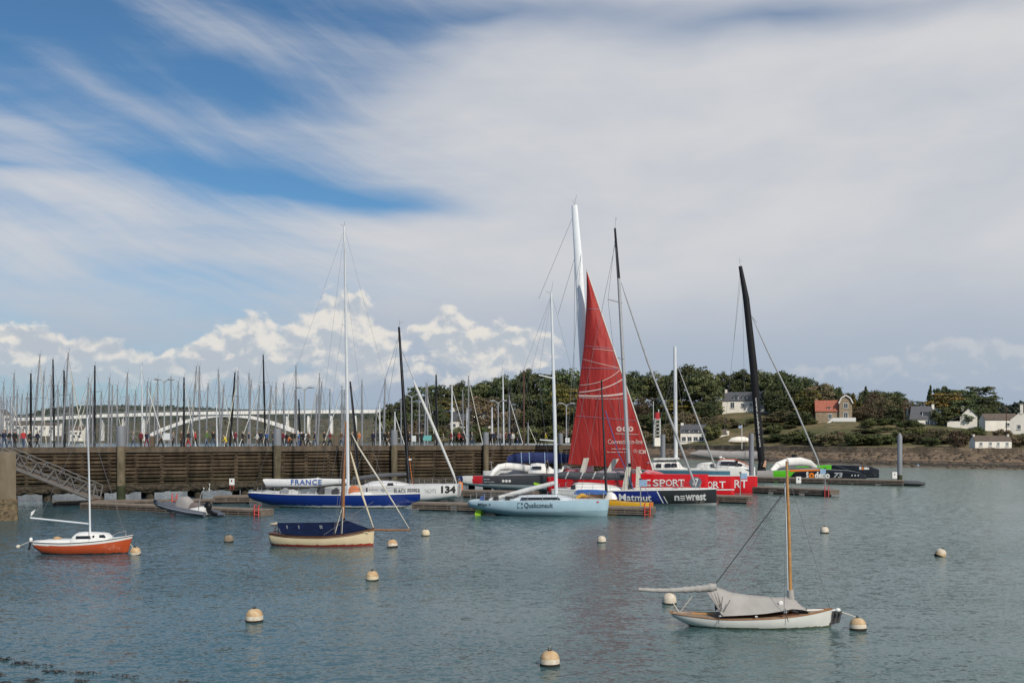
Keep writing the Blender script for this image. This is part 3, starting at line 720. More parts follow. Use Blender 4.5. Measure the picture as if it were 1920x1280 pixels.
BARK = mat('bark', (0.075, 0.055, 0.040), 0.95, var=0.4, vs=3)
def crown_mesh(name, shape, kind, seed, nclump, nleaf, leaf):
    g = np.random.default_rng(seed); mb = MB()
    centers = []
    for i in range(nclump):
        if shape == 'dome':        # umbrella pine: clumps heaped in a flattened, uneven dome
            a = g.uniform(0, 2*math.pi); r = math.sqrt(g.uniform(0, 1))*0.48; h = 0.42+0.54*math.sqrt(max(0, 1-(r/0.5)**2))*g.uniform(0.10, 1.0)
            c = (r*math.cos(a), r*math.sin(a), h); s = (g.uniform(.09, .17), g.uniform(.09, .17), g.uniform(.045, .085))
        elif shape == 'plate':     # cypress: broad flat tiers reaching out sideways
            tier = g.integers(0, 7); h = 0.20+0.115*tier+g.uniform(-.03, .03); R_ = 0.52*(1-(max(0, h-0.25))**1.7*0.95)*g.uniform(0.5, 1.05)
            a = g.uniform(0, 2*math.pi); c = (R_*math.cos(a), R_*math.sin(a), h+0.05*R_); s = (g.uniform(.10, .19), g.uniform(.10, .19), g.uniform(.03, .055))
        elif shape == 'cone':
            h = g.uniform(0.06, 0.97); R_ = 0.40*(1-h)**0.9*g.uniform(0.55, 1.05)+0.01; a = g.uniform(0, 2*math.pi)
            c = (R_*math.cos(a), R_*math.sin(a), h); s = (0.04+0.09*(1-h), 0.04+0.09*(1-h), 0.045)
        elif shape == 'round':
            d = Vector(g.normal(size=3)).normalized()*g.uniform(0.55, 1.0)**0.5
            c = (d.x*0.42, d.y*0.42, 0.50+d.z*0.46); s = (g.uniform(.08, .15),)*2+(g.uniform(.06, .12),)
        else:                      # shrub
            d = Vector(g.normal(size=3)).normalized()*g.uniform(0.45, 1.0)**0.5
            c = (d.x*0.40, d.y*0.40, 0.42+d.z*0.40); s = (g.uniform(.10, .17),)*2+(g.uniform(.08, .16),)
        centers.append((c, s))
    for c, s in centers:
        mi = int(g.choice([0, 1, 2], p=[.32, .40, .28])); c = Vector(c)
        for k in range(nleaf):
            d = Vector(g.normal(size=3)).normalized(); rr = g.uniform(0.45, 1.08)
            p = c + Vector((d.x*s[0], d.y*s[1], d.z*s[2]))*rr
            n = (d*0.6 + Vector((0, 0, 0.5)) + Vector(g.normal(size=3))*0.55).normalized()
            t = n.orthogonal().normalized(); t.rotate(Matrix.Rotation(g.uniform(0, 6.28), 3, n)); b = n.cross(t)
            l = leaf*g.uniform(0.55, 1.25)
            mb.add([p-t*l, p-b*l*0.55, p+t*l, p+b*l*0.55], [(0, 1, 2, 3)], mi)
    return mb.mesh(name, LEAF[kind]), centers
def trunk_mesh(centers, seed, shape):
    g = np.random.default_rng(seed+99); mb = MB(); top = 0.55 if shape == 'round' else 0.86
    bend = g.uniform(-.05, .05, 2)
    def ax(h): return Vector((bend[0]*math.sin(h*2.5), bend[1]*math.sin(h*2), h))
    mb.tube([ax(h) for h in np.linspace(-0.03, top, 7)], list(np.linspace(0.030, 0.008, 7)), 7)
    for c, s in centers[::3]:
        c = Vector(c); a = ax(max(0.12, min(top-0.05, c.z-0.18*g.uniform(0.5, 1.2)))); m_ = a.lerp(c, 0.55)+Vector((0, 0, -0.02))
        mb.tube([a, m_, c], [0.011, 0.007, 0.003], 5, caps=False)
    return mb.mesh('trunk', BARK)
PROTO = {}
for shape, kind, nc, nl, lf in (('dome', 'pine', 74, 62, 0.033), ('plate', 'pine', 84, 52, 0.032), ('plate', 'gold', 84, 52, 0.032), ('cone', 'pine', 90, 40, 0.030), ('cone', 'gold', 90, 40, 0.030), ('round', 'brown', 84, 56, 0.028),
                                ('round', 'pine', 84, 60, 0.032), ('shrub', 'green', 46, 64, 0.040), ('shrub', 'brown', 46, 64, 0.038)):
    L_ = []
    for v in range(3):
        cm, cen = crown_mesh('crown', shape, kind, hash((len(shape), len(kind), v, nc)) % 10000 + v*17+nl, nc, nl, lf)
        L_.append((cm, trunk_mesh(cen, v, shape)))
    PROTO[(shape, kind)] = L_
TREES = []
def tree(px, top_py, wpx, typ, t, hmin=None, depth=1.0):
    Y = shoreY(px)+t; base = shore_pt(px, t); zt = H-(top_py-HZ)/F*Y; h = max(zt-base.z, 1.2); w = wpx/F*Y
    TREES.append((px, top_py, wpx, typ, base, h, w))
T = tree
for a in ((722, 764, 46, 'dp', 50), (745, 752, 62, 'dp', 60), (768, 742, 56, 'pp', 70), (800, 720, 82, 'pp', 90), (833, 716, 74, 'dp', 95), (862, 712, 70, 'dp', 110), (893, 717, 62, 'dp', 110), (922, 707, 66, 'dp', 115), (948, 700, 56, 'dp', 110),
          (972, 690, 52, 'dp', 120), (992, 688, 52, 'dp', 115), (1014, 697, 54, 'pp', 125), (1040, 692, 60, 'dp', 120), (1068, 684, 84, 'dp', 110), (1052, 715, 60, 'pg', 70), (1086, 724, 60, 'pg', 64),
          (1110, 692, 74, 'rp', 110), (1150, 690, 70, 'dp', 110), (1178, 688, 66, 'dp', 110), (1204, 698, 56, 'dp', 120), (1228, 690, 52, 'dp', 110), (1255, 697, 46, 'dp', 110), (1262, 692, 40, 'dp', 95), (1298, 681, 108, 'rp', 85), (1318, 690, 70, 'dp', 80), (1330, 715, 50, 'pp', 75),
          (1356, 694, 38, 'dp', 115), (1382, 712, 40, 'rp', 110), (1394, 690, 60, 'dp', 115), (1428, 688, 64, 'dp', 118), (1456, 692, 74, 'rp', 100), (1484, 698, 60, 'rp', 95), (1506, 704, 60, 'dp', 110), (1514, 728, 64, 'pg', 82), (1478, 742, 66, 'pp', 76), (1535, 716, 70, 'rb', 100), (1560, 724, 52, 'pp', 110), (1545, 720, 80, 'rp', 116), (1582, 735, 56, 'rp', 118), (1632, 730, 66, 'rp', 112), (1672, 732, 70, 'rp', 112), (1700, 748, 44, 'rb', 104), (1655, 745, 60, 'rb', 92),
          (1575, 726, 28, 'cp', 100), (1600, 736, 28, 'cg', 104), (1612, 742, 28, 'cg', 100), (1624, 724, 36, 'cp', 105), (1640, 735, 46, 'rb', 95), (1664, 733, 56, 'rp', 100), (1684, 738, 34, 'cp', 95),
          (1744, 722, 30, 'cp', 105), (1730, 750, 50, 'pp', 100), (1770, 722, 54, 'dp', 110), (1778, 734, 84, 'pg', 96), (1806, 728, 60, 'pp', 108), (1836, 721, 74, 'pp', 112), (1850, 742, 46, 'pp', 104), (1806, 748, 70, 'pp', 90),
          # lower ranks filling the slope
          (735, 775, 50, 'sp', 40), (770, 770, 60, 'rp', 50), (812, 757, 70, 'rp', 60), (790, 782, 60, 'sb', 40), (845, 750, 64, 'pg', 80), (893, 741, 86, 'rb', 60), (935, 742, 70, 'rb', 80), (968, 735, 70, 'rp', 85), (1000, 738, 66, 'pp', 85), (1030, 742, 64, 'rp', 80),
          (960, 765, 60, 'rb', 55), (1010, 765, 80, 'rp', 60), (1048, 760, 66, 'rp', 58), (1096, 760, 66, 'rp', 60), (1180, 735, 80, 'rp', 80), (1214, 742, 70, 'rb', 75), (1250, 738, 64, 'rp', 72), (1236, 770, 60, 'rp', 50), (1200, 775, 60, 'rp', 48), (1272, 748, 66, 'pg', 70), (1322, 752, 64, 'rp', 62),
          (1456, 730, 50, 'rp', 90), (1470, 768, 56, 'rb', 70), (1500, 770, 60, 'rp', 66), (1550, 745, 60, 'rb', 92), (1620, 756, 50, 'rb', 88), (1648, 764, 56, 'rb', 84), (1676, 764, 50, 'rp', 84), (1612, 765, 34, 'rb', 96), (1768, 762, 60, 'rp', 88), (1840, 762, 50, 'rp', 92),
          (1290, 770, 54, 'rb', 46), (1330, 780, 56, 'rb', 42), (1350, 778, 40, 'rb', 50), (1258, 790, 46, 'rb', 34)):
    T(*a)
TY = {'dp': ('dome', 'pine'), 'pp': ('plate', 'pine'), 'pg': ('plate', 'gold'), 'cp': ('cone', 'pine'), 'cg': ('cone', 'gold'), 'rb': ('round', 'brown'), 'rp': ('round', 'pine'), 'sp': ('shrub', 'green'), 'sb': ('shrub', 'brown')}
DESC = {'dp': ('umbrella_pine', 'dark flat-topped pine'), 'pp': ('cypress_tree', 'dark spreading cypress'), 'pg': ('golden_cypress', 'yellow green spreading cypress'), 'cp': ('conifer_tree', 'dark pointed conifer'), 'cg': ('golden_conifer', 'yellow pointed conifer'),
        'rb': ('bare_tree', 'brown leafless tree'), 'rp': ('evergreen_tree', 'dense dark evergreen'), 'sp': ('shrub', 'green shrub'), 'sb': ('shrub', 'brown shrub')}
LANDM = [(600, 790, 'above the bridge end'), (790, 850, 'behind the slanting white furled sail'), (850, 930, 'above the half hidden white house'), (930, 1030, 'on the ridge beside the pale blue yacht mast'), (1030, 1110, 'on the ridge beside the red sail head'), (1110, 1240, 'behind the red sail'), (1240, 1345, 'behind the white mast of the teal boat'),
         (1345, 1450, 'round the white hilltop house'), (1450, 1530, 'between the hilltop house and red roofed house'), (1530, 1610, 'behind the red roofed house'), (1610, 1700, 'between the red roofed and slate roofed houses'), (1700, 1765, 'behind the slate roofed house'), (1765, 1870, 'behind the white gabled house'), (1870, 2400, 'near the low white houses')]
def place_plants(items, group, what):
    cnt = {}
    for k, (px, tp, wp, typ, base, h, w) in enumerate(sorted(items, key=lambda a: a[0])):
        name, desc = DESC[typ]; where = next((s for a, b, s in LANDM if a <= px < b), 'on the far shore')
        key = (desc, where); cnt.setdefault(key, []).append((px, tp, wp, typ, base, h, w, name))
    for (desc, where), L_ in cnt.items():
        for i, (px, tp, wp, typ, base, h, w, name) in enumerate(L_):
            e = empty(name, base, random.uniform(0, 6.28)); cm, tm = PROTO[TY[typ]][random.randrange(3)]
            e.scale = (w, w*random.uniform(.85, 1.0), h)
            link('trunk', tm, e); link('crown', cm, e)
            lab = f'{desc} {where}' if len(L_) == 1 else f'{desc} {where}, {ordinal(i+1)} from the bridge'
            tag(e, lab, 'shrub' if name == 'shrub' else 'tree', group)
place_plants(TREES, 'trees on the far shore', 'tree')
TREES = []
g = np.random.default_rng(21)
for px in np.arange(716, 1250, 23):
    T(px+g.uniform(-8, 8), g.uniform(788, 808), g.uniform(40, 64), g.choice(['sp', 'sb', 'sb']), g.uniform(24, 42))
for px in np.arange(1250, 1470, 13):
    T(px+g.uniform(-8, 8), g.uniform(782, 808) if px > 1335 else g.uniform(786, 798), g.uniform(36, 60), g.choice(['sp', 'sp', 'sb']), g.uniform(34, 64))
for px in np.arange(1440, 1960, 14):
    T(px+g.uniform(-8, 8), g.uniform(800, 818), g.uniform(38, 66), g.choice(['sp', 'sp', 'sb']), g.uniform(24, 40))
for px in np.arange(1440, 1900, 22):
    T(px+g.uniform(-8, 8), g.uniform(796, 806), g.uniform(36, 60), g.choice(['sp', 'sb']), g.uniform(42, 60))
for px in np.arange(1440, 1720, 15):
    T(px+g.uniform(-8, 8), g.uniform(776, 790), g.uniform(34, 54), g.choice(['sp', 'sb']), g.uniform(64, 78))
TREES = [a for a in TREES if not (1515 < a[0] < 1610 and a[4].y > shoreY(a[0])+40)]
TREES = [a for a in TREES if not (a[4].y > shoreY(a[0])+40 and g.uniform() < 0.15 and a[0] > 1330)]
TREES = [a for a in TREES if not (1815 < a[0] < 1900 and a[4].y < shoreY(a[0])+46) and not (1268 < a[0] < 1332)]
DESC['sp'] = ('shrub', 'low green shrub'); DESC['sb'] = ('shrub', 'low brown shrub')
place_plants(TREES, 'shrubs on the far shore', 'shrub')

# ================================================================== HOUSES
RENDER_W = mat('white_render', (0.82, 0.78, 0.70), 0.85, var=0.10, vs=0.6)
RENDER_G = mat('grey_render', (0.42, 0.42, 0.41), 0.85, var=0.18, vs=0.8)
SLATE = mat('slate_roof', (0.085, 0.088, 0.10), 0.65, var=0.3, vs=2.5)
TILEO = mat('old_tile_roof', (0.125, 0.095, 0.075), 0.8, var=0.35, vs=2.2)
TILER = mat('red_tile_roof', (0.37, 0.115, 0.070), 0.75, var=0.3, vs=2.0)
STONEH = mat('house_stone', (0.30, 0.235, 0.160), 0.9, var=0.4, vs=2.0)
FRAMEW = mat('white_frame', (0.70, 0.70, 0.68), 0.5, var=0.05)
PANE = mat('window_pane', (0.045, 0.055, 0.065), 0.07, var=0.2, spec=0.7)
def house(name, px, base_py, Y, w, d, hw, hr, yaw, wallm, roofm, label, wins=(), gable_wins=(), chim=(), over=0.25, dormers=(), hip=0.0):
    """local x runs along the ridge; front is -y; base centre is seen at column px, row base_py"""
    loc = at(px, base_py, Y); h = empty(name, loc, yaw)
    mb = MB(); mb.box((0, 0, hw/2-1.0), (w, d, hw+2.0)); 
    mb.add([(s_*w/2, -d/2, hw) for s_ in (-1, 1)] + [(s_*w/2, d/2, hw) for s_ in (-1, 1)] + [(s_*w/2, 0, hw+hr) for s_ in (-1, 1)], [(0, 4, 2), (1, 3, 5)])
    mb.build('wall', wallm, h)
    sl_ = hr/(d/2); e = over; th = 0.16
    mb = MB(); hx = w/2+e*0.6
    for s_ in (-1, 1):
        y0, z0 = s_*(d/2+e), hw-sl_*e+0.03
        rx = hx-hip
        v = [(-hx, y0, z0), (hx, y0, z0), (rx, 0, hw+hr+0.03), (-rx, 0, hw+hr+0.03)]
        v2 = [(x, y, z+th) for x, y, z in v]
        mb.add(v+v2, [(0, 3, 2, 1), (4, 5, 6, 7), (0, 1, 5, 4), (1, 2, 6, 5), (2, 3, 7, 6), (3, 0, 4, 7)])
    rf = mb.build('roof', roofm, h)
    for cx, cy, cw, chh in chim:
        mb = MB(); mb.box((cx, cy, hw+hr+chh/2-0.4), (cw, 0.7, chh+0.8)); mb.box((cx, cy, hw+hr+chh+0.05), (cw+.12, 0.82, 0.1)); mb.build('chimney', wallm, rf)
    def window(x, z, ww, wh, axis):
        win = empty('window', (x, -d/2, z) if axis == 'f' else ((w/2, x, z) if axis == 'r' else (-w/2, x, z)), 0 if axis == 'f' else (R(90) if axis == 'r' else R(-90))); win.parent = h
        mb = MB(); 
        for (bx, bz, bw, bh) in ((0, wh/2, ww+.12, .10), (0, -wh/2, ww+.12, .10), (-ww/2, 0, .09, wh), (ww/2, 0, .09, wh), (0, 0, .06, wh)): mb.box((bx, -0.03, bz), (bw, 0.12, bh))
        mb.build('frame', FRAMEW, win)
        mb = MB(); mb.box((0, -0.005, 0), (ww, 0.05, wh)); mb.build('pane', PANE, win)
        mb = MB(); mb.box((0, -0.09, -wh/2-.09), (ww+.25, 0.22, 0.07)); mb.build('sill', FRAMEW, win)
    for x, z, ww, wh in wins: window(x, z, ww, wh, 'f')
    for x, z, ww, wh, ax in gable_wins: window(x, z, ww, wh, ax)
    for x, ww, wh, zz in dormers:
        dm = empty('dormer', (x, -d/2*(1-(zz-hw)/hr), zz)); dm.parent = h
        mb = MB(); mb.box((0, 0.5, wh/2), (ww, 1.2, wh)); mb.build('cheek', FRAMEW, dm)
        mb = MB(); mb.box((0, 0.45, wh+0.06), (ww+.3, 1.6, 0.12)); mb.build('dormer_roof', roofm, dm)
        mb = MB(); mb.box((0, -0.12, wh/2), (ww-.3, 0.06, wh-.3)); mb.build('pane', PANE, dm)
    tag(h, label, 'house', 'houses on the far shore'); return h
# white house on the wooded hill top
house('house', 1400, 769, 345, 16, 7, 3.3, 2.9, R(-16), RENDER_W, SLATE, 'long white house with grey slate roof high among the pines', wins=((-4.6, 1.7, 1.3, 2.0), (-1.2, 1.8, 1.0, 1.2), (1.6, 1.8, 1.0, 1.2), (4.6, 1.7, 1.2, 1.9)),
      chim=((-7.0, 0, 0.8, 1.0), (7.0, 0, 0.8, 1.4)), dormers=((-3.4, 1.5, 1.3, 3.6), (-0.4, 1.5, 1.3, 3.6)), gable_wins=((0, 3.2, .9, 1.1, 'l'),))
# red roofed stone house: main wing + taller gabled wing with balcony
rh = house('house', 1551, 790, 300, 7.0, 6.5, 3.1, 3.1, R(-14), STONEH, TILER, 'stone house with orange red tiled roof and white balcony', wins=((0.6, 1.5, 1.0, 1.4),), dormers=((0.4, 0.9, 0.6, 3.7),), chim=((-3.1, 0.6, 0.7, 0.7),))
gwv = MB(); gwv.box((5.0, -0.8, 2.6), (3.6, 6.4, 6.0)); gwv.prism([(3.2, 5.6), (6.8, 5.6), (6.2, 6.9), (5.0, 7.6), (3.8, 6.9)], -4.0, 2.4); gwv.build('gable_wing', STONEH, rh)
gr_ = MB()
for (x0, z0, x1, z1) in ((3.0, 5.35, 3.75, 6.95), (3.75, 6.95, 5.0, 7.75), (5.0, 7.75, 6.25, 6.95), (6.25, 6.95, 7.0, 5.35)):
    gr_.add([(x0, -4.3, z0), (x1, -4.3, z1), (x1, 2.7, z1), (x0, 2.7, z0), (x0, -4.3, z0+.2), (x1, -4.3, z1+.2), (x1, 2.7, z1+.2), (x0, 2.7, z0+.2)], [(0, 3, 2, 1), (4, 5, 6, 7), (0, 1, 5, 4), (2, 3, 7, 6), (1, 2, 6, 5), (3, 0, 4, 7)])
gr_.build('wing_roof', TILER, rh)
bg_ = MB()
for (x0, z0, x1, z1) in ((2.98, 5.3, 3.75, 6.9), (3.75, 6.9, 5.0, 7.7), (5.0, 7.7, 6.25, 6.9), (6.25, 6.9, 7.02, 5.3)): bg_.bar((x0, -4.4, z0), (x1, -4.4, z1), 0.14, 0.32)
bg_.build('bargeboard', FRAMEW, rh)
for z_, hh_ in ((4.6, 1.5), (1.7, 1.9)):
    q = empty('window', (5.0, -4.02, z_)); q.parent = rh
    mb = MB(); 
    for (bx, bz, bw, bh) in ((0, hh_/2, 1.3, .12), (0, -hh_/2, 1.3, .12), (-.6, 0, .12, hh_), (.6, 0, .12, hh_), (0, 0, .07, hh_)): mb.box((bx, -0.03, bz), (bw, .14, bh))
    mb.build('frame', FRAMEW, q); mb = MB(); mb.box((0, -.01, 0), (1.1, .05, hh_)); mb.build('pane', PANE, q)
bal = MB(); bal.box((4.4, -5.4, 0.0), (6.4, 2.6, 0.25)); bal.box((4.4, -6.65, 0.55), (6.4, 0.12, 0.95)); bal.box((7.55, -5.4, 0.55), (0.12, 2.5, 0.95)); bal.box((7.2, -6.3, -1.6), (0.5, 0.5, 3.2)); bal.box((1.4, -6.3, -1.6), (0.4, 0.4, 3.2)); bal.build('balcony', FRAMEW, rh)
st = MB(); st.prism([(1.2, 0.1), (-1.4, -1.7), (-1.4, -1.2), (1.2, 1.0)], -6.7, -6.5); st.build('stair_wall', FRAMEW, rh)
# slate house with mansard-like roof
h4 = house('house', 1727, 801, 290, 7.6, 6.2, 2.5, 3.5, R(-10), RENDER_W, SLATE, 'white house with steep dark slate roof and wide dormer', wins=((-1.9, 1.25, 1.4, 0.8), (1.0, 1.1, 1.0, 1.7), (2.2, 1.1, 1.0, 1.7), (3.2, 1.1, .6, 1.7)), dormers=((1.1, 2.6, 1.2, 3.2),), chim=((3.2, 0, 0.7, 0.6),), hip=1.2)
mb = MB(); mb.box((4.6, -3.6, -0.1), (13.0, 1.6, 0.2)); mb.box((8.0, -4.3, 0.35), (6.0, 0.06, 0.7)); mb.build('terrace', RENDER_W, h4)
# white gabled house: gable turned to the viewer, low wing beside it
h5 = house('house', 1814, 793, 285, 8, 4.4, 1.9, 2.2, R(70), RENDER_W, SLATE, 'white house with bare pointed gable and low lean-to wing', gable_wins=((0, 1.2, 2.2, 0.35, 'l'),), chim=((-1.5, 1.4, 0.5, 0.8),))
mb = MB(); mb.box((-2.5, 3.9, -0.7), (4.0, 3.4, 2.4)); mb.build('lean_to', RENDER_W, h5)
mb = MB(); mb.add([(-4.8, 2.15, 1.9), (-0.2, 2.15, 1.9), (-0.2, 5.9, 0.2), (-4.8, 5.9, 0.2), (-4.8, 2.15, 2.05), (-0.2, 2.15, 2.05), (-0.2, 5.9, 0.35), (-4.8, 5.9, 0.35)], [(0, 3, 2, 1), (4, 5, 6, 7), (0, 1, 5, 4), (2, 3, 7, 6), (1, 2, 6, 5), (3, 0, 4, 7)]); mb.build('lean_to_roof', SLATE, h5)
house('house', 1872, 804, 275, 8.6, 5.5, 2.6, 1.5, R(-8), RENDER_W, TILEO, 'low white house with long brown roof near the photo edge', wins=((1.5, 1.2, 1.0, 0.9),))
house('house', 1916, 816, 262, 6.5, 5.5, 4.0, 2.4, R(62), RENDER_W, SLATE, 'tall white gabled house cut by the photo edge', chim=((-3.0, 0, 0.8, 1.6),), gable_wins=((0.6, 2.2, .8, 1.1, 'l'),))
# low cottage on the sea wall
house('cottage', 1857, 838, 214, 7.4, 3.6, 1.35, 0.95, R(-7), RENDER_W, TILEO, 'long low whitewashed cottage standing on the sea wall', wins=((-2.5, 0.70, .55, .7), (-0.6, 0.72, .5, .8), (1.0, .70, .45, .7), (2.8, .70, .5, .7)), chim=((-3.5, 0, 0.35, 0.35), (3.5, 0, 0.35, 0.35)), over=0.12)
# harbour office with sun room by the slip
h8 = house('house', 1300, 830, 300, 7.2, 5.6, 3.2, 2.2, R(-14), RENDER_W, SLATE, 'white house with glazed veranda behind the teal boat', wins=((-2.6, 1.2, 1.2, 1.3), (-0.9, 1.2, 1.2, 1.3), (0.9, 1.2, 1.2, 1.3), (2.6, 1.2, 1.2, 1.3)), dormers=((-1.8, 1.6, 0.8, 3.1), (1.0, 1.6, .8, 3.1)), chim=((-3.3, 0, 0.8, 0.6),), gable_wins=((0, 3.4, .7, .9, 'r'),))
mb = MB(); mb.box((7.2, -0.6, 1.1), (5.6, 4.0, 3.0)); mb.box((10.2, -0.6, 2.0), (0.7, 4.0, 3.2)); mb.build('annexe', RENDER_W, h8)
mb = MB(); mb.add([(4.2, -2.8, 2.6), (10.2, -2.8, 2.6), (10.2, -0.4, 3.9), (4.2, -0.4, 3.9), (4.2, -2.8, 2.8), (10.2, -2.8, 2.8), (10.2, -0.4, 4.1), (4.2, -0.4, 4.1)], [(0, 3, 2, 1), (4, 5, 6, 7), (0, 1, 5, 4), (1, 2, 6, 5), (3, 0, 4, 7)]); mb.build('annexe_roof', TILEO, h8)
for x in (5.4, 7.2, 9.0):
    q = empty('window', (x, -2.62, 1.3)); q.parent = h8
    mb = MB(); mb.box((0, 0, 0), (1.2, .06, 1.2)); mb.build('pane', PANE, q)
    mb = MB(); mb.box((0, -.02, .62), (1.3, .1, .1)); mb.box((0, -.02, -.62), (1.3, .1, .1)); mb.box((0, -.03, 0), (.07, .1, 1.2)); mb.build('frame', FRAMEW, q)
# half hidden pair of houses on the hill above the breakwater
house('house', 868, 806, 455, 9.5, 8, 4.2, 4.4, R(-12), RENDER_W, SLATE, 'white house with steep slate roof half hidden by masts', wins=((-3, 2.2, 1.2, 1.6), (0, 2.2, 1.2, 1.6), (3, 2.2, 1.2, 1.6)), chim=((-4.4, 0, 1, 1.6),))
house('house', 911, 798, 440, 9, 6.6, 3.2, 4.2, R(84), RENDER_W, SLATE, 'small white house with pointed gable and dark window bay', gable_wins=((0.9, 1.5, 1.6, 1.7, 'l'), (-1.1, 1.5, 1.0, 1.7, 'l')), chim=((-1, 0, .7, .8),))
# buildings on the far bank under the bridge
for px, py, Y, w_, d_, h_, hr_, yw, lab in ((4, 800, 700, 8, 9, 8.5, 3.5, R(80), 'white gabled building near the bridge end, at the photo edge'), (90, 812, 760, 22, 9, 6.0, 2.0, R(-6), 'white quay building with dark openings under the bridge'), (40, 809, 780, 16, 8, 5.0, 2.5, R(-4), 'long pale building low behind the first masts'),
                                            (147, 822, 800, 12, 8, 7.0, 3.0, R(-4), 'small pale house on the river bank beside a bridge pier')):
    house('building', px, py, Y, w_, d_, h_, hr_, yw, RENDER_W, TILEO, lab, wins=((-w_*.3, h_*.62, 2.0, 1.8), (0, h_*.62, 2.0, 1.8), (w_*.3, h_*.62, 2.0, 1.8), (-w_*.15, h_*.25, 2.4, 2.0), (w_*.22, h_*.25, 2.4, 2.0)))

# ================================================================== HARBOUR SIGNAL TOWER, flag pole, upturned boat, telegraph poles
sg = empty('signal_tower', at(1232, 836, 285)); s1 = 285/F
mb = MB(); mb.box((0, 0, 8*s1), (11*s1, 11*s1, 16*s1)); mb.build('base_hut', RENDER_W, sg)
mb = MB()
for dx in (-5, 6):
    for dy in (-.8, .8): mb.bar((dx*s1, dy, 16*s1), (dx*s1*0.9, dy, 52*s1), 0.12, 0.12)
for k in range(5):
    mb.bar((-5*s1, -.8, (18+k*7)*s1), (6*s1, -.8, (24+k*7)*s1), 0.10, 0.10); mb.bar((6*s1, -.8, (18+k*7)*s1), (-5*s1, -.8, (24+k*7)*s1), 0.08, 0.08)
mb.build('lattice', FRAMEW, sg)
mb = MB(); mb.tube([(0, 0, 50*s1), (0, 0, 63*s1)], 0.75, 12); mb.build('lantern', mat('lantern_red', (0.42, 0.02, 0.03), 0.5), sg)
mb = MB(); mb.tube([(3*s1, 0, 60*s1), (3*s1, 0, 69*s1)], 0.12, 6); mb.tube([(-7*s1, 0, 0), (-7*s1, 0, 84*s1)], 0.08, 6); mb.build('antenna', FRAMEW, sg)
tag(sg, 'small white signal tower with red lantern beside the red sail', 'signal tower')
fp = empty('flag_pole', at(1391, 838, 262)); s2 = 262/F
mb = MB(); mb.tube([(0, 0, -.5), (0, 0, 42*s2)], 0.09, 6); mb.build('pole', FRAMEW, fp)
mb = MB(); mb.sheet([[(-k*0.22, 0.05*math.sin(k*1.4), 41*s2-0.10-j*0.33) for k in range(5)] for j in range(3)]); mb.build('flag', mat('pale_blue_flag', (0.28, 0.36, 0.52), 0.8), fp)
tag(fp, 'thin white flag pole with small blue flag on shore', 'flag pole')
up = empty('upturned_boat', at(1384, 828, 272)); s3 = 272/F
mb = MB(); mb.tube([(-18*s3, 0, .1), (-12*s3, 0, .3), (0, 0, .45), (12*s3, 0, .45), (18*s3, 0, .35)], [.15, .8, 1.0, .95, .7], 12); mb.build('hull', RENDER_W, up)
mb = MB(); mb.tube([(-16*s3, -0.5, -.15), (16*s3, -0.6, -.1)], .3, 8); mb.build('cradle', WOODD, up)
tag(up, 'white upturned hull laid up on the grass bank', 'boat')
for px, top, base, Y, lab in ((1695, 761, 800, 270, 'bare wooden telegraph pole beside the slate roofed house'), (1887, 763, 812, 262, 'thin telegraph pole in front of the low white houses')):
    p0 = at(px, base, Y); t_ = empty('telegraph_pole', p0); hh = (base-top)/F*Y
    mb = MB(); mb.tube([(0, 0, -1), (0, 0, hh)], [.13, .09], 7); mb.build('post', WOODD, t_)
    mb = MB(); mb.bar((-.5, 0, hh-.25), (.5, 0, hh-.25), .08, .08); mb.build('crossarm', WOODD, t_)
    tag(t_, lab, 'pole')

# ================================================================== LAMP POSTS, PANELS on the breakwater
LAMPP = mat('lamp_post', (0.34, 0.36, 0.38), 0.5, 0.2, var=0.1)
for k, (px, top) in enumerate(((308, 712), (571, 727), (772, 741), (934, 752), (1062, 757))):
    lx = wall_loc(px, 4.2); p = wall_world(lx, 4.2, DZ-0.05); s_ = p.y/F; hh = H-(top-HZ)*s_-p.z
    e = empty('street_lamp', p, 0)
    mb = MB(); mb.tube([(0, 0, 0), (0, 0, hh-.1)], [.10, .07], 8); mb.build('post', LAMPP, e)
    for sgn in (-1, 1):
        mb = MB(); mb.tube([(0, 0, hh-.35), (sgn*.25, 0, hh-.05), (sgn*.45, 0, hh)], .045, 6); a_ = mb.build('arm', LAMPP, e)
        mb = MB(); mb.ball((sgn*.75, 0, hh+.06), (.40, .16, .10), 12, 6); mb.build('lamp_head', LAMPP, e)
    tag(e, ['double headed street lamp nearest the gangway', 'double headed street lamp above the blue racing yacht', 'double headed street lamp beside the black carbon mast', 'double headed street lamp just above the fourth guide pile', 'double headed street lamp beside the red sail'][k], 'street lamp', 'street lamps on the breakwater')
PANELW = mat('white_panel', (0.62, 0.66, 0.68), 0.5, var=0.06); PANELT = mat('turquoise_panel', (0.14, 0.42, 0.42), 0.5, var=0.25, vs=1.0)
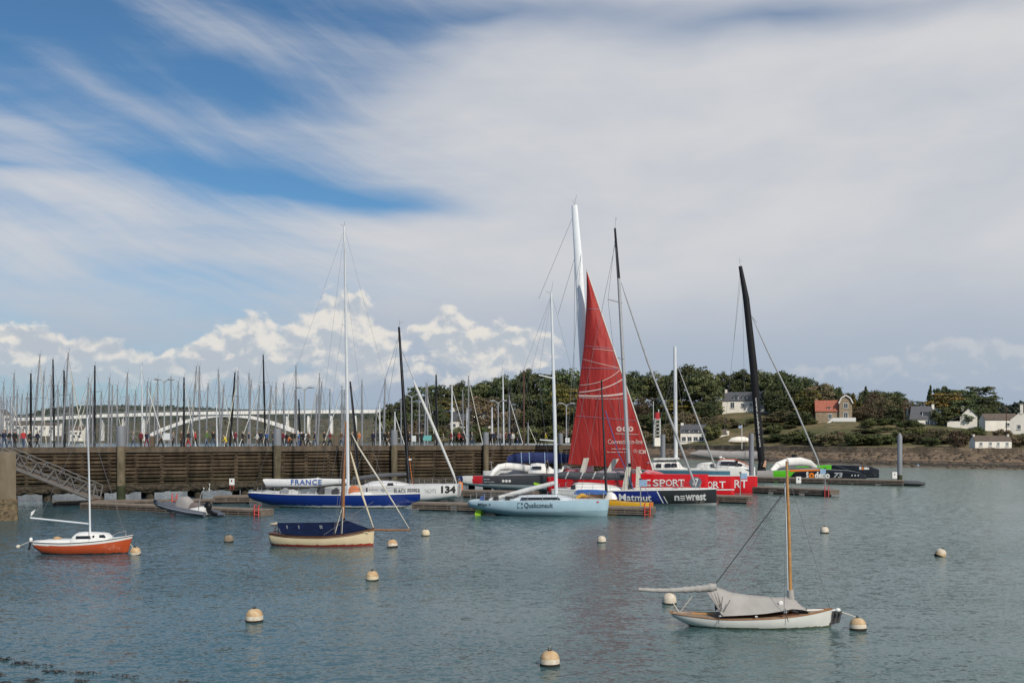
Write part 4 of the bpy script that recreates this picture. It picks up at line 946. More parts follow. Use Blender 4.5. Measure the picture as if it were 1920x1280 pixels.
for k, (px, py, wp, hp, mm_) in enumerate(((312.5, 818, 12, 13, PANELW), (574.5, 819.5, 10.5, 13, PANELW), (776, 822, 8, 11, PANELW), (801, 821, 16, 10, PANELT), (936, 823, 7.5, 11, PANELW), (1064, 825, 8, 9, PANELW))):
    lx = wall_loc(px, 2.6); p = wall_world(lx, 2.6, DZ-0.05); s_ = p.y/F; e = empty('notice_board', p)
    zc = H-(py-HZ)*s_-p.z
    mb = MB(); mb.box((0, 0, zc), (wp*s_, .06, hp*s_)); mb.build('panel', mm_, e)
    for sx in (-.35, .35):
        mb = MB(); mb.bar((sx*wp*s_, .06, 0), (sx*wp*s_, .06, zc+hp*s_*.4), .06, .06); mb.build('post', LAMPP, e)
    tag(e, ['blank white notice board under the first street lamp', 'blank white notice board under the second street lamp', 'small white notice board under the third street lamp', 'turquoise notice board on the breakwater', 'small white notice board under the fourth street lamp', 'small white notice board beside the red sail'][k], 'notice board', 'notice boards on the breakwater')
for k, (px, py, wp, hp) in enumerate(((286, 826.5, 8, 21), (631, 826, 9, 20))):
    lx = wall_loc(px, 2.2); p = wall_world(lx, 2.2, DZ-0.05); s_ = p.y/F; e = empty('service_cabinet', p)
    mb = MB(); mb.box((0, 0, hp*s_*.5), (wp*s_, .35, hp*s_)); mb.build('cabinet_body', mat('brown_cabinet', (0.10, 0.075, 0.055), 0.8, var=0.3), e)
    mb = MB(); mb.box((0, -.19, hp*s_*.5), (wp*s_*.8, .03, hp*s_*.85)); mb.build('door', mat('brown_door', (0.13, 0.10, 0.07), 0.7), e)
    tag(e, ['brown service cabinet beside the first street lamp', 'brown service cabinet behind the blue yacht boom'][k], 'cabinet')

# ================================================================== PEOPLE
def person_mesh(joints, edges, radii):
    me = bpy.data.meshes.new('person'); me.from_pydata(joints, edges, [])
    ob = bpy.data.objects.new('person', me); COL.objects.link(ob)
    md = ob.modifiers.new('skin', 'SKIN'); md.use_smooth_shade = True
    for i, sv in enumerate(me.skin_vertices[0].data):
        r_ = radii[i]; sv.radius = r_ if isinstance(r_, tuple) else (r_, r_); sv.use_root = (i == 0)
    ob.modifiers.new('sub', 'SUBSURF').levels = 1
    ob.modifiers['sub'].render_levels = 1
    dg = bpy.context.evaluated_depsgraph_get(); dg.update()
    m2 = bpy.data.meshes.new_from_object(ob.evaluated_get(dg))
    bpy.data.objects.remove(ob, do_unlink=True)
    return m2
def make_person(step=0.0, elbow=0.0, lean=0.0, crouch=0.0):
    # pelvis 0, waist 1, chest 2, neck 3, head 4, crown 5; arms; legs
    cz = -crouch
    J = [(0, 0, .95+cz), (0, lean*.2, 1.12+cz), (0, lean*.5, 1.34+cz), (0, lean*.75, 1.49+cz), (0, lean*.95-.01, 1.58+cz), (0, lean-.01, 1.70+cz)]
    Rr = [(.15, .11), (.135, .10), (.155, .11), (.055, .055), (.082, .095), (.062, .075)]
    E = [(0, 1), (1, 2), (2, 3), (3, 4), (4, 5)]
    for s_ in (-1, 1):
        sw = step*s_; b = len(J)
        J += [(s_*.17, lean*.55, 1.40+cz), (s_*.23, lean*.5-sw*.10+.02, 1.16+cz), (s_*.22, lean*.5-sw*.22-elbow*.22, .96+cz+elbow*.14), (s_*.20, lean*.5-sw*.26-elbow*.30, .86+cz+elbow*.22)]
        Rr += [.062, .050, .040, (.032, .042)]; E += [(2, b), (b, b+1), (b+1, b+2), (b+2, b+3)]
        b = len(J)
        J += [(s_*.09, 0, .86+cz), (s_*.10, sw*.14-crouch*.5, .48+cz*.5), (s_*.10, sw*.30+.02, .09), (s_*.105, sw*.30-.15, .04)]
        Rr += [.095, .068, .048, (.038, .045)]; E += [(0, b), (b, b+1), (b+1, b+2), (b+2, b+3)]
    m2 = person_mesh(J, E, Rr)
    for i in range(5): m2.materials.append(None)
    cen = np.array([p.center[:] for p in m2.polygons]); idx = []
    for c in cen:
        z = c[2]-cz; y = c[1]-lean
        if z > 1.655 or (z > 1.54 and y > .035): k = 4
        elif z > 1.47: k = 3
        elif abs(c[0]) > .155 and z < .90+elbow*.2 and z > .72: k = 3
        elif z < .93 and abs(c[0]) < .165: k = 2 if c[2] < .085 else 1
        else: k = 0
        idx.append(k)
    m2.polygons.foreach_set('material_index', idx); m2.polygons.foreach_set('use_smooth', [True]*len(idx)); m2.update()
    return m2
PM = [make_person(), make_person(1.0, .5), make_person(.7, .9), make_person(-.8, .2), make_person(.15, 1.0, -.08), make_person(.3, .8, -.35, .36)]
SKIN = mat('skin', (0.42, 0.24, 0.16), 0.6, var=0.1); SHOE = mat('shoe', (0.03, 0.025, 0.02), 0.7)
HAIRS = [mat('dark_hair', (0.025, 0.018, 0.012), 0.7), mat('fair_hair', (0.20, 0.13, 0.06), 0.7), mat('grey_hair', (0.25, 0.24, 0.23), 0.7)]
CL = {'navy': (0.012, 0.018, 0.045), 'black': (0.012, 0.012, 0.014), 'red': (0.40, 0.03, 0.035), 'maroon': (0.14, 0.015, 0.028), 'grey': (0.20, 0.20, 0.21), 'green': (0.09, 0.17, 0.045), 'yellow': (0.62, 0.50, 0.04), 'blue': (0.05, 0.10, 0.26), 'orange': (0.55, 0.19, 0.07),
      'brown': (0.09, 0.055, 0.035), 'white': (0.60, 0.60, 0.58), 'jeans': (0.045, 0.08, 0.15), 'dark': (0.018, 0.018, 0.022), 'beige': (0.30, 0.24, 0.17)}
CM = {k: mat('cloth_'+k, v, 0.85, var=0.2) for k, v in CL.items()}
people = [(8, 'navy', 'jeans', 1, 1), (-2, 'black', 'jeans', 1, 1), (28, 'black', 'dark', 0, 1), (44, 'red', 'jeans', 3, 1), (56, 'black', 'dark', 2, .98), (264.5, 'maroon', 'dark', 0, .98), (275, 'navy', 'maroon', 1, .95), (301, 'grey', 'black', 3, .98), (324, 'grey', 'black', 4, .95), (353, 'black', 'red', 1, 1), (388, 'green', 'jeans', 2, 1.03),
          (425, 'yellow', 'black', 5, .95), (441, 'maroon', 'dark', 4, 1.02), (466.5, 'navy', 'grey', 0, .95), (482.5, 'white', 'beige', 1, .92), (489, 'navy', 'black', 1, 1.02), (530, 'maroon', 'dark', 0, 1), (537, 'black', 'jeans', 1, .93), (547, 'black', 'dark', 2, 1), (553, 'black', 'grey', 3, 1), (561, 'blue', 'blue', 0, .96), (578, 'brown', 'dark', 1, 1), (541, 'orange', 'beige', 5, .9),
          (608, 'black', 'black', 2, 1), (619, 'maroon', 'black', 1, 1), (661, 'black', 'dark', 0, 1.0), (673, 'orange', 'beige', 1, .98), (722, 'black', 'dark', 1, 1), (729, 'brown', 'black', 3, 1), (768, 'navy', 'dark', 0, 1), (816, 'black', 'dark', 0, 1), (832, 'grey', 'dark', 4, .9), (861, 'red', 'black', 1, 1), (869, 'black', 'dark', 2, 1.02),
          (920, 'black', 'dark', 1, 1), (926, 'navy', 'black', 0, 1), (938, 'grey', 'dark', 3, .96), (947, 'maroon', 'dark', 4, 1), (956, 'navy', 'dark', 1, 1), (961.5, 'white', 'grey', 0, .95), (1007, 'black', 'dark', 0, 1), (18, 'black', 'jeans', 1, 1), (70, 'navy', 'dark', 1, .98), (250, 'grey', 'jeans', 1, .97), (340, 'brown', 'dark', 0, 1), (366, 'red', 'dark', 3, 1), (400, 'black', 'jeans', 1, 1), (455, 'black', 'dark', 2, 1), (500, 'blue', 'dark', 1, .97), (512, 'black', 'black', 0, 1), (568, 'black', 'dark', 1, 1), (590, 'navy', 'jeans', 3, 1), (640, 'brown', 'jeans', 1, 1), (700, 'navy', 'dark', 0, 1), (790, 'black', 'dark', 1, 1), (846, 'maroon', 'dark', 1, 1), (885, 'grey', 'jeans', 3, 1), (970, 'black', 'jeans', 2, 1), (1016, 'black', 'dark', 1, 1), (1023, 'yellow', 'dark', 3, .95)]
POSE = ['standing', 'walking', 'striding', 'walking', 'standing with bent arms', 'crouching']
WHEREP = [(-10, 100, 'above the gangway'), (100, 300, 'left of the first street lamp'), (300, 400, 'near the first street lamp'), (400, 515, 'before the second guide pile'), (515, 600, 'near the second street lamp'), (600, 700, 'behind the blue yacht mast'), (700, 800, 'near the third guide pile'), (800, 900, 'under the half hidden white house'), (900, 990, 'near the fourth street lamp'), (990, 1100, 'beside the pale blue yacht mast')]
WHEREP[1] = (100, 300, 'between the first guide pile and first street lamp')
WORDS = {'navy': 'navy jacket', 'black': 'black jacket', 'red': 'red jacket', 'maroon': 'maroon jacket', 'grey': 'grey top', 'green': 'green jacket', 'yellow': 'bright yellow jacket', 'blue': 'blue coat', 'orange': 'orange top', 'brown': 'brown jacket', 'white': 'white top'}
def put_person(loc, jacket, trousers, pose, sc, rz, label, k):
    o = link('person', PM[pose], None, loc, rz); o.scale = (sc, sc, sc)
    for i, m_ in enumerate((CM[jacket], CM[trousers], SHOE, SKIN, HAIRS[k % 3])):
        o.material_slots[i].link = 'OBJECT'; o.material_slots[i].material = m_
    tag(o, label, 'person', 'people strolling on the breakwater'); return o
seen = {}
for k, (px, jk, tr, po, sc) in enumerate(people):
    wh = next(s for a, b, s in WHEREP if a <= px < b); lab = f'person in {WORDS[jk]} {POSE[po]} {wh}'
    if lab in seen:
        seen[lab] += 1; lab = f'{ordinal(seen[lab])} person in {WORDS[jk]} {POSE[po]} {wh}'
    else: seen[lab] = 1
    ly = 1.3+((k*37) % 5)*0.35; p = wall_world(wall_loc(px, ly), ly, DZ-0.05)
    put_person(p, jk, tr, po, sc, random.choice([R(90), R(-90), R(80), R(-100), R(10), R(170)]), lab, k)
# a red rucksack on the third stroller's back
p = wall_world(wall_loc(44, 1.3+((3*37) % 5)*0.35), 1.3+((3*37) % 5)*0.35, DZ)

# ================================================================== MARINA MASTS beyond the breakwater
MASTS = []
def zc(x0, lst):
    for a in lst:
        zx, zy, zb = a[:3]; c = a[3] if len(a) > 3 else 'g'
        MASTS.append((x0+zx/6.4, 650+zy/6.4, x0+zb/6.4, c))
zc(0, [(12, 600, 10), (45, 425, 30), (80, 610, 85), (125, 600, 120), (170, 315, 150), (208, 515, 190), (268, 565, 225), (330, 555, 310), (370, 320, 368, 'b'), (480, 90, 385), (530, 295, 490), (618, 345, 605), (635, 150, 650, 'b'), (692, 455, 700), (768, 285, 775, 'b'), (820, 70, 740), (845, 560, 820), (870, 430, 870),
       (1062, 370, 1030), (1090, 445, 1065), (1112, 570, 1110), (1138, 225, 1133, 'b'), (1217, 530, 1200), (1315, 370, 1295), (1350, 460, 1330), (1410, 460, 1400), (1530, 310, 1500)])
zc(220, [(140, 570, 120), (220, 520, 195), (293, 225, 300, 'w'), (362, 420, 340), (400, 425, 375), (452, 600, 440), (483, 380, 480), (645, 360, 640), (733, 415, 705), (800, 365, 800, 'b'), (870, 605, 885), (950, 235, 880), (985, 230, 985), (1090, 440, 1060), (1190, 690, 1200, 'w'), (1212, 270, 1240), (1280, 455, 1230), (1412, 305, 1350, 'b'), (1448, 290, 1440)])
zc(440, [(172, 315, 185), (200, 400, 150), (300, 460, 255), (342, 95, 370, 'b'), (440, 470, 390), (498, 430, 490), (588, 435, 592), (722, 515, 722), (735, 225, 745), (770, 630, 785, 'b'), (1020, 315, 1000), (1048, 415, 990), (988, 570, 965), (1145, 505, 1130), (1288, 470, 1285), (1318, 515, 1305)])
zc(660, [(120, 400, 120), (293, 745, 280), (330, 670, 338, 'w'), (398, 390, 378), (515, 780, 515, 'w'), (588, 625, 590), (805, 600, 810), (890, 430, 870), (905, 440, 905), (1010, 335, 1015, 'b'), (1200, 455, 1198, 'w'), (1328, 525, 1335), (1380, 740, 1380, 'w'), (1400, 345, 1395)])
zc(880, [(272, 725, 275, 'w'), (400, 200, 415, 'w'), (480, 580, 480), (490, 430, 490, 'b'), (655, 280, 655, 'n'), (705, 910, 705)])
furl = {4: (667, 450, 845, 1120, 880), 5: (668, 705, 790, 1190, 880), 1: (430, 340, 665, 1180, 880)}
MASTS.sort()
MM = {'g': MASTG, 'b': CARBON, 'w': MASTW, 'n': WOODD}; MD = {'g': 'grey', 'b': 'black', 'w': 'white', 'n': 'brown'}
hm = MB(); rings = []
for u in np.linspace(0, 1, 9):
    hw_ = 1.45*math.sin(math.pi*(0.18+0.80*u)) if u < .999 else 0.05; sh = 1.0+0.25*u*u
    rings.append([Vector((-4.6+9.2*u, y*hw_, z)) for y, z in ((-1, sh), (-.85, .25), (0, -.5), (.85, .25), (1, sh))])
hm.loft(rings, False, False, 0, True); hm.add([p for r_ in rings for p in (r_[0], r_[-1])], [(2*i, 2*i+1, 2*i+3, 2*i+2) for i in range(8)]); hullmesh = hm.mesh('hull', WHITE)
cbm = MB(); cbm.add([(-1.2, -.8, 1.1), (2.4, -.6, 1.2), (2.4, .6, 1.2), (-1.2, .8, 1.1), (-1.1, -.6, 1.65), (1.6, -.45, 1.6), (1.6, .45, 1.6), (-1.1, .6, 1.65)], [(0, 1, 5, 4), (1, 2, 6, 5), (2, 3, 7, 6), (3, 0, 4, 7), (4, 5, 6, 7)]); cabmesh = cbm.mesh('cabin', WHITE2)
g = np.random.default_rng(5)
for i, (xt, yt, xb, c) in enumerate(MASTS):
    lxw = wall_loc(xb, 14+0.0); Y = wall_world(lxw, 0).y + 22 + (i*7 % 5)*9
    top = at(xt, yt, Y); bot = at(xb, 838, Y)
    dirv = (top-bot); base = bot + dirv*((1.2-bot.z)/dirv.z)
    e = empty('moored_sailboat', (base.x, base.y, 0), 0); o_ = e.location
    lt = top-o_; lb = Vector((0, 0, 1.1))
    rb_ = 0.105*Y/120*(1.25 if c == 'b' else 1.0)*g.uniform(.85, 1.15)
    mb = MB(); mb.tube([lb, lb.lerp(lt, .7), lt], [rb_, rb_, rb_*.6], 7); ms = mb.build('mast', MM[c], e)
    # masthead fittings
    mb = MB(); mb.bar(lt, lt+Vector((-.35, 0, .06)), .04, .04); mb.bar(lt+Vector((.1, 0, 0)), lt+Vector((.12, 0, .55)), .03, .03); mb.build('masthead_vane', MASTG, ms)
    hh = (lt-lb).length; cs = math.cos(g.uniform(0, 3.14))
    for fr in ((.52, .76) if hh > 11 else (.55,)):
        q = lb.lerp(lt, fr); mb = MB(); dx = .75*cs; dy = .75*math.sqrt(1-cs*cs); mb.bar(q+Vector((-dx, -dy, 0)), q+Vector((dx, dy, 0)), .05, .05); mb.build('spreader', MM[c], e)
    fx = g.choice([-1, 1])*g.uniform(.6, 1.0)
    ends = [Vector((fx*4.0, 0, 1.2)), Vector((-fx*4.0, 0, 1.1)), Vector((cs*1.3, 1.2, 1.0)), Vector((-cs*1.3, -1.2, 1.0))]
    mb = MB()
    for k2, en in enumerate(ends): mb.tube([lt.lerp(lb, .02 if k2 < 2 else .12), en], .016, 4, caps=False)
    mb.build('rigging', WIRE, e)
    if i % 3 == 0:
        mb = MB(); f0 = lt.lerp(lb, .05); mb.tube([f0, f0.lerp(ends[0], .15), ends[0]], [.02, .055, .07], 6); mb.build('furled_jib', ROPE if i % 2 else WHITE2, e)
    mb = MB(); mb.tube([lb+Vector((0, 0, .9)), lb+Vector((-fx*3.4, 0, .95))], .13, 7); mb.build('boom', mat('sail_cover_blue', (0.03, 0.05, 0.12), .8) if i % 2 else WHITE2, e)
    h_ = link('hull', hullmesh, e); h_.scale = (fx/abs(fx), 1, 1); c_ = link('cabin', cabmesh, e)
    n = i+1
    tag(e, f'sailboat with bare {MD[c]} mast beyond the breakwater, {ordinal(n)} from the gangway', 'sailboat', 'sailboats in the marina')
# ================================================================== BOAT TOOLS
class Boat:
    def __init__(s, name, px, wl, beam, yaw, label, cat='sailboat', group=None):
        s.yaw = R(yaw); s.beam = beam; Y = wdist(wl); n = Vector(((px-960)/F*Y, Y, 0))
        s.c, s.s = math.cos(s.yaw), math.sin(s.yaw)
        s.o = n + Vector((-s.s, s.c, 0))*beam/2
        s.e = empty(name, s.o, s.yaw); tag(s.e, label, cat, group)
    def l(s, px, py, yl=0.0):
        k = (px-960)/F
        x = (k*(s.o.y+yl*s.c)-s.o.x+yl*s.s)/(s.c-k*s.s)
        Yw = s.o.y+x*s.s+yl*s.c
        return Vector((x, yl, H-(py-HZ)/F*Yw))
    def px2m(s): return s.o.y/F
    def tube(s, name, pts, r, m, parent=None, n=8, yl=0.0, sy=1.0):
        mb = MB(); mb.tube([s.l(*p) if len(p) == 3 else s.l(p[0], p[1], yl) for p in pts], r, n, sy=sy)
        return mb.build(name, m, parent or s.e)
    def prism(s, name, pts, y0, y1, m, parent=None):
        q = [s.l(px, py, y0) for px, py in pts]; mb = MB(); mb.prism([(p.x, p.z) for p in q], y0, y1)
        return mb.build(name, m, parent or s.e)
    def body(s, name, profile, hw, m, parent=None, top=0.75, n=7, base_py=None, end=0.45):
        """rounded superstructure: profile = top line (px, py) from stern to bow, sides tumble in; base row per profile point or base_py"""
        mb = MB(); rings = []
        for i, pr in enumerate(profile):
            b = pr[2] if len(pr) > 2 else base_py
            f = i/(len(profile)-1); w = hw*(end+(1-end)*math.sin(math.pi*min(max(f, .02), .98))**0.5) if end < 1 else hw
            P0 = s.l(pr[0], b, -w*0.9); P1 = s.l(pr[0], pr[1], -w*0.5); ring = []
            h = P1.z-P0.z
            for k in range(n):
                a = math.pi*k/(n-1); cy = -math.cos(a); 
                y = w*np.sign(cy)*abs(cy)**0.6; z = P0.z + h*(math.sin(a)**0.55)
                ring.append(Vector((P0.x, y*(1-(1-top)*math.sin(a)), z)))
            rings.append(ring)
        mb.loft(rings, False, False, 0, True)
        mb.add(rings[0], [tuple(range(n))]); mb.add(rings[-1], [tuple(range(n))[::-1]])
        return mb.build(name, m, parent or s.e)

class Hull:
    def __init__(s, boat, x0, x1, beam, sheer, keel, plan, p=2.6, q=0.55, bow=0.0, stern=0.0, off=0.0):
        s.b = boat; s.x0, s.x1 = x0, x1; s.hw = beam/2; s.sheer = curve(sheer); s.keel = curve(keel); s.plan = curve(plan); s.p, s.q = p, q
        s.bow = bow if callable(bow) else (lambda v: bow*(1-v)); s.stern = stern if callable(stern) else (lambda v: stern*(1-v)); s.off = off
    def sec(s, v): return (1-(1-v)**s.p)**s.q if v > 0 else 0.0
    def pt(s, u, v, sd):
        a, b = s.x0+s.stern(v), s.x1+s.bow(v)
        return Vector((a+(b-a)*u, s.off+sd*s.hw*s.plan(u)*s.sec(v), s.keel(u)+(s.sheer(u)-s.keel(u))*v))
    def inv(s, x, z):
        v = .6; u = .5
        for _ in range(6):
            a, b = s.x0+s.stern(v), s.x1+s.bow(v); u = min(max((x-a)/(b-a), 0), 1)
            k, t = s.keel(u), s.sheer(u); v = min(max((z-k)/(t-k), 0), 1)
        return u, v
    def side(s, x, z, sd=-1):
        u, v = s.inv(x, z); return s.off+sd*s.hw*s.plan(u)*s.sec(v)
    def build(s, name, mats, matfn=None, parent=None, nu=40, nv=12, deckm=None, deck_in=0.04, deck_z=0.03, camber=0.05):
        mb = MB(); us = [i/nu for i in range(nu+1)]; vs = [(j/nv)**1.0 for j in range(nv+1)]
        rings = [[s.pt(u, v, -1) for v in reversed(vs)] + [s.pt(u, v, 1) for v in vs[1:]] for u in us]
        n = len(rings[0])
        for i in range(nu):
            for k in range(n-1):
                q = [rings[i][k], rings[i+1][k], rings[i+1][k+1], rings[i][k+1]]
                c = (q[0]+q[1]+q[2]+q[3])/4
                mb.add(q, [(0, 1, 2, 3)], matfn(c.x, c.z) if matfn else 0, True)
        c0 = sum(rings[0], Vector())/n
        mb.add(rings[0], [tuple(range(n))], matfn(c0.x, c0.z) if matfn else 0)
        c1 = sum(rings[-1], Vector())/n
        mb.add(rings[-1], [tuple(range(n))[::-1]], matfn(c1.x, c1.z) if matfn else 0)
        me = mb.mesh(name, mats)
        import bmesh
        bm = bmesh.new(); bm.from_mesh(me); bmesh.ops.remove_doubles(bm, verts=bm.verts, dist=0.0005); bmesh.ops.recalc_face_normals(bm, faces=bm.faces); bm.to_mesh(me); bm.free()
        o = link(name, me, parent or s.b.e)
        if deckm is not None:
            d = MB(); P = []
            for u in us:
                a = s.pt(u, 1, -1); b = s.pt(u, 1, 1); a.y += deck_in*(1 if a.y < s.off else -1); b.y -= deck_in*(1 if b.y > s.off else -1)
                row = []
                for k in range(7):
                    t = k/6; p_ = a.lerp(b, t); p_.z += -deck_z + camber*(1-(2*t-1)**2); row.append(p_)
                P.append(row)
            d.sheet(P); d.build('deck', deckm, parent or s.b.e)
        return o
    def text(s, body, box, m, parent, bold=0.0, shear=0.0, lift=0.02, spacing=1.0, part='lettering', yl=None):
        V, Fc = text_mesh(body, bold, shear, spacing); b = s.b; y = s.off-s.hw*0.95 if yl is None else yl
        p0 = b.l(box[0], box[3], y); p1 = b.l(box[2], box[1], y)
        mb = MB(); vs = []
        for a, c in V:
            x = p0.x+(p1.x-p0.x)*a; z = p0.z+(p1.z-p0.z)*c
            vs.append((x, s.side(x, z)-lift-.03, z))
        mb.add(vs, Fc); return mb.build(part, m, parent)
    def patch(s, name, pts, m, parent, lift=0.045, n=10):
        """quad patch (4 photo corners: TL, TR, BR, BL) laid on the near side"""
        b = s.b; y = s.off-s.hw*0.95; c = [b.l(px, py, y) for px, py in pts]; P = []
        for i in range(5):
            t = i/4; l_, r_ = c[0].lerp(c[3], t), c[1].lerp(c[2], t); row = []
            for k in range(n+1):
                q = l_.lerp(r_, k/n); row.append((q.x, s.side(q.x, q.z)-lift, q.z))
            P.append(row)
        mb = MB(); mb.sheet(P); return mb.build(name, m, parent)
    def rail(s, name, v, r, m, parent, u0=0.0, u1=1.0, n=30, out=0.01):
        for sd in (-1, 1):
            pts = []
            for i in range(n+1):
                p = s.pt(u0+(u1-u0)*i/n, v, sd); p.y += sd*out; pts.append(p)
            mb = MB(); mb.tube(pts, r, 6); mb.build(name, m, parent)
    def lifelines(s, parent, u0, u1, h=0.6, k=8, m=None):
        st = MB(); st.tube([(0, 0, 0), (0, 0, h)], 0.02, 5); me = st.mesh('stanchion', m or ALU)
        for sd in (-1, 1):
            tops = []
            for i in range(k):
                p = s.pt(u0+(u1-u0)*i/(k-1), 1, sd); p.y -= sd*0.07; p.z -= .02
                link('stanchion', me, parent, p); tops.append(p+Vector((0, 0, h)))
            mb = MB(); mb.tube(tops, 0.012, 4); mb.tube([t-Vector((0, 0, h*.45)) for t in tops], 0.010, 4); mb.build('lifeline', WIRE, parent)

def paint(name, col, rough=0.28, **k): return mat(name, col, rough, var=k.pop('var', 0.07), coat=0.35, streak=0.25, **k)
def stays(b, pairs, m=WIRE, r=0.016, parent=None, name='stay'):
    for a, c in pairs:
        mb = MB(); mb.tube([b.l(*a), b.l(*c)], r, 5, caps=False); mb.build(name, m, parent or b.e)

# ================================================================== 1. small orange cruiser
b = Boat('small_yacht', 140, 1040, 1.9, 0, 'small orange hulled yacht with white deck, moored near the gangway'); OB = b
x0, x1 = b.l(52, 1020, -.9).x, b.l(238, 1010, -.9).x; zf = lambda py: b.l(150, py, -.9).z
ORNG = paint('orange_gelcoat', (0.50, 0.085, 0.026)); ANTI = mat('dark_antifouling', (0.02, 0.018, 0.02), .7)
h = Hull(b, x0, x1, 1.9, [(0, zf(1016.5)), (.3, zf(1017.5)), (.6, zf(1015)), (.85, zf(1010)), (1, zf(1005.5))], [(0, .12), (.08, -.15), (.4, -.35), (.8, -.3), (1, -.12)], [(0, .62), (.2, .86), (.45, 1), (.7, .86), (.9, .42), (1, .03)], 2.4, .62, bow=-0.34, stern=0.25)
zs = lambda x: h.sheer((x-x0)/(x1-x0))
hl = h.build('hull', [ORNG, WHITE, ANTI], lambda x, z: 1 if z > zs(x)-.17 else (0 if z > .05 else 2), deckm=WHITE2, nv=24)
b.body('cabin', [(130, 1012, 1017), (134, 1003, 1017), (140, 998, 1016.5), (152, 997, 1016), (168, 997.5, 1015), (184, 998.5, 1014), (192, 1000, 1013), (197, 1005, 1012.5), (202, 1010, 1012)], .66, WHITE, top=.85, end=.8)
for nm, pts, yy in (('window', [(142.5, 1004.5), (168, 1004), (170, 1009.5), (141.5, 1009.5)], -.60), ('window', [(186, 1002.5), (193, 1002), (197, 1006.5), (186, 1007)], -.585)):
    b.prism(nm, pts, yy-.03, yy+.1, GLASSD)
    b.prism('window', pts, -yy-.1, -yy+.03, GLASSD)
mb = MB(); q = b.l(175, 1005, -.62); mb.tube([q+Vector((0, -.03, 0)), q+Vector((0, .05, 0))], .05, 10); mb.build('porthole', BLACK, b.e)
b.body('cockpit_coaming', [(70, 1014, 1018), (76, 1012, 1018), (100, 1011, 1018), (128, 1011, 1018), (134, 1012, 1018)], .62, WHITE, top=.95, end=.9)
ms = b.tube('mast', [(169, 1000), (167, 900), (164, 781)], [.055, .055, .04], MASTW)
b.tube('boom', [(167, 981.5), (57, 970.5)], [.045, .05], MASTW)
b.prism('pennant', [(57.5, 968), (58, 960), (66, 954.5), (63, 962)], -.02, .02, WHITE)
stays(b, [((164, 783), (236, 1006)), ((164, 783), (54, 1014)), ((165, 800), (167, 1012, -.8)), ((165, 800), (167, 1012, .8))], r=.009)
stays(b, [((57, 970), (54, 1013)), ], m=DROPE, r=.008, name='mainsheet')
ob = empty('outboard_motor', b.l(58, 1012)); ob.parent = b.e
mb = MB(); mb.ball((0, 0, .0), (.10, .10, .15), 10, 8); mb.build('cowling', WHITE, ob); mb = MB(); mb.tube([(-.02, 0, -.1), (-.12, 0, -.55)], .06, 6); mb.build('shaft', BLACK, ob)
mb = MB(); mb.tube([b.l(211, 1003, -.3), b.l(222, 998, -.28), b.l(236, 995, 0), b.l(222, 998, .28), b.l(211, 1003, .3)], .016, 5); mb.tube([b.l(236, 995, 0), b.l(236, 1006, 0)], .016, 5); mb.tube([b.l(211, 1003, -.3), b.l(211, 1010, -.35)], .016, 5); mb.build('pulpit', ALU, b.e)
mb = MB(); mb.box(b.l(110, 1010), (.3, .3, .12)); mb.ball(b.l(107, 1008.5), (.22, .15, .1), 8, 6); mb.build('canvas_bundle', mat('tan_canvas', (.42, .28, .15), .9), b.e)
b.tube('mooring_line', [(236, 1007), (243, 1017), (250, 1028)], .022, ROPE)
h.rail('rubbing_strake', .965, .018, mat('black_strake', (.02, .02, .025), .6), b.e)
mb = MB(); mb.tube([b.l(54, 1016, -.2), b.l(46, 1019, -.2), b.l(34, 1024, -.3)], .02, 5); mb.ball(b.l(34, 1024.5, -.3), .12, 8, 6); mb.build('stern_fender_line', ROPE, b.e)

# ================================================================== 2. cream gaffer under a navy cover
b = Boat('gaff_boat', 604, 1025.5, 2.2, -2, 'cream clinker style gaff boat under navy canvas cover, with long bowsprit')
yn = -1.0; x0, x1 = b.l(504, 1001, yn*.5).x, b.l(702, 993, 0).x; zf = lambda px, py: b.l(px, py, yn).z
CREAM = paint('cream_paint', (0.66, 0.55, 0.36), .4); BOOT = paint('red_boot_top', (.30, .035, .02), .5)
h = Hull(b, x0, x1, 2.2, [(0, zf(505, 1000)), (.24, zf(551, 1004)), (.5, zf(604, 1005)), (.75, zf(652, 1001.5)), (1, zf(702, 992.5))], [(0, .0), (.1, -.3), (.5, -.5), (1, -.35)], [(0, .52), (.2, .86), (.5, 1), (.75, .80), (.92, .36), (1, .03)], 2.3, .6, bow=-.08, stern=.02)
zs = lambda x: h.sheer((x-x0)/(x1-x0))
hl = h.build('hull', [CREAM, WOODD, BOOT], lambda x, z: 1 if z > zs(x)-.10 else (0 if z > .13 else 2), deckm=WOODD, nv=26)
h.rail('rubbing_strake', .90, .020, WOODD, b.e, out=.010); h.rail('cap_rail', .995, .024, WOODD, b.e)
# cover: tent over the boom, lashed at the gunwale
NAVY = mat('navy_canvas', (0.006, 0.012, 0.040), .95, var=.3, spec=.1, vs=3, bump=.5, bs=4)
ridge = [(519, 980), (530, 979.5), (560, 979.5), (590, 979), (620, 978.5), (636, 977.5), (645, 974), (655, 977), (672, 983), (692, 990.5)]
P = []
for i, (px, py) in enumerate(ridge):
    rp = b.l(px, py); row = []; u = (b.l(px+ (10 if i == 0 else 0), 1003).x-x0)/(x1-x0)
    for k in range(9):
        t = (k/8)*2-1; sg = abs(t); hwid = h.hw*h.plan(u)*.98; zb = h.sheer(u)+.04
        sag = 0.06*math.sin(sg*math.pi)*math.sin(i*1.9+k)*.5
        row.append(Vector((rp.x+(.5*sg if i == 0 else (.2*sg if i == 1 else 0)), t*hwid, rp.z+(zb-rp.z)*sg**.9+sag)))
    P.append(row)
mb = MB(); mb.sheet(P); mb.build('canvas_cover', NAVY, b.e)
mb = MB()
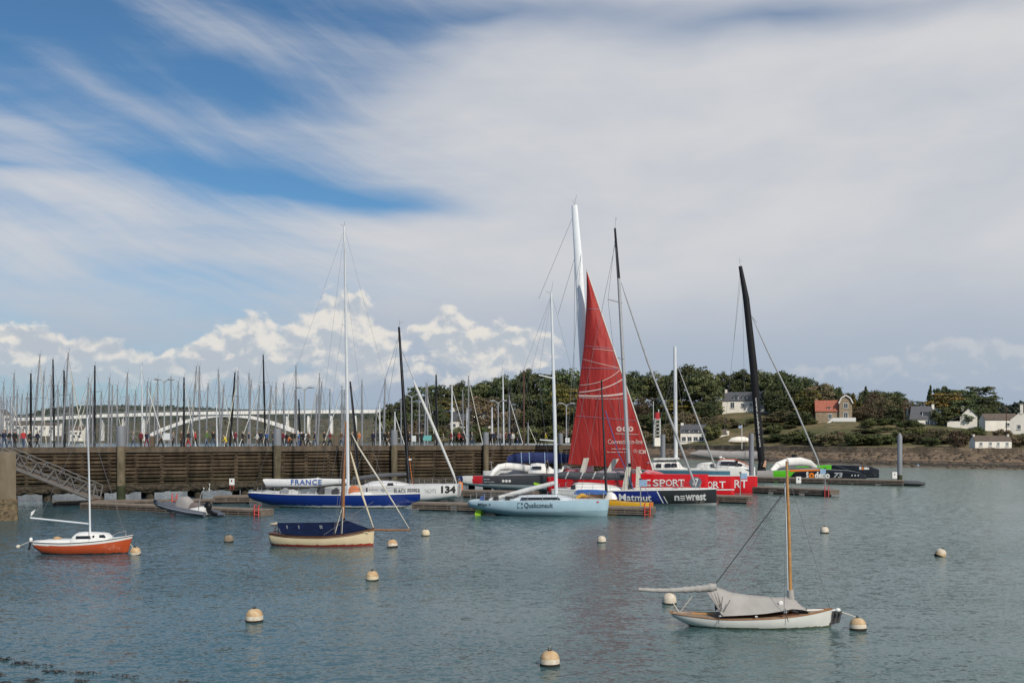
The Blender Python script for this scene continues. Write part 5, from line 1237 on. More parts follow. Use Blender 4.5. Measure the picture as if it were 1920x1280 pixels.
for px in (540, 562, 602, 605):
    p = b.l(px, 987, -.55); mb.box(p+Vector((0, -.22, 0)), (.05, .02, .22), rot=Matrix.Rotation(R(35), 3, 'X'))
mb.build('bird_streaks', WHITE2, b.e)
b.tube('mast', [(643, 995), (644, 920), (648, 790)], [.095, .09, .055], WOOD)
b.tube('gaff_spar', [(640.5, 970, -.12), (642, 900, -.1), (646, 815, -.05)], [.05, .06, .04], WOODD)
b.tube('mast_coat', [(643, 983), (643.5, 971)], [.13, .12], NAVY)
b.tube('bowsprit', [(690, 992.5), (730, 993.5), (769.5, 993)], [.06, .055, .045], WOOD)
b.tube('furled_jib', [(659, 812), (672, 838), (720, 913), (767, 990)], [.025, .05, .05, .02], ROPE)
b.tube('furled_staysail', [(657, 846), (664, 872), (680, 930), (700, 988)], [.03, .065, .07, .03], mat('cream_sail', (.62, .54, .40), .85, var=.15))
stays(b, [((648, 795), (639, 1000, -.95)), ((648, 800), (626, 1001, -.97)), ((648, 800), (645, 1000, .97)), ((645, 890), (628, 1000, -1.0)), ((769, 992), (702, 1015)), ((700, 940), (606, 1003, -1.0))], r=.012)
stays(b, [((642, 950, -.3), (628, 1000, -.9)), ((644, 950, -.3), (641, 1000, -.9))], m=ROPE, r=.018, name='lashing')
mb = MB(); mb.ball(b.l(513, 982), (.25, .15, .08), 10, 6); mb.ball(b.l(517, 981), (.12, .12, .09), 8, 6); mb.build('tiller_bundle', mat('pale_bundle', (.45, .38, .30), .9, var=.4), b.e)
mb = MB(); mb.bar(b.l(519, 982), b.l(514, 1000), .04, .04); mb.bar(b.l(521, 983), b.l(523, 1001), .04, .04); mb.build('crutch', WOODD, b.e)
mb = MB(); mb.box(b.l(685, 997.5, -.42), (.35, .02, .06)); mb.build('name_plate', CREAM, b.e)
b.tube('mooring_line', [(702, 1000), (714, 1011), (728, 1014)], .02, DROPE)

# ================================================================== 3. white dayboat under a grey tent
b = Boat('dayboat', 1420, 1181, 1.5, -3, 'white wooden dayboat under grey boom tent in front of the others')
yn = -.7; x0, x1 = b.l(1256, 1156, 0).x, b.l(1561, 1148, 0).x; zf = lambda px, py: b.l(px, py, yn).z
h = Hull(b, x0, x1, 1.5, [(0, zf(1256, 1154)), (.3, zf(1355, 1160)), (.6, zf(1440, 1158)), (.85, zf(1515, 1152)), (1, zf(1561, 1146))], [(0, .30), (.06, .12), (.14, -.06), (.35, -.32), (.7, -.36), (1, -.25)], [(0, .22), (.15, .62), (.4, .98), (.55, 1), (.78, .74), (.93, .30), (1, .03)], 2.1, .62, bow=lambda v: -.10*(1-v)**1.5, stern=.10)
WPAINT = paint('white_topside', (.66, .66, .62), .35)
zs = lambda x: h.sheer((x-x0)/(x1-x0))
h.build('hull', [WPAINT, WOOD, mat('green_slime', (.09, .11, .06), .8, var=.5, vs=5)], lambda x, z: 1 if z > zs(x)-.028 else (0 if z > .055 else 2), deckm=mat('weathered_deck', (.27, .20, .14), .8, var=.3, vs=6), nv=30, camber=.03)
h.rail('rubbing_strake', .97, .014, WOOD, b.e)
# cockpit well seen under the tent
b.body('coaming', [(1352, 1154, 1161), (1370, 1152.5, 1161), (1420, 1150, 1159), (1460, 1148, 1157), (1492, 1147, 1155), (1505, 1150, 1153)], .46, WOODD, top=.95, end=.7)
CANVAS = mat('grey_canvas', (0.36, 0.345, 0.325), .9, var=.14, vs=1.6, bump=.35, bs=3)
ridge = [(1338, 1100, 1158), (1346, 1100, 1157), (1356, 1104, 1156), (1372, 1110, 1155), (1400, 1114, 1153.5), (1430, 1117, 1151), (1455, 1119, 1147), (1478, 1118, 1143), (1486, 1119, 1144), (1498, 1131, 1145.5), (1514, 1147, 1150)]
P = []
for i, (px, py, eb) in enumerate(ridge):
    rp = b.l(px, py); row = []; fi = i/(len(ridge)-1)
    for k in range(13):
        t = k/12*2-1; sg = abs(t); hwid = .66*(1-.35*max(0, fi-.6)/.4)*(0.85 if i < 2 else 1)
        eb_l = b.l(px+(14 if i == 0 else (8 if i == 1 else 0)), eb, -.8)
        x = rp.x+(eb_l.x-rp.x)*sg if i < 3 else rp.x
        z = rp.z+(eb_l.z-rp.z)*sg**.92 + .02*math.sin(i*2.1+k*1.7)*math.sin(sg*math.pi)
        row.append(Vector((x, t*hwid, z)))
    P.append(row)
mb = MB(); mb.sheet(P); tent = mb.build('boom_tent', CANVAS, b.e)
# sail rolled on the boom, sticking out over the stern, cloth twisted round it
pts = []; rr = []
for i in range(34):
    f = i/33; px = 1197+f*(1343-1197); py = 1104+2.2*math.sin(f*5.0)+f*1.0-4.0*max(0, f-.8)*5*.8
    pts.append(b.l(px, py)); rr.append((.062+.075*f**1.5)*(1+.13*math.sin(i*2.3)+.08*math.sin(i*5.1)))
mb = MB(); mb.tube(pts, rr, 12); mb.build('rolled_sail', CANVAS, b.e)
# gathered folds hanging at the aft end of the tent
mb = MB(); P = []
for i in range(9):
    f = i/8; a = b.l(1325+f*18, 1108-5*f); c = b.l(1352+f*6, 1150+4*f, -.72+.1*f); row = []
    for k in range(8):
        t = k/7; p = a.lerp(c, t); p.y -= .10*math.sin(i*2.4)*math.sin(t*3.14); row.append(p)
    P.append(row)
mb.sheet(P); mb.build('gathered_folds', CANVAS, tent)
b.tube('mast', [(1483, 1152), (1482, 1105), (1479, 980), (1475, 864)], [.062, .062, .056, .04], mat('pale_spar', (.46, .23, .075), .35, var=.3, vs=6, coat=.3), n=10)
b.tube('mast_track', [(1477.5, 1106, -.03), (1474.5, 985, -.03), (1471.5, 905, -.03)], .018, MASTW)
b.tube('mast_cloth', [(1483, 1124), (1482, 1105)], [.13, .10], CANVAS)
stays(b, [((1470, 923), (1338, 1099))], m=DROPE, r=.020, name='topping_lift')
stays(b, [((1470, 923), (1361, 1104)), ((1474, 880), (1470, 1155, -.8)), ((1474, 880), (1470, 1155, .8)), ((1474, 880), (1558, 1146))], r=.008)
stays(b, [((1298, 1117), (1275, 1147)), ((1259, 1125), (1274, 1148))], m=ROPE, r=.016, name='mainsheet')
stays(b, [((1355, 1118, -.5), (1347, 1169, -.76)), ((1369, 1124, -.5), (1357, 1146, -.62)), ((1472, 1140, -.7), (1478, 1166, -.76))], m=DROPE, r=.012, name='lashing')
mb = MB(); mb.ball(b.l(1464, 1130, -.335), (.085, .015, .075), 12, 8); mb.build('printed_badge', WHITE, tent)
b.tube('bow_roller_spar', [(1513, 1143.5), (1540, 1143), (1575, 1143.5)], [.035, .035, .03], WHITE)
mb = MB(); P = []
for i in range(10):
    f = i/9; row = []
    for k in range(7):
        t = k/6; p = b.l(1557+f*22-t*4+1.5*math.sin(i*2.2+t*3), 1145+t*(27-6*f)); p.y += .09*math.sin(i*2.1+t*2); row.append(p)
    P.append(row)
mb.sheet(P); mb.build('hanging_jib_bag', mat('dark_grey_cloth', (.075, .075, .08), .9, var=.3), b.e)
mb = MB(); mb.ball(b.l(1571, 1143), (.10, .08, .07), 8, 6); mb.build('furling_drum', WHITE, b.e)
b.tube('mooring_line', [(1578, 1147), (1590, 1151), (1604, 1156)], .018, ROPE)
mb = MB(); mb.box(b.l(1549, 1144), (.10, .12, .16)); mb.build('samson_post', WOOD, b.e)
mb = MB(); mb.bar(b.l(1297, 1149), b.l(1338, 1150), .06, .05); mb.build('tiller', mat('oiled_wood', (.48, .27, .10), .6), b.e)
for px, py in ((1350, 1154), (1418, 1155), (1473, 1147)):
    mb = MB(); mb.box(b.l(px, py, -.66), (.08, .05, .04)); mb.build('cleat', WHITE, b.e)

# ================================================================== 4. grey inflatable with outboard
b = Boat('inflatable_boat', 350, 968.5, 2.2, -26, 'grey rigid inflatable with black outboard and covered console', 'inflatable boat')
TUBE = mat('grey_hypalon', (.105, .115, .14), .55, var=.15)
bw = b.l(291, 941)
near = [b.l(384, 964, -.85), b.l(350, 959, -.9), b.l(318, 952, -.75), b.l(300, 946, -.4)]; 
mk = lambda p: Vector((p.x, -p.y, p.z))
pts = near + [bw] + [mk(p) for p in near[::-1]]
mb = MB(); mb.tube(pts, [.20, .25, .25, .25, .24, .25, .25, .25, .20], 14); mb.build('inflated_tube', TUBE, b.e)
mb = MB(); mb.tube([p+Vector((0, -.24 if p.y < 0 else .24, .02)) for p in pts[:4]], .035, 6); mb.build('rubbing_strake', mat('pale_strake', (.30, .32, .36), .6), b.e)
mb = MB(); mb.prism([(bw.x+2.8, .0), (bw.x+3.0, -.3), (b.l(384, 960).x, -.35), (b.l(384, 960).x, .16), (bw.x+2.8, .2)], -.5, .5); mb.build('hull_floor', WHITE, b.e)
b.body('covered_console', [(325, 948, 956), (328, 935, 956), (333, 930.5, 957), (345, 930, 958), (352, 936, 959), (356, 944, 960)], .45, mat('console_cover', (.30, .285, .28), .9, var=.2, bump=.6, bs=4), top=.8, end=.8)
b.body('seat_cover', [(334, 947, 957), (340, 943, 958), (362, 941, 960), (369, 946, 960)], .42, mat('taupe_cover', (.15, .125, .12), .9, var=.2), end=.9)
b.body('bench', [(350, 954, 962), (356, 950, 963), (372, 949, 964), (381, 951, 965)], .6, WHITE, end=.95)
om = empty('outboard_motor', b.l(389, 951)); om.parent = b.e
mb = MB(); mb.ball((0.05, 0, .05), (.36, .24, .42), 14, 10); mb.build('cowling', CARBON, om)
mb = MB(); mb.tube([b.l(390, 955)-b.l(389, 951), b.l(400, 963)-b.l(389, 951), b.l(413, 966)-b.l(389, 951)], [.22, .16, .12], 8); mb.build('leg', CARBON, om)
mb = MB(); mb.tube([b.l(411, 964)-b.l(389, 951), b.l(421, 964)-b.l(389, 951)], [.2, .10], 8); mb.build('propeller_hub', mat('slate_grey', (.10, .115, .15), .6), om)
arch = [(372, 958, -.5), (376, 930, -.5), (379, 921, -.45), (391, 919, 0), (379, 921, .45), (376, 930, .5), (372, 958, .5)]
mb = MB(); mb.tube([b.l(*p) for p in arch], .035, 6); mb.build('radar_arch', ALU, b.e)
for px, t_ in ((382, 915), (393, 908), (392, 917)):
    mb = MB(); mb.tube([b.l(px, 921), b.l(px, t_)], .015, 5); mb.ball(b.l(px, t_), .06, 8, 6); mb.build('antenna', WHITE, b.e)

# ================================================================== 5. blue racing yacht FRANCE
b = Boat('racing_yacht', 640, 953, 2.9, -4, 'dark blue racing yacht with white boom cover reading FRANCE', group='racing boats at the pontoons')
yn = -1.5; x0, x1 = b.l(468, 925, 0).x, b.l(788, 927, 0).x; zf = lambda px, py: b.l(px, py, yn).z; L_ = x1-x0
BLUE = paint('royal_blue', (0.006, 0.026, 0.18), .2); BOTT = mat('black_bottom', (.012, .012, .015), .5)
h = Hull(b, x0, x1, 2.9, [(0, zf(470, 924.5)), (.3, zf(565, 927.5)), (.6, zf(660, 928)), (1, zf(786, 926.5))], [(0, .80), (.04, .55), (.13, .18), (.25, -.12), (.5, -.5), (.8, -.4), (.92, .1), (1, .75)], [(0, .30), (.12, .58), (.4, .96), (.55, 1), (.75, .78), (.9, .38), (1, .05)], 2.2, .6, bow=0, stern=0)
h.build('hull', [BLUE, WHITE, BOTT], lambda x, z: 0 if z > .22 else (1 if z > .07 else 2), deckm=WHITE2, nu=60, nv=30)
h.rail('toe_rail', 1.0, .035, WHITE, b.e)
mst = b.tube('mast', [(652.5, 926), (650, 690), (645.5, 424)], [.16, .15, .08], MASTW, n=10)
mb = MB(); mb.bar(b.l(645, 424), b.l(639, 421), .03, .03); mb.bar(b.l(646, 424), b.l(646, 416), .03, .03); mb.build('masthead_vane', MASTG, mst)
for py, w_ in ((512, .8), (610, 1.0), (730, 1.1)):
    f = (py-424)/(926-424); px = 645.5+7*f; q = b.l(px, py); mb = MB(); mb.bar(q+Vector((-.2, -w_, 0)), q+Vector((0, 0, .05)), .05, .06); mb.bar(q+Vector((-.2, w_, 0)), q+Vector((0, 0, .05)), .05, .06); mb.build('spreader', MASTW, b.e)
b.tube('boom', [(650, 903), (500, 905)], [.16, .14], MASTW)
COVERW = mat('white_sail_cover', (.60, .61, .62), .8, var=.12, vs=1.5, bump=.4, bs=3)
mb = MB(); P = []
top_ = [(493, 897.5), (500, 897), (530, 897.5), (560, 897.5), (592, 896), (596, 894.5), (602, 896.5), (630, 897), (651, 897)]; bot_ = [(495, 902), (498, 912.5), (530, 912), (560, 912), (592, 912), (596, 911.5), (602, 911.5), (630, 908), (651, 907)]
rings = []
for (a_, c_), (d_, e_) in zip(top_, bot_):
    t = b.l(a_, c_); u_ = b.l(d_, e_); mid = (t+u_)/2; hh = (t.z-u_.z)/2
    rings.append([Vector((mid.x, -math.sin(an)*.17, mid.z+math.cos(an)*hh)) for an in [2*math.pi*k/14 for k in range(14)]])
mb.loft(rings, True, True); cov = mb.build('boom_cover', COVERW, b.e)
V, Fc = text_mesh('FRANCE', .02, 0, 1.15); p0 = b.l(545.5, 908.3, -.2); p1 = b.l(603, 898.6, -.2); mb = MB(); mb.add([(p0.x+(p1.x-p0.x)*a_, -.2, p0.z+(p1.z-p0.z)*c_) for a_, c_ in V], Fc); mb.build('lettering', mat('blue_print', (.03, .10, .33), .6), cov)
stays(b, [((646, 430), (780, 926)), ((646, 430), (474, 924)), ((646, 430), (652, 927, -1.6)), ((646, 430), (652, 927, 1.6)), ((648, 560), (600, 927, -1.5)), ((648, 520), (700, 927)), ((646, 430), (586, 927, 1.4))], r=.008)
# cockpit gear: winches, coaming, hatches, folded sails
WINCH = MB(); WINCH.tube([(0, 0, 0), (0, 0, .18), (0, 0, .3)], [.16, .10, .14], 10); wm = WINCH.mesh('winch', ALU)
for px, yl in ((528, -.6), (545, .5), (562, -.7), (577, .4), (592, -.8)): link('winch', wm, b.e, b.l(px, 927, yl))
for px, pt_, w_ in ((535, 920, .7), (604, 917.5, .5), (617, 918, .6), (630, 917, .45)):
    mb = MB(); q = b.l(px, 926, -.2); mb.box((q.x, q.y, q.z+.2), (w_, .8, .45)); mb.ball((q.x, q.y, q.z+.42), (w_*.45, .35, .16), 8, 5); mb.build('gear_bag', [mat('gear_black', (.03, .03, .035), .8), mat('gear_grey', (.25, .26, .28), .8)][px % 2], b.e)
b.body('folded_sail', [(489, 922, 925), (500, 919, 926), (520, 920, 926), (548, 917, 926), (560, 921, 926)], .4, mat('grey_sailcloth', (.42, .43, .44), .8, var=.2), end=.5)
b.body('orange_bag', [(653, 916, 924), (657, 911, 924), (662, 909.5, 924), (669, 910.5, 924), (673, 915, 924)], .25, mat('faded_orange', (.48, .15, .06), .8, var=.2), end=.6)
b.body('deckhouse', [(655, 925, 928), (662, 922, 928), (690, 922, 928), (700, 926, 928)], .8, WHITE, end=.8)
h.lifelines(b.e, .06, .9, .55, 9)

# ================================================================== 6. white racer BLACK PEPPER 134
b = Boat('racing_yacht', 770, 941, 4.0, -8, 'white racer with black mast and number 134 on its bow', group='racing boats at the pontoons'); BP = b
yn = -1.8; x0, x1 = b.l(640, 914, 0).x, b.l(858.5, 908, -.9).x; zf = lambda px, py: b.l(px, py, yn).z
h = Hull(b, x0, x1, 4.0, [(0, zf(640, 913)), (.3, zf(700, 911)), (.7, zf(790, 909.5)), (1, zf(858, 908.5))], [(0, .05), (.3, -.35), (.7, -.15), (.85, .10), (1, .42)], [(0, .82), (.25, .98), (.5, 1), (.75, .92), (.92, .72), (1, .56)], 5.0, .30, bow=lambda v: -.08*(1-v)**3)
WR_ = paint('white_race_paint', (.68, .69, .69), .25)
hl = h.build('hull', [WR_, mat('pale_bottom', (.42, .45, .47), .4)], lambda x, z: 0 if z > .30 else 1, deckm=WHITE2, nv=30)
b.body('cabin', [(674, 913, 915), (681, 906.5, 914), (692, 902, 913.5), (706, 900.3, 913), (722, 900.5, 912.5), (740, 902.5, 912), (758, 905.5, 911.5), (780, 909, 911)], 1.4, WR_, end=.55)
b.prism('window', [(727, 905.5), (736, 905), (738.5, 911), (724.5, 911)], -1.36, -1.2, GLASSD)
h.patch('porthole', [(687, 914), (689.5, 914), (690, 922), (687, 922)], GLASSD, hl)
TXK = mat('black_print', (.015, .015, .018), .5); TXG = mat('grey_print', (.38, .40, .42), .5)
h.text('BLACK PEPPER', (739.5, 915.6, 788, 924), TXK, hl, .0); h.text('YACHTS', (796, 916, 817, 923.5), TXG, hl)
h.text('134', (826, 911, 852, 924.3), TXK, hl, .045); h.patch('faint_print', [(692, 917), (709, 916.6), (709, 918), (692, 918.4)], TXG, hl, n=4); h.patch('faint_print', [(714, 915.5), (722, 915.4), (722, 921), (718, 921)], TXG, hl, n=3)
b.tube('mast', [(766.5, 910), (760, 800), (748, 613)], [.20, .19, .11], CARBON, n=10)
mb = MB(); q = b.l(748, 613); mb.bar(q, q+Vector((.1, 0, .7)), .03, .03); mb.bar(q+Vector((.1, 0, .4)), q+Vector((.5, 0, .5)), .03, .03); mb.build('masthead_vane', MASTG, b.e)
b.tube('forestay', [(755, 660), (775, 712)], .022, WIRE)
b.tube('furled_jib', [(775, 712), (780, 725), (815, 805), (850, 888), (856, 906)], [.05, .14, .15, .12, .05], mat('white_furled_sail', (.55, .56, .55), .8, var=.15, bump=.5, bs=5))
b.tube('boom', [(764, 888), (712, 891), (662, 897)], [.16, .22, .16], mat('grey_boom_cover', (.10, .105, .115), .85, var=.2))
mb = MB(); q = b.l(768, 861); mb.box(q, (.35, .2, .16)); mb.build('radar_reflector', WHITE, b.e)
stays(b, [((749, 625), (768, 909, -1.6)), ((749, 625), (768, 909, 1.6)), ((749, 625), (660, 913)), ((749, 625), (700, 912, 1.4))], r=.016)
stays(b, [((767, 855), (774, 909))], m=ORANGE, r=.02, name='halyard')
h.lifelines(b.e, .05, .97, .55, 9)
# second boat's black mast behind FRANCE
b2 = Boat('racing_yacht', 690, 934, 3.0, -8, 'white racer with raked black mast just behind the blue yacht mast', group='racing boats at the pontoons')
x0, x1 = b2.l(616, 914, 0).x, b2.l(724, 912, 0).x
h2 = Hull(b2, x0, x1, 3.0, [(0, 1.1), (1, 1.25)], [(0, .0), (.4, -.35), (1, .3)], [(0, .8), (.4, 1), (.8, .7), (1, .06)], 2.6, .55)
h2.build('hull', WR_, deckm=WHITE2)
b2.tube('mast', [(673, 922), (665, 800), (656.5, 715)], [.17, .16, .09], CARBON); b2.tube('boom', [(672, 903), (620, 906)], [.10, .08], CARBON)
stays(b2, [((657, 718), (722, 912)), ((657, 718), (618, 913)), ((657, 718), (671, 914, -1.2))], r=.014)

# ================================================================== 7. pale blue yacht QUALICONSULT
b = Boat('racing_yacht', 1030, 969, 3.6, -9, 'pale blue racing yacht lettered Qualiconsult on its side', group='racing boats at the pontoons')
yn = -1.6; x0, x1 = b.l(883, 941, 0).x, b.l(1142, 938, -.2).x; zf = lambda px, py: b.l(px, py, yn).z
PALE = paint('pale_blue_paint', (.37, .52, .61), .25); PALE2 = paint('pale_blue_bottom', (.25, .37, .43), .3)
h = Hull(b, x0, x1, 3.6, [(0, zf(886, 939.5)), (.4, zf(990, 939)), (.7, zf(1065, 938.5)), (1, zf(1141, 938))], [(0, .62), (.06, .38), (.16, .10), (.4, -.3), (.8, -.38), (1, -.25)], [(0, .70), (.25, .95), (.5, 1), (.75, .78), (.92, .34), (1, .04)], 2.7, .52, bow=lambda v: -.22*(1-v)**1.3)
ch = lambda x: .40+.24*abs((x-x0)/(x1-x0)-.55)
hl = h.build('hull', [PALE, PALE2, WHITE], lambda x, z: 0 if z > ch(x) else 1, deckm=mat('pale_deck', (.52, .60, .64), .5), nv=28)
DK = mat('slate_print', (.035, .06, .075), .5)
h.text('Qualiconsult', (983.5, 942, 1037, 952.5), DK, hl, .006); h.text('Milan', (894, 943, 913, 948), DK, hl, .02, .25); h.text('IV', (916, 943.3, 920.5, 947.5), DK, hl, .02, .25)
for pts in ([(971, 942), (973, 942), (973, 944), (971, 944)], [(978, 942), (980.5, 942), (980.5, 945.5), (977.5, 944.5)], [(970.5, 949), (972.5, 949.5), (973, 952), (970.5, 952)], [(978, 950), (980.5, 949), (980.5, 952), (978, 952)], [(974, 941.8), (976.5, 941.8), (976.5, 942.6), (974, 942.6)], [(970.5, 945.5), (971.3, 945.5), (971.3, 947.5), (970.5, 947.5)], [(974, 951.2), (976.5, 951.2), (976.5, 952), (974, 952)]):
    h.patch('logo_mark', pts, DK, hl, n=2)
h.patch('red_mark', [(1117, 941), (1121, 941), (1121, 943.5), (1117, 943.5)], RED, hl, n=2)
b.body('coachroof', [(958, 936, 940), (973, 929, 940), (990, 928, 940), (1020, 927.5, 939.5), (1045, 928, 939.5), (1060, 931, 939), (1078, 936.5, 939), (1086, 938.5, 939)], 1.15, mat('pale_roof', (.55, .62, .66), .35, var=.08), end=.8)
b.prism('window', [(977, 932.3), (1046, 932), (1051, 935.2), (977, 935.6)], -1.16, -1.0, GLASSD)
mst = b.tube('mast', [(1043, 930), (1040, 780), (1033.5, 549)], [.155, .15, .085], MASTW, n=10)
mb = MB(); q = b.l(1033.5, 549); mb.bar(q, b.l(1024, 547), .03, .03); mb.bar(q, b.l(1037, 527), .02, .02); mb.build('masthead_vane', MASTG, mst)
for px, py, tx, ty in ((1037.5, 709, 1010, 702.5), (1041, 826, 1012, 824)):
    q = b.l(px, py); t_ = b.l(tx, ty, -.9); t2 = Vector((t_.x+.3, -t_.y, t_.z)); mb = MB(); mb.bar(q, t_, .08, .08); mb.bar(q, t2, .08, .08); mb.build('spreader', MASTW, b.e)
b.tube('boom', [(1040, 905), (985, 919), (919, 937)], [.17, .20, .15], mat('white_boom_sail', (.60, .60, .59), .8, var=.15, bump=.5, bs=4))
stays(b, [((1034, 552), (1137, 938)), ((1034, 552), (890, 940)), ((1034, 552), (1010, 703, -.9)), ((1010, 703, -.9), (1036, 939, -1.6)), ((1034, 600), (1040, 939, 1.6)), ((1034, 552), (930, 939, -1.2))], r=.009)
h.lifelines(b.e, .02, .96, .58, 10)
LIME = mat('lime_green', (.33, .62, .02), .4)
mb = MB(); q = b.l(896, 961, -.6); mb.prism([(q.x-.28, -.45), (q.x+.22, -.45), (q.x+.28, .42), (q.x-.18, .40)], -.75, -.68); mb.prism([(q.x-.28, -.45), (q.x+.22, -.45), (q.x+.28, .42), (q.x-.18, .40)], .68, .75); mb.build('rudder', LIME, b.e)
for px in (905, 912, 930, 952):
    mb = MB(); q = b.l(px, 938, -.5); mb.box((q.x, q.y, q.z+.15), (.35, .4, .4)); mb.tube([(q.x, q.y+.6, q.z), (q.x, q.y+.6, q.z+.7)], .03, 5); mb.build('deck_gear', [BLACK, mat('blue_gear', (.04, .08, .25), .7)][px % 2], b.e)

# ================================================================== 8. grey trimaran with tricolour bow, person on deck
b = Boat('trimaran', 960, 926, 2.0, -7, 'dark grey trimaran with blue white red bow and white crossbeam', 'trimaran', 'racing boats at the pontoons')
yn = -.8; zf = lambda px, py: b.l(px, py, yn).z; x0, x1 = b.l(853.5, 899, yn).x, b.l(1075, 893, yn).x
GREYH = paint('charcoal_paint', (.050, .052, .060), .35); LOWG = paint('pale_grey_bottom', (.34, .40, .43), .35); CREW = mat('tri_red', (.50, .02, .03), .35); TRB = mat('tri_blue', (.02, .04, .14), .35)
h = Hull(b, x0, x1, 1.5, [(0, zf(854, 893.5)), (.1, zf(875, 892)), (.4, zf(940, 891.5)), (1, zf(1075, 888))], [(0, zf(856, 902)), (.08, zf(872, 908.5)), (.3, zf(920, 915)), (.6, zf(985, 919)), (1, zf(1075, 922))], [(0, .12), (.12, .55), (.4, 1), (.7, 1), (1, .6)], 3.0, .5, stern=lambda v: .15*(1-v))
bx = [b.l(p, 900, yn).x for p in (866, 885, 904.5)]
zl = lambda x: np.interp(x, [x0, x0+1.2, x1], [zf(860, 904), zf(880, 906.2), zf(1075, 911)])
hl = h.build('float', [GREYH, LOWG, TRB, WHITE, CREW], lambda x, z: 1 if z < zl(x) else (2 if x < bx[0] else (3 if x < bx[1] else (4 if x < bx[2] else 0))), deckm=mat('grey_deck', (.26, .28, .30), .5), nu=110, nv=20)
for px in (943.5, 949.5, 955.5):
    cc = b.l(px, 901.4, yn); mb = MB(); mb.add([(cc.x+.15*math.cos(a_), h.side(cc.x+.15*math.cos(a_), cc.z+.15*math.sin(a_))-.04, cc.z+.15*math.sin(a_)) for a_ in np.linspace(0, 6.283, 17)[:-1]], [tuple(range(16))]); mb.build('white_disc', WHITE, hl)
for xa_, xb_, ya_ in ((907, 911, 897.4), (912, 918, 897.4), (907, 914, 902.4), (915, 919, 902.4), (920, 927, 902.4)): h.patch('faint_print', [(xa_, ya_), (xb_, ya_), (xb_, ya_+1.4), (xa_, ya_+1.4)], TXG, hl, n=3)
mh = MB()   # main hull farther back
h2 = Hull(b, b.l(905, 890, 4).x, b.l(1090, 885, 4).x, 1.8, [(0, zf(905, 889)+.2), (1, zf(1090, 885)+.3)], [(0, .9), (.2, -.1), (1, -.2)], [(0, .1), (.3, .9), (1, .8)], 2.6, .5, off=4.2)
h2.build('main_hull', WHITE, deckm=WHITE2)
mb = MB(); pts = [b.l(919, 895, -.3), b.l(926, 884, -.1), b.l(936, 875.5, .5), b.l(950, 873.5, 1.4), b.l(972, 875.5, 2.6), b.l(1000, 880.5, 3.6), b.l(1024, 884, 4.2)]
mb.tube(pts, [.22, .30, .36, .40, .42, .45, .48], 12, sy=.7); mb.build('crossbeam', WHITE, b.e)
mb = MB(); pts = [b.l(1048, 893, -.3), b.l(1050, 883, .3), b.l(1058, 878, 1.6), b.l(1066, 880, 4.0)]; mb.tube(pts, [.25, .33, .4, .4], 12, sy=.7); mb.build('crossbeam', WHITE, b.e)
b.body('cockpit_pod', [(984, 884, 889), (988, 870.5, 889), (1000, 869, 889), (1018, 871, 889), (1024, 876, 889), (1034, 884, 889)], 1.0, WHITE, end=.85).location.y = 3.6
b.prism('window', [(997, 874), (1014, 873.5), (1016, 878), (999, 878.5)], 2.5, 2.62, GLASSD)
mb = MB(); P = []
for i in range(8):
    row = []
    for k in range(5):
        p = b.l(930+i*12, 893).lerp(b.l(940+i*11, 886, 3.6), k/4); row.append(p)
    P.append(row)
mb.sheet(P); mb.build('trampoline_net', mat('grey_net', (.20, .20, .21), .9, var=.3), b.e)
b.prism('foil', [(1000, 904.5), (1004, 904.2), (1019, 908.5), (1019, 912), (1002, 908.5)], -1.1, -1.02, LIME)
q = empty('navy_boom', (0, 0, 0)); q.parent = b.e
mb = MB(); rings = []
for px, t_, bo_ in ((951, 856, 868), (960, 851, 868.5), (978, 848.5, 868), (1000, 847.5, 868), (1030, 848, 868.5), (1050, 849, 868), (1072, 851, 868)):
    a_, c_ = b.l(px, t_, 4.6), b.l(px, bo_, 4.6); mid = (a_+c_)/2; hh = (a_.z-c_.z)/2
    rings.append([Vector((mid.x, mid.y-math.sin(an)*.32, mid.z+math.cos(an)*hh)) for an in [2*math.pi*k/14 for k in range(14)]])
mb.loft(rings); mb.build('sail_cover', mat('navy_sail_cover', (.012, .025, .11), .8, var=.3, bump=.6, bs=3), q)
for px in (977, 992, 1021, 1052):
    a_, c_ = b.l(px, 847.5, 4.25), b.l(px+1, 868.5, 4.25); mb = MB(); mb.tube([a_, (a_+c_)/2+Vector((0, -.06, 0)), c_], .05, 5); mb.build('strap', mat('pale_blue_strap', (.30, .42, .62), .7), q)
mb = MB(); mb.tube([b.l(922, 892, 1), b.l(921, 866, 1)], .03, 5); mb.bar(b.l(918, 866, 1), b.l(925, 866, 1), .06, .06); mb.tube([b.l(921, 874, 1), b.l(928, 884, 1)], .03, 5); mb.build('stern_antenna', ALU, b.e)
stp = b.l(1026, 888, .2); wp = Matrix.Translation(b.o) @ Matrix.Rotation(b.yaw, 4, 'Z') @ stp
put_person(wp+Vector((0, 0, -.02)), 'black', 'dark', 0, .92, R(20), 'person in dark clothes standing on the grey trimaran deck', 1)['group'] = 'crew on board'

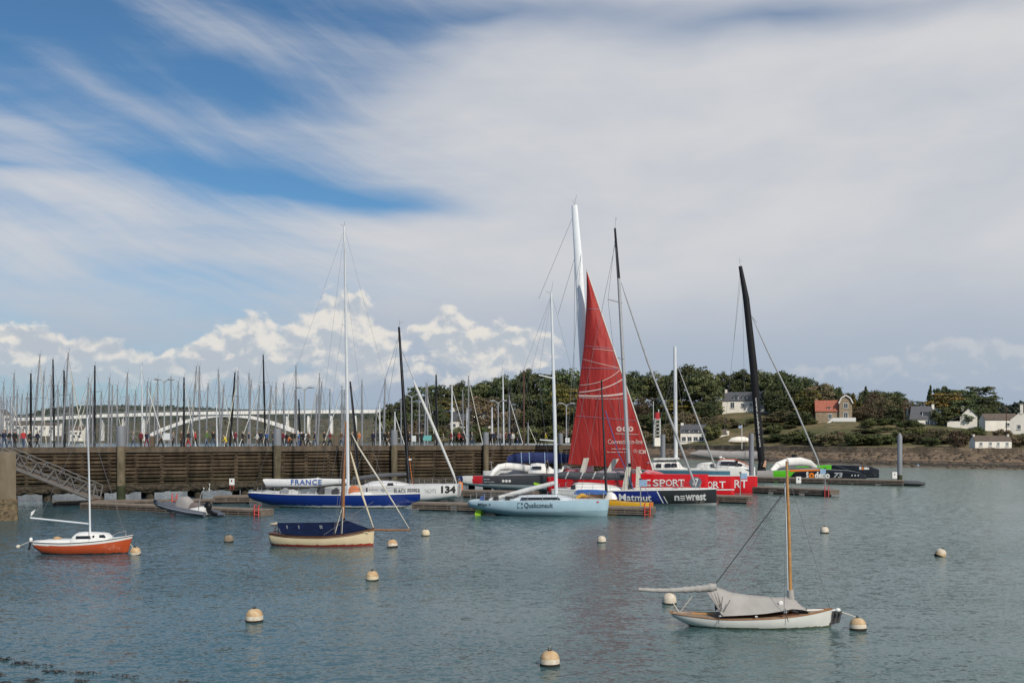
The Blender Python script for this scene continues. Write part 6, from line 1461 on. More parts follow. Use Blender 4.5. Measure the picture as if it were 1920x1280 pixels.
# ================================================================== 9. MATMUT / NEWREST racer
b = Boat('racing_yacht', 1250, 947.5, 4.4, -13, 'blue and black racer lettered Matmut and newrest', group='racing boats at the pontoons'); NW = b
yn = -1.9; x0, x1 = b.l(1040, 915, 0).x, b.l(1343.5, 918, -.1).x; zf = lambda px, py: b.l(px, py, yn).z
h = Hull(b, x0, x1, 4.4, [(0, zf(1060, 918)), (.35, zf(1150, 919.5)), (.7, zf(1260, 918.5)), (1, zf(1343, 917.5)-.02)], [(0, .1), (.3, -.35), (.8, -.4), (1, -.35)], [(0, .8), (.3, 1), (.55, .98), (.78, .78), (.92, .45), (1, .10)], 2.8, .45, bow=lambda v: 0)
NBLUE = paint('navy_blue_paint', (.010, .022, .17), .22); NBLK = paint('graphite_paint', (.016, .018, .020), .25); BOOTG = mat('grey_boot', (.30, .31, .31), .5)
xa = [b.l(p, 930, yn).x for p in (1147, 1240)]; sl_ = 0.55
hl = h.build('hull', [NBLUE, NBLK, BOOTG, WHITE], lambda x, z: 2 if z < .16 else (3 if x < xa[0] else (0 if x+ (z-.9)*sl_ < xa[1] else 1)), deckm=WHITE2, nu=120, nv=24)
TXW = mat('white_print', (.72, .73, .74), .5); TXS = mat('silver_print', (.50, .51, .52), .5)
h.text('Matmut', (1160.5, 926, 1221.5, 938.5), TXW, hl, .015); h.text('n', (1264, 929, 1273.5, 938.6), TXS, hl, .03); h.text('wrest', (1284.5, 925.6, 1323, 938.6), TXS, hl, .03)
for k in range(3): h.patch('letter_bar', [(1275, 929.2+k*3.6), (1283.5, 929.2+k*3.6), (1283.5, 931.2+k*3.6), (1275, 931.2+k*3.6)], TXS, hl, n=2)
h.patch('white_stripe', [(1231, 920.5), (1232.8, 920.5), (1244.5, 943.5), (1242, 943.5)], TXW, hl, n=2); h.patch('white_stripe', [(1243.5, 930), (1244.8, 930), (1252, 943.5), (1250, 943.5)], TXW, hl, n=2)
h.rail('toe_rail', 1.0, .05, WHITE, b.e)
b.body('coachroof', [(1068, 918, 922), (1073, 906, 922), (1082, 904, 922), (1100, 904.5, 921.5), (1130, 907, 921), (1150, 911, 920.5), (1175, 917, 920)], 1.5, WHITE, end=.7)
b.prism('cockpit_opening', [(1070, 910), (1078, 908), (1080, 921), (1071, 921)], -1.3, -1.2, GLASSD)
FOIL = mat('cream_foil', (.56, .53, .46), .4, var=.06)
for pts, y_ in (([(1165.5, 919), (1176, 919), (1183.5, 875.5), (1174, 875)], -1.2), ([(1191.5, 919), (1200, 919), (1201, 874.5), (1193, 874.5)], .9), ([(1087, 886), (1097, 886.5), (1104.5, 858), (1094.5, 858.5)], 2.0), ([(1137, 884), (1147, 884), (1160.5, 860), (1149, 860)], 2.0)):
    b.prism('daggerboard', pts, y_-.06, y_+.06, FOIL)
mst = b.tube('mast', [(1181, 912), (1178, 860), (1160, 522)], [.21, .20, .15], MASTG if False else mat('pale_grey_mast', (.40, .41, .43), .4, .2, var=.1), n=10)
b.tube('black_mast_top', [(1160, 522), (1153, 428)], [.155, .10], CARBON, parent=mst, n=10); b.tube('black_mast_foot', [(1181.2, 916), (1179.3, 868)], [.225, .215], CARBON, parent=mst, n=10)
mb = MB(); q = b.l(1153, 428); mb.bar(q, b.l(1155, 407), .03, .03); mb.bar(b.l(1154, 411), b.l(1157, 411), .03, .03); mb.build('masthead_vane', MASTG, mst)
for px, py, tx, ty in ((1166, 568, 1140, 561), (1171, 673, 1158, 671)):
    mb = MB(); mb.bar(b.l(px, py), b.l(tx, ty, -.8), .07, .08); mb.bar(b.l(px, py), b.l(px-6, ty, .9), .07, .08); mb.build('spreader', MASTG, b.e)
b.tube('furled_jib', [(1165, 530), (1172, 552), (1215, 680), (1262, 800), (1302, 905), (1305, 915)], [.03, .055, .09, .12, .11, .04], mat('grey_furled_sail', (.33, .34, .35), .7, var=.2))
q = mat('slate_sail_cover', (.060, .066, .078), .85, var=.25, bump=.6, bs=3); mb = MB(); rings = []
for px, t_, bo_ in ((1044, 886, 897), (1060, 882.5, 898), (1080, 884, 899), (1105, 886, 899), (1130, 886.5, 899.5), (1160, 886, 900), (1183, 888, 900)):
    a_, c_ = b.l(px, t_), b.l(px, bo_); mid = (a_+c_)/2; hh = (a_.z-c_.z)/2
    rings.append([Vector((mid.x, -math.sin(an)*.42, mid.z+math.cos(an)*hh)) for an in [2*math.pi*k/14 for k in range(14)]])
mb.loft(rings); cov = mb.build('boom_cover', q, b.e)
for px in (1063, 1091, 1114, 1134):
    mb = MB(); mb.tube([b.l(px+3, 884, -.30), b.l(px, 890, -.47), b.l(px-3, 897, -.34)], .07, 5); mb.build('strap', mat('pale_strap', (.45, .46, .47), .7), cov)
stays(b, [((1154, 440), (1180, 917, -1.9)), ((1140, 561, -.8), (1178, 917, -1.9)), ((1154, 440), (1140, 561, -.8)), ((1155, 450), (1060, 918)), ((1158, 520), (1190, 917, 1.8))], r=.018)
b.tube('blue_halyard', [(1135, 770, -.5), (1160, 850, -.8), (1178, 890, -1.2), (1190, 925, -2.0)], .045, mat('blue_rope', (.04, .08, .22), .8))
mb = MB()
for k in range(14):
    q = b.l(1225+k*6, 918.5, -1.0+.2*(k % 3)); mb.ball(q, (.25+.1*(k % 2), .2, .10), 6, 4, mi=k % 4)
mb.build('deck_ropes', [WHITE2, mat('lime_rope', (.45, .55, .05), .8), mat('blue_deck_rope', (.04, .08, .25), .8), ORANGE], b.e)
h.lifelines(b.e, .05, .9, .6, 9)

# ================================================================== 10. yellow trimaran in front of it
b = Boat('trimaran', 1165, 960, 2.4, -14, 'yellow hulled small trimaran with black mast and blue cover', 'trimaran', 'racing boats at the pontoons')
yn = -1.0; zf = lambda px, py: b.l(px, py, yn).z; YEL = paint('yellow_paint', (.62, .34, .02), .3)
x0, x1 = b.l(1085, 940, 0).x, b.l(1224, 934, -.4).x
h = Hull(b, x0, x1, 1.8, [(0, zf(1085, 934)), (.38, zf(1140, 937)), (.6, zf(1165, 941.5)), (.8, zf(1195, 943)), (1, zf(1223, 943))], [(0, .3), (.4, -.2), (1, -.15)], [(0, .4), (.4, 1), (.8, .7), (1, .12)], 2.4, .55)
h.build('hull', [YEL, mat('orange_edge', (.55, .16, .02), .4)], lambda x, z: 1 if x > x1-.25 else 0, deckm=YEL, nv=14)
mb = MB(); mb.tube([b.l(1080, 935, -.6), b.l(1090, 928.5, -.4), b.l(1108, 926.5, 0), b.l(1130, 928, .6), b.l(1150, 931, 1.2)], [.14, .2, .24, .24, .2], 10); mb.build('crossbeam', YEL, b.e)
b.body('blue_cover', [(1076, 923, 926), (1082, 918, 926.5), (1100, 917.5, 926), (1120, 918, 926.5), (1134, 919, 926), (1138, 924, 926)], .45, mat('bright_blue_canvas', (.02, .10, .34), .8, var=.25, bump=.5, bs=4), end=.7)
mb = MB(); mb.bar(b.l(1104, 925), b.l(1104, 938), .14, .3); mb.build('boom_crutch', CARBON, b.e)
b.tube('mast', [(1137, 934), (1136, 905), (1127.5, 712)], [.115, .11, .06], CARBON)
b.body('mast_step_fairing', [(1134, 932, 936), (1138, 923, 936), (1146, 922, 936), (1152, 926, 936), (1156, 933, 936)], .4, WHITE, end=.7)
stays(b, [((1128, 716), (1218, 933)), ((1128, 716), (1088, 931)), ((1128, 716), (1138, 934, -.9)), ((1129, 740), (1140, 934, .9))], r=.014)

# ================================================================== 11. red maxi trimaran with the red jib
b = Boat('maxi_trimaran', 1300, 929, 1.9, -19, 'big red trimaran with three bows lettered SPORT and a hoisted red jib', 'trimaran', 'racing boats at the pontoons'); ID = b
IRED = paint('racing_red', (.60, .008, .014), .22)
def idec(name, bow_px, wl, top_py, length, yl, label=None):
    # hull with its near bow edge at bow_px and waterline at wl
    b2 = b; Y = wdist(wl); k = (bow_px-960)/F; P = Vector((k*Y, Y, 0)); d = P-b.o; lx = d.x*b.c+d.y*b.s; ly = -d.x*b.s+d.y*b.c
    zt = H-(top_py-HZ)/F*Y; hh = Hull(b, lx-length, lx, 1.9, [(0, zt-.5), (.4, zt-.05), (1, zt)], [(0, .3), (.3, -.3), (1, -.4)], [(0, .5), (.3, 1), (.6, .95), (.88, .5), (1, .06)], 3.0, .45, off=ly)
    o = hh.build(name, IRED, deckm=mat('red_deck', (.45, .012, .016), .4), nu=50, nv=16); hh.rail('edge_line', 1.0, .03, WHITE, o) if name != 'near_float' else None
    return hh, o
hn, on = idec('near_float', 1328, 937, 889, 17, 0)
hm_, om_ = idec('main_hull', 1377, 930, 892, 22, 0)
hf, of_ = idec('far_float', 1420, 924, 892, 13.5, 0)
TW = mat('white_letter', (.74, .73, .72), .5)
def serif(hh, word, box, parent, bold=.012):
    o = hh.text(word, box, TW, parent, bold)
    n = len(word); w = (box[2]-box[0])/n; hgt = box[3]-box[1]
    return o
for ch_, xa_, xb_ in (('S', 1224, 1235), ('P', 1236.5, 1247), ('O', 1248, 1259.5), ('R', 1260.5, 1272), ('T', 1271, 1282)):
    serif(hn, ch_, (xa_, 898.5, xb_, 911), on)
    if ch_ in 'PRT':
        cx = {'P': xa_+2.2, 'R': xa_+2.2, 'T': (xa_+xb_)/2}[ch_]; hn.patch('serif_foot', [(cx-2.2, 910), (cx+2.4, 910), (cx+2.4, 911.2), (cx-2.2, 911.2)], TW, on, n=2)
    if ch_ == 'T':
        for cx in (xa_+.3, xb_-.3): hn.patch('serif_tick', [(cx-.6, 898.6), (cx+.6, 898.6), (cx+.6, 902), (cx-.6, 902)], TW, on, n=2)
for pts in ([(1213, 898.5), (1220, 898.5), (1220, 901), (1213, 901)], [(1213, 908), (1220, 908), (1220, 910.5), (1213, 910.5)], [(1211, 899), (1213.5, 899), (1213.5, 910), (1211, 910)]): hn.patch('letter_stroke', pts, TW, on, n=2)
mb = MB(); q = b.l(1302.5, 904.5, hn.off-hn.hw); vs = []
for k in range(24):
    a_ = 2*math.pi*k/24; x = q.x+.60*math.cos(a_)*1.0; z = q.z+.58*math.sin(a_); vs.append((x, hn.side(x, z)-.025, z))
mb.add(vs, [tuple(range(24))]); mb.build('number_disc', mat('disc_grey', (.10, .13, .17), .5), on)
hn.text('17', (1297.5, 897, 1308, 910), TW, on, .02, lift=.05)
for ch_, xa_, xb_ in (('O', 1326, 1335), ('R', 1336, 1347), ('T', 1347.5, 1359)): serif(hm_, ch_, (xa_, 902.5, xb_, 915), om_)
hm_.patch('white_band', [(1330, 917), (1375.5, 917), (1375.5, 919.3), (1330, 919.3)], TW, om_, n=10)
for ch_, xa_, xb_ in (('R', 1376.5, 1388), ('T', 1388.5, 1400.5)): serif(hf, ch_, (xa_, 899.5, xb_, 914.5), of_)
# beams, cockpit, nets
def toL(P): d = P-b.o; return Vector((d.x*b.c+d.y*b.s, -d.x*b.s+d.y*b.c, P.z))
for xb_ in (hm_.x1-9.5, hm_.x1-18.5):
    mb = MB(); mb.tube([(xb_+1.0, hn.off, 1.6), (xb_+.4, (hn.off*.5+hm_.off*.5), 2.1), (xb_, hm_.off, 2.3), (xb_+.4, (hf.off+hm_.off)/2, 2.1), (xb_+1.0, hf.off, 1.6)], [.35, .4, .5, .4, .35], 10); mb.build('crossbeam', IRED, b.e)
mb = MB(); q = b.l(1165, 880, hm_.off); mb.ball((q.x, hm_.off, 2.4), (2.4, .9, .7), 14, 8); mb.build('cockpit_hood', WHITE, b.e)
ymain = hm_.off
WING = mat('white_wing_mast', (.80, .82, .84), .35, var=.05)
b.tube('wing_mast', [(1106, 884, ymain), (1101, 800, ymain), (1093, 640, ymain), (1084, 480, ymain), (1077, 385, ymain)], [.46, .48, .52, .48, .34], WING, n=14, sy=.5)
mb = MB(); q = b.l(1077, 385, ymain); mb.bar(q, b.l(1081, 366, ymain), .03, .03); mb.bar(q, b.l(1074, 376, ymain), .03, .03); mb.build('masthead_vane', MASTG, b.e)
# jib: luff straight, leech curved, belly away from the viewer
leech = curve([(0, 1099.5), (.1, 1100), (.25, 1098), (.38, 1095), (.52, 1089), (.68, 1082), (.85, 1073), (1, 1065)])
def sail_pt(s_, t, lift=0.0):
    yl = 508+(869-508)*s_; px_l = leech(s_); px_r = 1100.5+(1228-1100.5)*((yl-508)/(881-508)) if s_ < 1 else 1224
    foot = 12*s_**6*t*(1.15-.15*t)
    px = px_l+(px_r-px_l)*t; py = yl+foot
    camber = 1.1*math.sin(math.pi*t**.8)*math.sin(math.pi*min(1, s_*.85+.1))
    wr = .10*math.sin(9*t+16*s_)*s_**2 + .09*mnoise.noise(Vector((t*3, s_*7, 0)))
    p = b.l(px, py, ymain-1.5-.55*camber+wr); p.y -= lift; return p
def sail_material():
    m = bpy.data.materials.new('red_sailcloth'); m.use_nodes = True; nt = m.node_tree; N = nt.nodes; L = nt.links; bs = N['Principled BSDF']
    bs.inputs['Roughness'].default_value = .6; bs.inputs['Base Color'].default_value = (.40, .028, .024, 1)
    tr = N.new('ShaderNodeBsdfTranslucent'); tr.inputs[0].default_value = (.42, .02, .015, 1); mx = N.new('ShaderNodeMixShader'); mx.inputs[0].default_value = .22
    L.new(bs.outputs[0], mx.inputs[1]); L.new(tr.outputs[0], mx.inputs[2]); L.new(mx.outputs[0], N['Material Output'].inputs['Surface'])
    tc = N.new('ShaderNodeTexCoord'); n = N.new('ShaderNodeTexNoise'); n.inputs['Scale'].default_value = .5; n.inputs['Detail'].default_value = 5; n.inputs['Distortion'].default_value = .8; mp = N.new('ShaderNodeMapping'); mp.inputs['Rotation'].default_value = (0, .35, 0); mp.inputs['Scale'].default_value = (2.2, 1, .45)
    L.new(tc.outputs['Object'], mp.inputs[0]); L.new(mp.outputs[0], n.inputs['Vector']); a = N.new('ShaderNodeMix'); a.data_type = 'RGBA'; a.inputs[6].default_value = (.33, .018, .018, 1); a.inputs[7].default_value = (.47, .042, .032, 1); L.new(n.outputs[0], a.inputs[0]); L.new(a.outputs[2], bs.inputs['Base Color'])
    bp = N.new('ShaderNodeBump'); bp.inputs['Strength'].default_value = .9; bp.inputs['Distance'].default_value = .35; L.new(n.outputs[0], bp.inputs['Height']); L.new(bp.outputs[0], bs.inputs['Normal'])
    return m
mb = MB(); mb.sheet([[sail_pt(i/60, k/28) for k in range(29)] for i in range(61)]); jib = mb.build('red_jib', sail_material(), b.e)
mb = MB(); mb.tube([sail_pt(i/30, 1.0) for i in range(31)], .07, 6); mb.build('luff_tape', mat('pale_luff', (.62, .58, .52), .7), jib)
PRINT = mat('pale_print', (.64, .46, .42), .7); LILAC = mat('lilac_batten', (.36, .17, .22), .7)
def sail_line(f, r_, m_, name, t0=0.02, t1=.98, n=24):
    mb = MB(); mb.sheet([[sail_pt(f(t)+dz, t, .06) for t in np.linspace(t0, t1, n)] for dz in (-r_, r_)]); mb.build(name, m_, jib)
Sv = lambda py: (py-508)/(869-508)
for p0, p1, r_ in ((579, 579, .0013), (648, 653, .0013), (689, 691, .0015), (779, 786, .0013)): sail_line(lambda t, p0=p0, p1=p1: Sv(p0+(p1-p0)*t), r_, LILAC, 'batten_line')
sail_line(lambda t: Sv(722-2*t-28*t*t), .0016, PRINT, 'printed_curve'); sail_line(lambda t: Sv(735-4*t-22*t*t), .0028, PRINT, 'printed_curve'); sail_line(lambda t: Sv(741+2*math.sin(t*3)-6*t*t), .0045, PRINT, 'printed_curve')
sail_line(lambda t: Sv(654-2*t+6*t*t), .0010, PRINT, 'printed_curve', .3, .98)
for row0, row1 in ((673, 690), (744, 744)):
    mb = MB(); 
    for k in range(34):
        t = .03+k*.028; py = row0+(row1-row0)*t+(3*math.sin(t*3) if row0 > 700 else 0)
        mb.sheet([[sail_pt(Sv(py)+dz, t+dt, .06) for dt in (-.006, .006)] for dz in (-.0028, .0028)])
    mb.build('dotted_line', PRINT, jib)
def sail_px(px, py, lift=.07):
    s_ = Sv(py)
    for _ in range(3):
        l_ = leech(min(max(s_, 0), 1)); yl = 508+361*s_; r_ = 1100.5+127.5*((yl-508)/373); t = (px-l_)/(r_-l_); s_ = Sv(py-12*s_**6*t*(1.15-.15*t))
    return sail_pt(s_, t, lift)
def sail_text(word, box, bold=0.0):
    V, Fc = text_mesh(word, bold); mb = MB(); mb.add([sail_px(box[0]+(box[2]-box[0])*a_, box[3]+(box[1]-box[3])*c_) for a_, c_ in V], Fc); mb.build('lettering', PRINT, jib)
sail_text('Convestir on-line', (1140, 823, 1205, 832), .01); sail_text('ICM', (1198, 842.5, 1211, 850.5), .03); 
for xa_, xb_, ya_ in ((1147, 1158, 840.5), (1160, 1164, 840.5), (1166, 1176, 840.5), (1138, 1143, 846.6), (1145, 1155, 846.6), (1157, 1168, 846.6), (1170, 1178, 846.6)):
    mb = MB(); mb.sheet([[sail_px(xa_+(xb_-xa_)*k/4, ya_+dz) for k in range(5)] for dz in (0, 1.3)]); mb.build('faint_print', PRINT, jib)
sail_text('O)', (1188, 842, 1195, 850), .01)
for cx in (1161, 1172.5, 1183): 
    mb = MB(); out_ = [(cx+4.9*math.cos(a_), 804+5.0*math.sin(a_)) for a_ in np.linspace(0, 2*math.pi, 21)[:-1]]; inn = [(cx+1.9*math.cos(a_), 804+1.9*math.sin(a_)) for a_ in np.linspace(0, 2*math.pi, 21)[:-1]]
    vs = [sail_px(*p) for p in out_+inn]; mb.add(vs, [(k, (k+1) % 20, 20+(k+1) % 20, 20+k) for k in range(20)]); mb.build('printed_ring', PRINT, jib)
mb = MB(); mb.sheet([[sail_px(1154+k*4.3, 812.5+.16*k+dz) for k in range(11)] for dz in (-.5, .5)]); mb.build('printed_bar', PRINT, jib)
mb = MB(); out_ = [(1216+2.4*math.cos(a_), 867+2.4*math.sin(a_)) for a_ in np.linspace(0, 2*math.pi, 13)[:-1]]; mb.add([sail_px(*p) for p in out_], [tuple(range(12))]); mb.build('printed_disc', LILAC, jib)
stays(b, [((1079, 395, ymain), (1010, 560, ymain)), ((1086, 455, ymain), (1046, 590, ymain)), ((1090, 470, ymain), (1060, 880, hn.off)), ((1100, 505, ymain), (1229, 883, ymain)), ((1078, 390, ymain), (1075, 880, hf.off))], r=.02)
stays(b, [((1065, 868, ymain), (1052, 890, ymain)), ((1065, 868, ymain), (1085, 892, ymain))], m=ROPE, r=.03, name='sheet')
mb = MB(); q = b.l(1140, 886, ymain-1); mb.ball(q, (1.6, .5, .25), 10, 6); mb.ball(q+Vector((1.4, 0, .1)), (.7, .4, .3), 8, 5); mb.build('sail_bags', mat('mauve_bag', (.30, .26, .30), .85, var=.4), b.e)

# ================================================================== 12. teal sloop with white deckhouse
b = Boat('cruising_yacht', 1300, 913, 3.6, -14, 'teal hulled cruising yacht with white deckhouse and white mast')
yn = -1.6; zf = lambda px, py: b.l(px, py, yn).z; x0, x1 = b.l(1205, 880, 0).x, b.l(1369, 882, 0).x
TEAL = paint('teal_paint', (.045, .135, .20), .25)
h = Hull(b, x0, x1, 3.6, [(0, zf(1205, 880)), (.5, zf(1290, 879.5)), (1, zf(1369, 881.5))], [(0, .1), (.4, -.5), (1, -.3)], [(0, .75), (.4, 1), (.75, .8), (1, .06)], 2.5, .5)
zs = lambda x: h.sheer((x-x0)/(x1-x0))
h.build('hull', [TEAL, WHITE], lambda x, z: 1 if z > zs(x)-.12 else 0, deckm=WHITE2, nv=20); h.rail('toe_rail', 1.0, .05, WHITE, b.e)
b.body('deckhouse', [(1212, 880, 880), (1214, 866, 880), (1230, 863, 880), (1260, 863.5, 880), (1272, 866, 880), (1278, 875, 880), (1290, 879, 880)], 1.25, WHITE, end=.85)
for pts in ([(1231, 869), (1240, 869), (1240, 876), (1230, 876)], [(1247, 868.5), (1257, 868), (1257.5, 875.5), (1247, 876)], [(1259, 868), (1268, 867.8), (1270, 874.5), (1259, 875.5)]): b.prism('window', pts, -1.27, -1.12, GLASSD)
b.prism('hard_top', [(1225, 859), (1270, 858), (1273, 861), (1226, 862)], -1.1, 1.1, WHITE)
b.tube('mast', [(1267.5, 880), (1266.5, 760), (1265.5, 650)], [.26, .24, .20], MASTW, n=10)
b.tube('furled_jib', [(1270, 684), (1300, 765), (1339, 870), (1342, 880)], [.04, .11, .12, .05], mat('grey_furled_sail', (.33, .34, .35), .7))
mb = MB(); mb.bar(b.l(1261, 774), b.l(1271, 773), .07, .07); mb.build('spreader', MASTW, b.e)
stays(b, [((1266, 690), (1232, 880, -1.3)), ((1266, 690), (1275, 880, -1.6)), ((1266, 690), (1210, 880)), ((1266, 690), (1300, 880, 1.4))], r=.016)
h.lifelines(b.e, .02, .97, .6, 9)
b.prism('dark_bow_patch', [(1340, 885), (1346, 884), (1342, 893), (1337, 893)], -1.0, -.95, mat('dark_blue_patch', (.02, .05, .08), .8))  # dark slanted patch near the bow
# 13. white boat with orange trim and canopy
b = Boat('motor_yacht', 1390, 908, 3.4, -14, 'white yacht with orange trim and long dark cabin window', 'motor yacht')
yn = -1.5; zf = lambda px, py: b.l(px, py, yn).z; x0, x1 = b.l(1305, 878, 0).x, b.l(1416, 880, 0).x
h = Hull(b, x0, x1, 3.4, [(0, zf(1305, 877)), (.5, zf(1360, 877)), (1, zf(1416, 876))], [(0, .1), (.4, -.5), (1, -.2)], [(0, .8), (.4, 1), (.75, .8), (1, .1)], 2.5, .5)
h.build('hull', WHITE, deckm=WHITE2)
b.body('cabin', [(1340, 877, 879), (1346, 864, 879), (1354, 861, 879), (1375, 861.5, 879), (1392, 867, 879), (1405, 874, 879), (1412, 878, 879)], 1.2, WHITE, end=.8)
b.prism('window', [(1351, 865.5), (1376, 865), (1392, 870.5), (1392, 872.5), (1352, 871)], -1.22, -1.05, GLASSD)
b.tube('orange_trim', [(1347, 862.5, -1.1), (1356, 860.3, -1.1), (1376, 861, -1.1), (1394, 867, -1.1), (1408, 875, -1.1)], .07, mat('coral_trim', (.50, .12, .06), .5))
b.body('canopy', [(1303, 878, 880), (1308, 869, 880), (1318, 867, 880), (1334, 866, 880), (1341, 869, 880), (1348, 878, 880)], 1.0, WHITE, end=.9)
b.prism('canopy_window', [(1332, 869), (1338, 869), (1344, 876), (1334, 875)], -1.06, -.9, GLASSD)
mb = MB(); q = b.l(1351, 857); mb.ball(q, (.28, .28, .16), 10, 6); mb.tube([q, b.l(1351, 863)], .05, 6); mb.ball(b.l(1357, 859.5), .14, 8, 6); mb.build('radar_dome', WHITE, b.e)
h.lifelines(b.e, .02, .97, .6, 8)
q = b.l(1381, 879, -1.0); wp = Matrix.Translation(b.o) @ Matrix.Rotation(b.yaw, 4, 'Z') @ q
put_person(wp, 'black', 'dark', 0, .92, R(-60), 'person in dark clothes standing on the white motor yacht', 0)['group'] = 'crew on board'

# ================================================================== 14. SODEBO trimaran
b = Boat('maxi_trimaran', 1560, 903, 2.0, -12, 'green and black trimaran lettered Sodebo with tall black wing mast', 'trimaran', 'racing boats at the pontoons')
yn = -.9; zf = lambda px, py: b.l(px, py, yn).z; x0, x1 = b.l(1418, 888, 0).x, b.l(1624, 890, 0).x
SGRN = paint('vivid_green', (.10, .50, .02), .3); SBLK = paint('deep_navy_black', (.008, .010, .018), .25); SGRY = paint('light_grey', (.42, .40, .39), .4)
h = Hull(b, x0, x1, 2.0, [(0, zf(1418, 882)), (.2, zf(1452, 882)), (.5, zf(1520, 879.5)), (.8, zf(1585, 881.5)), (.94, zf(1612, 886)), (1, zf(1624, 893))], [(0, .1), (.3, -.3), (1, -.1)], [(0, .7), (.3, 1), (.7, .9), (.93, .5), (1, .15)], 2.8, .45)
xg0, xg1, xo = b.l(1450, 890, yn).x, b.l(1486, 890, yn).x, b.l(1545, 880, yn).x
def sm(x, z):
    if x < xg0: return 2
    zz = h.sheer((x-x0)/(x1-x0))-z
    if x < xg1-.9*(zz-.6): return 0 if zz < 1.7 else 0
    return 1
hl = h.build('hull', [SGRN, SBLK, SGRY], sm, deckm=mat('grey_green_deck', (.30, .33, .30), .5), nu=90, nv=18)
h.patch('orange_flash', [(1480, 880), (1545, 879.3), (1548, 881.6), (1482, 884)], mat('vivid_orange', (.70, .19, .02), .4), hl)
h.text('S', (1454.5+57, 884, 1516, 897), TW, hl, .05); h.text('o', (1516.5, 885.5, 1527, 897), mat('letter_orange', (.72, .20, .02), .4), hl, .06); h.text('debo', (1527.5, 884, 1556, 896.5), TW, hl, .05)
h.text('73', (1563, 885.5, 1580, 895.5), mat('grey_number', (.33, .34, .36), .5), hl, .04, .2)
for px in (1598, 1604, 1610): h.patch('grey_dot', [(px-1.4, 889.5), (px+1.4, 889.5), (px+1.4, 892.5), (px-1.4, 892.5)], TXG, hl, n=2)
h2 = Hull(b, b.l(1490, 884, 11).x, b.l(1648, 884, 11).x, 1.7, [(0, b.l(1490, 874, 11).z), (.5, b.l(1570, 871, 11).z), (.85, b.l(1630, 873, 11).z), (1, b.l(1648, 880, 11).z)], [(0, .5), (.3, .0), (1, .15)], [(0, .5), (.3, 1), (.7, .9), (.93, .5), (1, .2)], 2.8, .45, off=11)
xq = b.l(1560, 880, 10.2).x
f2 = h2.build('far_float', [SGRN, SBLK], lambda x, z: 0 if x < xq else 1, deckm=SBLK, nu=60)
h2.text('S', (1611, 874.5, 1615.5, 880), TW, f2, .05, yl=10.2); h2.text('o', (1615.8, 875, 1619.5, 880.5), mat('letter_orange', (.72, .20, .02), .4), f2, .06, yl=10.2); h2.text('debo', (1620, 874.5, 1630, 880), TW, f2, .05, yl=10.2)
mb = MB(); pts = [b.l(1447, 883, .5), b.l(1458, 872, 1.5), b.l(1478, 865.5, 4), b.l(1500, 864.5, 6), b.l(1518, 868, 8), b.l(1530, 877, 10.5)]; mb.tube(pts, [.35, .5, .62, .62, .5, .35], 12, sy=.6); mb.build('crossbeam', WHITE, b.e)
mb = MB(); mb.sheet([[b.l(1440+k*9, 882, .8).lerp(b.l(1470+k*8, 876, 10), j/4) for k in range(10)] for j in range(5)]); mb.build('trampoline_net', mat('grey_net', (.20, .20, .21), .9), b.e)
b.tube('wing_mast', [(1429, 872), (1425, 840), (1413, 690), (1399, 560), (1388, 499)], [.46, .50, .55, .45, .26], CARBON, n=12, sy=.5)
b.body('mast_foot', [(1420, 884, 885), (1422, 866, 885), (1428, 862, 885), (1434, 868, 885), (1437, 884, 885)], .6, CARBON, end=.8)
mb = MB(); q = b.l(1388, 499); mb.bar(q, b.l(1386, 484), .04, .04); mb.bar(b.l(1386, 490), b.l(1392, 489), .03, .03); mb.build('masthead_vane', MASTG, b.e)
V, Fc = text_mesh('www.sodebo.com', .0); mb = MB(); vs = []
for a_, c_ in V:
    f = a_; q = b.l(1417.6+f*8.0+(c_-.5)*3.6, 745+f*92, -.42); vs.append(q)
mb.add(vs, Fc); mb.build('mast_lettering', TW, b.e)
b.tube('forestay', [(1409, 592), (1419, 605)], .03, WIRE); b.tube('furled_jib', [(1410, 594), (1440, 660), (1490, 762), (1533, 862), (1536, 876)], [.05, .10, .13, .13, .05], mat('grey_furled_sail', (.33, .34, .35), .7))
mb = MB(); rings = []
for px, t_, bo_ in ((1294, 848.5, 851), (1300, 847, 854), (1312, 843, 857), (1335, 844, 859.5), (1370, 845.5, 862), (1400, 845, 863), (1420, 846, 862)):
    a_, c_ = b.l(px, t_), b.l(px, bo_); mid = (a_+c_)/2; hh = (a_.z-c_.z)/2
    rings.append([Vector((mid.x, -math.sin(an)*.45, mid.z+math.cos(an)*hh)) for an in [2*math.pi*k/14 for k in range(14)]])
mb.loft(rings); mb.build('boom_cover', mat('taupe_sail_cover', (.30, .285, .28), .9, var=.15, bump=.5, bs=2), b.e)
b.tube('rudder_head', [(1491, 872, 6), (1489, 852, 6)], .42, CARBON, n=8, sy=.4)
b.prism('orange_fender', [(1430, 875), (1434, 863), (1437, 863), (1436, 875)], -.9, -.7, mat('pale_orange', (.60, .35, .22), .7))
stays(b, [((1390, 515), (1350, 880, 3)), ((1392, 530), (1398, 870, -.5)), ((1428, 842), (1478, 884, 2)), ((1390, 520), (1440, 880, 9)), ((1388, 505), (1376, 640, 0))], r=.02)
stays(b, [((1565, 871, 10), (1600, 884, 0))], r=.03)

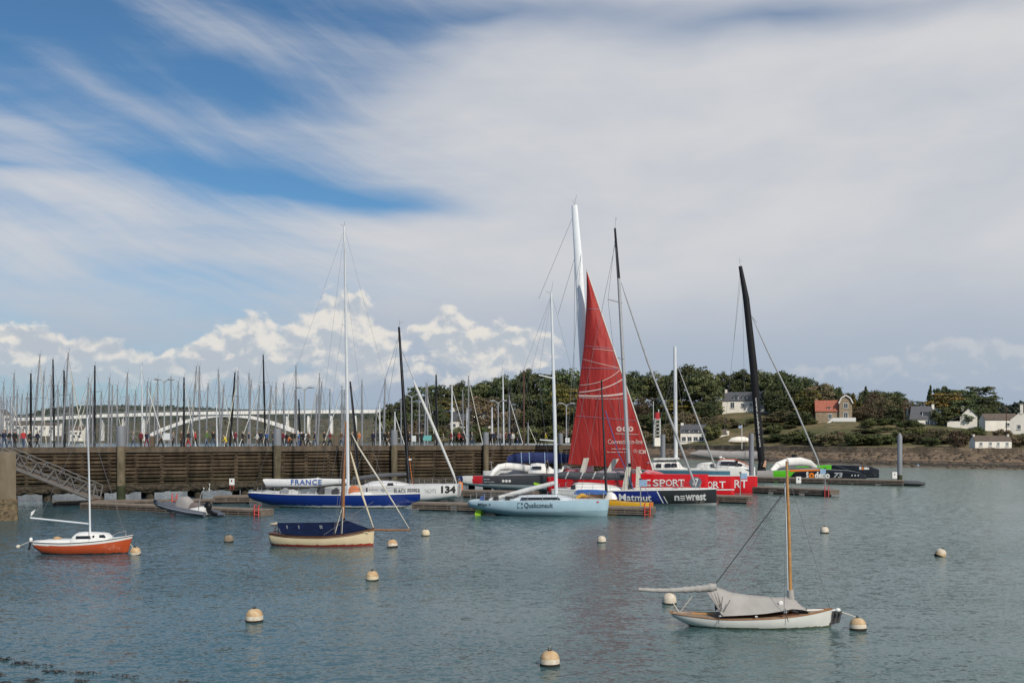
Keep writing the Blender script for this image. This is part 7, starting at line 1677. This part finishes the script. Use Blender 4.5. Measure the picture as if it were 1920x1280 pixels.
# ================================================================== fittings on the pontoons
def sign_post(px, py_base, Y, top, panel, label, col):
    p = at(px, py_base, Y); s_ = Y/F; e = empty('sign_post', p); hh = (py_base-top)*s_
    mb = MB(); mb.tube([(0, 0, -.1), (0, 0, hh)], .045, 6); mb.build('post', ALU, e)
    mb = MB(); mb.box((panel*.5, -.06, hh-.32), (.62, .05, .55)); mb.build('panel', col, e); 
    mb = MB(); mb.box((0, 0, hh+.02), (.22, .2, .1)); mb.build('lamp', BLACK, e); tag(e, label, 'sign')
PB = mat('pale_blue_sign', (.25, .38, .55), .5, var=.3, vs=6)
sign_post(1201, 953, 81.8, 898, .4, 'pale blue sign on a thin post at the pale blue yacht pontoon end', PB)
sign_post(1388, 933, 96.6, 886, .7, 'pale blue sign on a post before the red bows', PB)
sign_post(1547, 912, 108.0, 878, -.5, 'small blue sign on a post before the Sodebo bow', PB)
for px, py, Y, lab in ((435, 917, 97.6, 'white shore power box with red legs near the blue yacht stern'), (1497, 912, 109.5, 'white shore power box on the red-ended pontoon'), (1677, 901, 132.0, 'white shore power box beside the lone steel pile')):
    e = empty('power_pedestal', at(px, py, Y)); s_ = Y/F
    mb = MB(); mb.box((0, 0, .75), (9*s_, .25, 12*s_)); mb.build('cabinet_body', WHITE, e)
    for sx in (-.16, .16):
        mb = MB(); mb.bar((sx, 0, 0), (sx, 0, .6), .05, .05); mb.build('leg', REDM if px < 500 else ALU, e)
    mb = MB(); mb.box((0, -.14, .85), (.12, .03, .16)); mb.build('socket', BLACK, e)
    tag(e, lab, 'power box', 'shore power boxes')
e = empty('ladder', at(327, 947, 84.0)); 
for sx in (-.2, .2):
    mb = MB(); mb.tube([(sx, 0, -.5), (sx, 0, .9), (sx, .25, .95)], .045, 6); mb.build('stile', REDM, e)
for k in range(4):
    mb = MB(); mb.tube([(-.2, 0, -.2+k*.28), (.2, 0, -.2+k*.28)], .03, 6); mb.build('rung', REDM, e)
tag(e, 'red boarding ladder beside the inflatable console', 'ladder')
e = empty('orange_fender', at(863, 912, 103.5)); mb = MB(); mb.tube([(0, 0, -.3), (0, 0, .25)], .28, 10); mb.ball((0, 0, .25), .28, 10, 5); mb.build('fender_body', ORANGE, e); mb = MB(); mb.tube([(0, 0, .5), (-.1, .1, .9)], .02, 5); mb.build('rope', ROPE, e); tag(e, 'orange fender hanging by the white 134 bow', 'fender')

# ================================================================== MOORING BUOYS
BTAN = mat('rusty_tan', (.60, .47, .29), .7, var=.35, vs=5, col2=(.38, .22, .10)); BWHT = mat('buoy_white', (.68, .63, .55), .6, var=.30, vs=7, col2=(.45, .36, .24)); BDRK = mat('weed_band', (.016, .014, .010), .85, var=.4); BGRY = mat('fouled_grey', (.24, .19, .14), .85, var=.5, vs=5); BCRM = mat('buoy_cream', (.62, .52, .36), .65, var=.2, vs=4)
def buoy(px, wl, wpx, mats, label, tilt=0.0, ring=True, stick=False, ratio=.84):
    Y = wdist(wl); r_ = wpx/F*Y/2; Yc = Y+r_*.6; e = empty('mooring_buoy', ((px-960)/F*Yc, Yc, 0)); e.rotation_euler = (random.uniform(-.05, .05), tilt, random.uniform(0, 6))
    hgt = r_*1.42
    zz = [-.6, 0.04, .22, .55, .80, .95, 1.02]; prof = [.75, .985, 1.0, .95, .78, .52, .22]
    def ringsf(lo, hi, nm, m_, k=1.0):
        rr = curve(list(zip(zz, prof))); mb = MB(); n = 8
        mb.tube([(0, 0, hgt*(lo+(hi-lo)*i/n)) for i in range(n+1)], [r_*rr(lo+(hi-lo)*i/n)*k for i in range(n+1)], 22); mb.build(nm, m_, e)
    ringsf(-.5, .14, 'weed_band', mats[2], 1.012); ringsf(.135, .46, 'lower_shell', mats[1]); ringsf(.455, 1.02, 'upper_shell', mats[0], .995)
    if ring:
        mb = MB(); mb.tube([(0, 0, hgt*1.0), (0, 0, hgt*1.08)], [r_*.24, r_*.2], 10); mb.build('cap', BDRK, e)
        mb = MB(); mb.tube([(r_*.16*math.cos(a_), 0, hgt*1.1+r_*.14*math.sin(a_)) for a_ in np.linspace(0, 6.28, 11)], r_*.04, 5, caps=False); mb.build('mooring_ring', BDRK, e)
    if stick:
        mb = MB(); mb.tube([(0, 0, hgt*1.05), (-.01, 0, hgt*1.35)], r_*.03, 5); mb.build('pickup_line', ROPE, e)
    tag(e, label, 'buoy', 'mooring buoys'); return e
buoy(1031, 1249, 38, (BTAN, BWHT, BDRK), 'largest tan topped white buoy, front of the harbour', 0, True, True)
buoy(477, 1166, 33, (BTAN, BWHT, BDRK), 'tan and white buoy alone in the open blue water')
buoy(1609, 1182, 31, (BTAN, BWHT, BDRK), 'tan banded buoy tied to the white dayboat bow', .12)
buoy(1255, 1132, 27, (BWHT, BWHT, BDRK), 'white buoy under the rolled sail of the dayboat', 0, False)
buoy(698, 1088, 24, (BTAN, BCRM, BDRK), 'cream buoy below the navy covered boat')
buoy(736, 1026, 20, (BTAN, BWHT, BDRK), 'striped buoy under the long bowsprit', -.15)
buoy(798, 1004, 16, (BCRM, BCRM, BDRK), 'small cream buoy beyond the bowsprit tip')
buoy(254, 1040, 20, (BTAN, BWHT, BDRK), 'tan and white buoy at the orange yacht bow', .18)
buoy(429, 1016, 18, (BGRY, BGRY, BDRK), 'fouled grey brown buoy between orange yacht and navy covered boat')
buoy(1128, 1017, 17, (BWHT, BWHT, BDRK), 'small white buoy in the red sail reflection', 0, False)
buoy(1546, 999, 16, (BWHT, BWHT, BDRK), 'small white buoy beside the dayboat mast')
buoy(1762, 1043, 20, (BWHT, BTAN, BDRK), 'tilted tan and white buoy in open water far from the boats', -.35)
buoy(1720, 876, 8, (mat('buoy_blue', (.20, .32, .50), .5), BWHT, BWHT), 'tiny blue and white buoy close to the far shore', .1, False)
stays(OB, [], r=.01)

# ================================================================== seaweed at the near edge
WEED = mat('wet_seaweed', (.060, .055, .050), .5, var=.5, vs=6)
mb = MB(); g = np.random.default_rng(3)
for px, py, sx, sy, n in ((4, 1236, 14, 3, 120), (35, 1243, 18, 2.5, 130), (75, 1248, 26, 1.8, 70), (110, 1259, 22, 2.2, 130), (160, 1262, 26, 1.8, 90), (235, 1268, 26, 1.6, 60), (60, 1276, 16, 3, 130), (150, 1277, 14, 2.5, 80), (4, 1265, 6, 2, 40), (10, 1281, 12, 2, 60), (350, 1279, 26, 1.5, 50)):
    for k in range(n//3):
        x_, y_ = px+g.normal()*sx*.6, py+g.normal()*sy*.6; Y = wdist(y_); p = Vector(((x_-960)/F*Y, Y, .012+g.uniform(0, .03)))
        a_ = g.uniform(0, 6.28); l_ = g.uniform(.03, .12); d = Vector((math.cos(a_)*l_, math.sin(a_)*l_, g.uniform(-.01, .03))); q = Vector((-d.y, d.x, 0))*.25
        mb.add([p-d, p-q, p+d, p+q+Vector((0, 0, .02))], [(0, 1, 2, 3)])
tag(mb.build('seaweed', WEED), 'dark seaweed drifting at the near water edge', 'seaweed', kind='stuff')
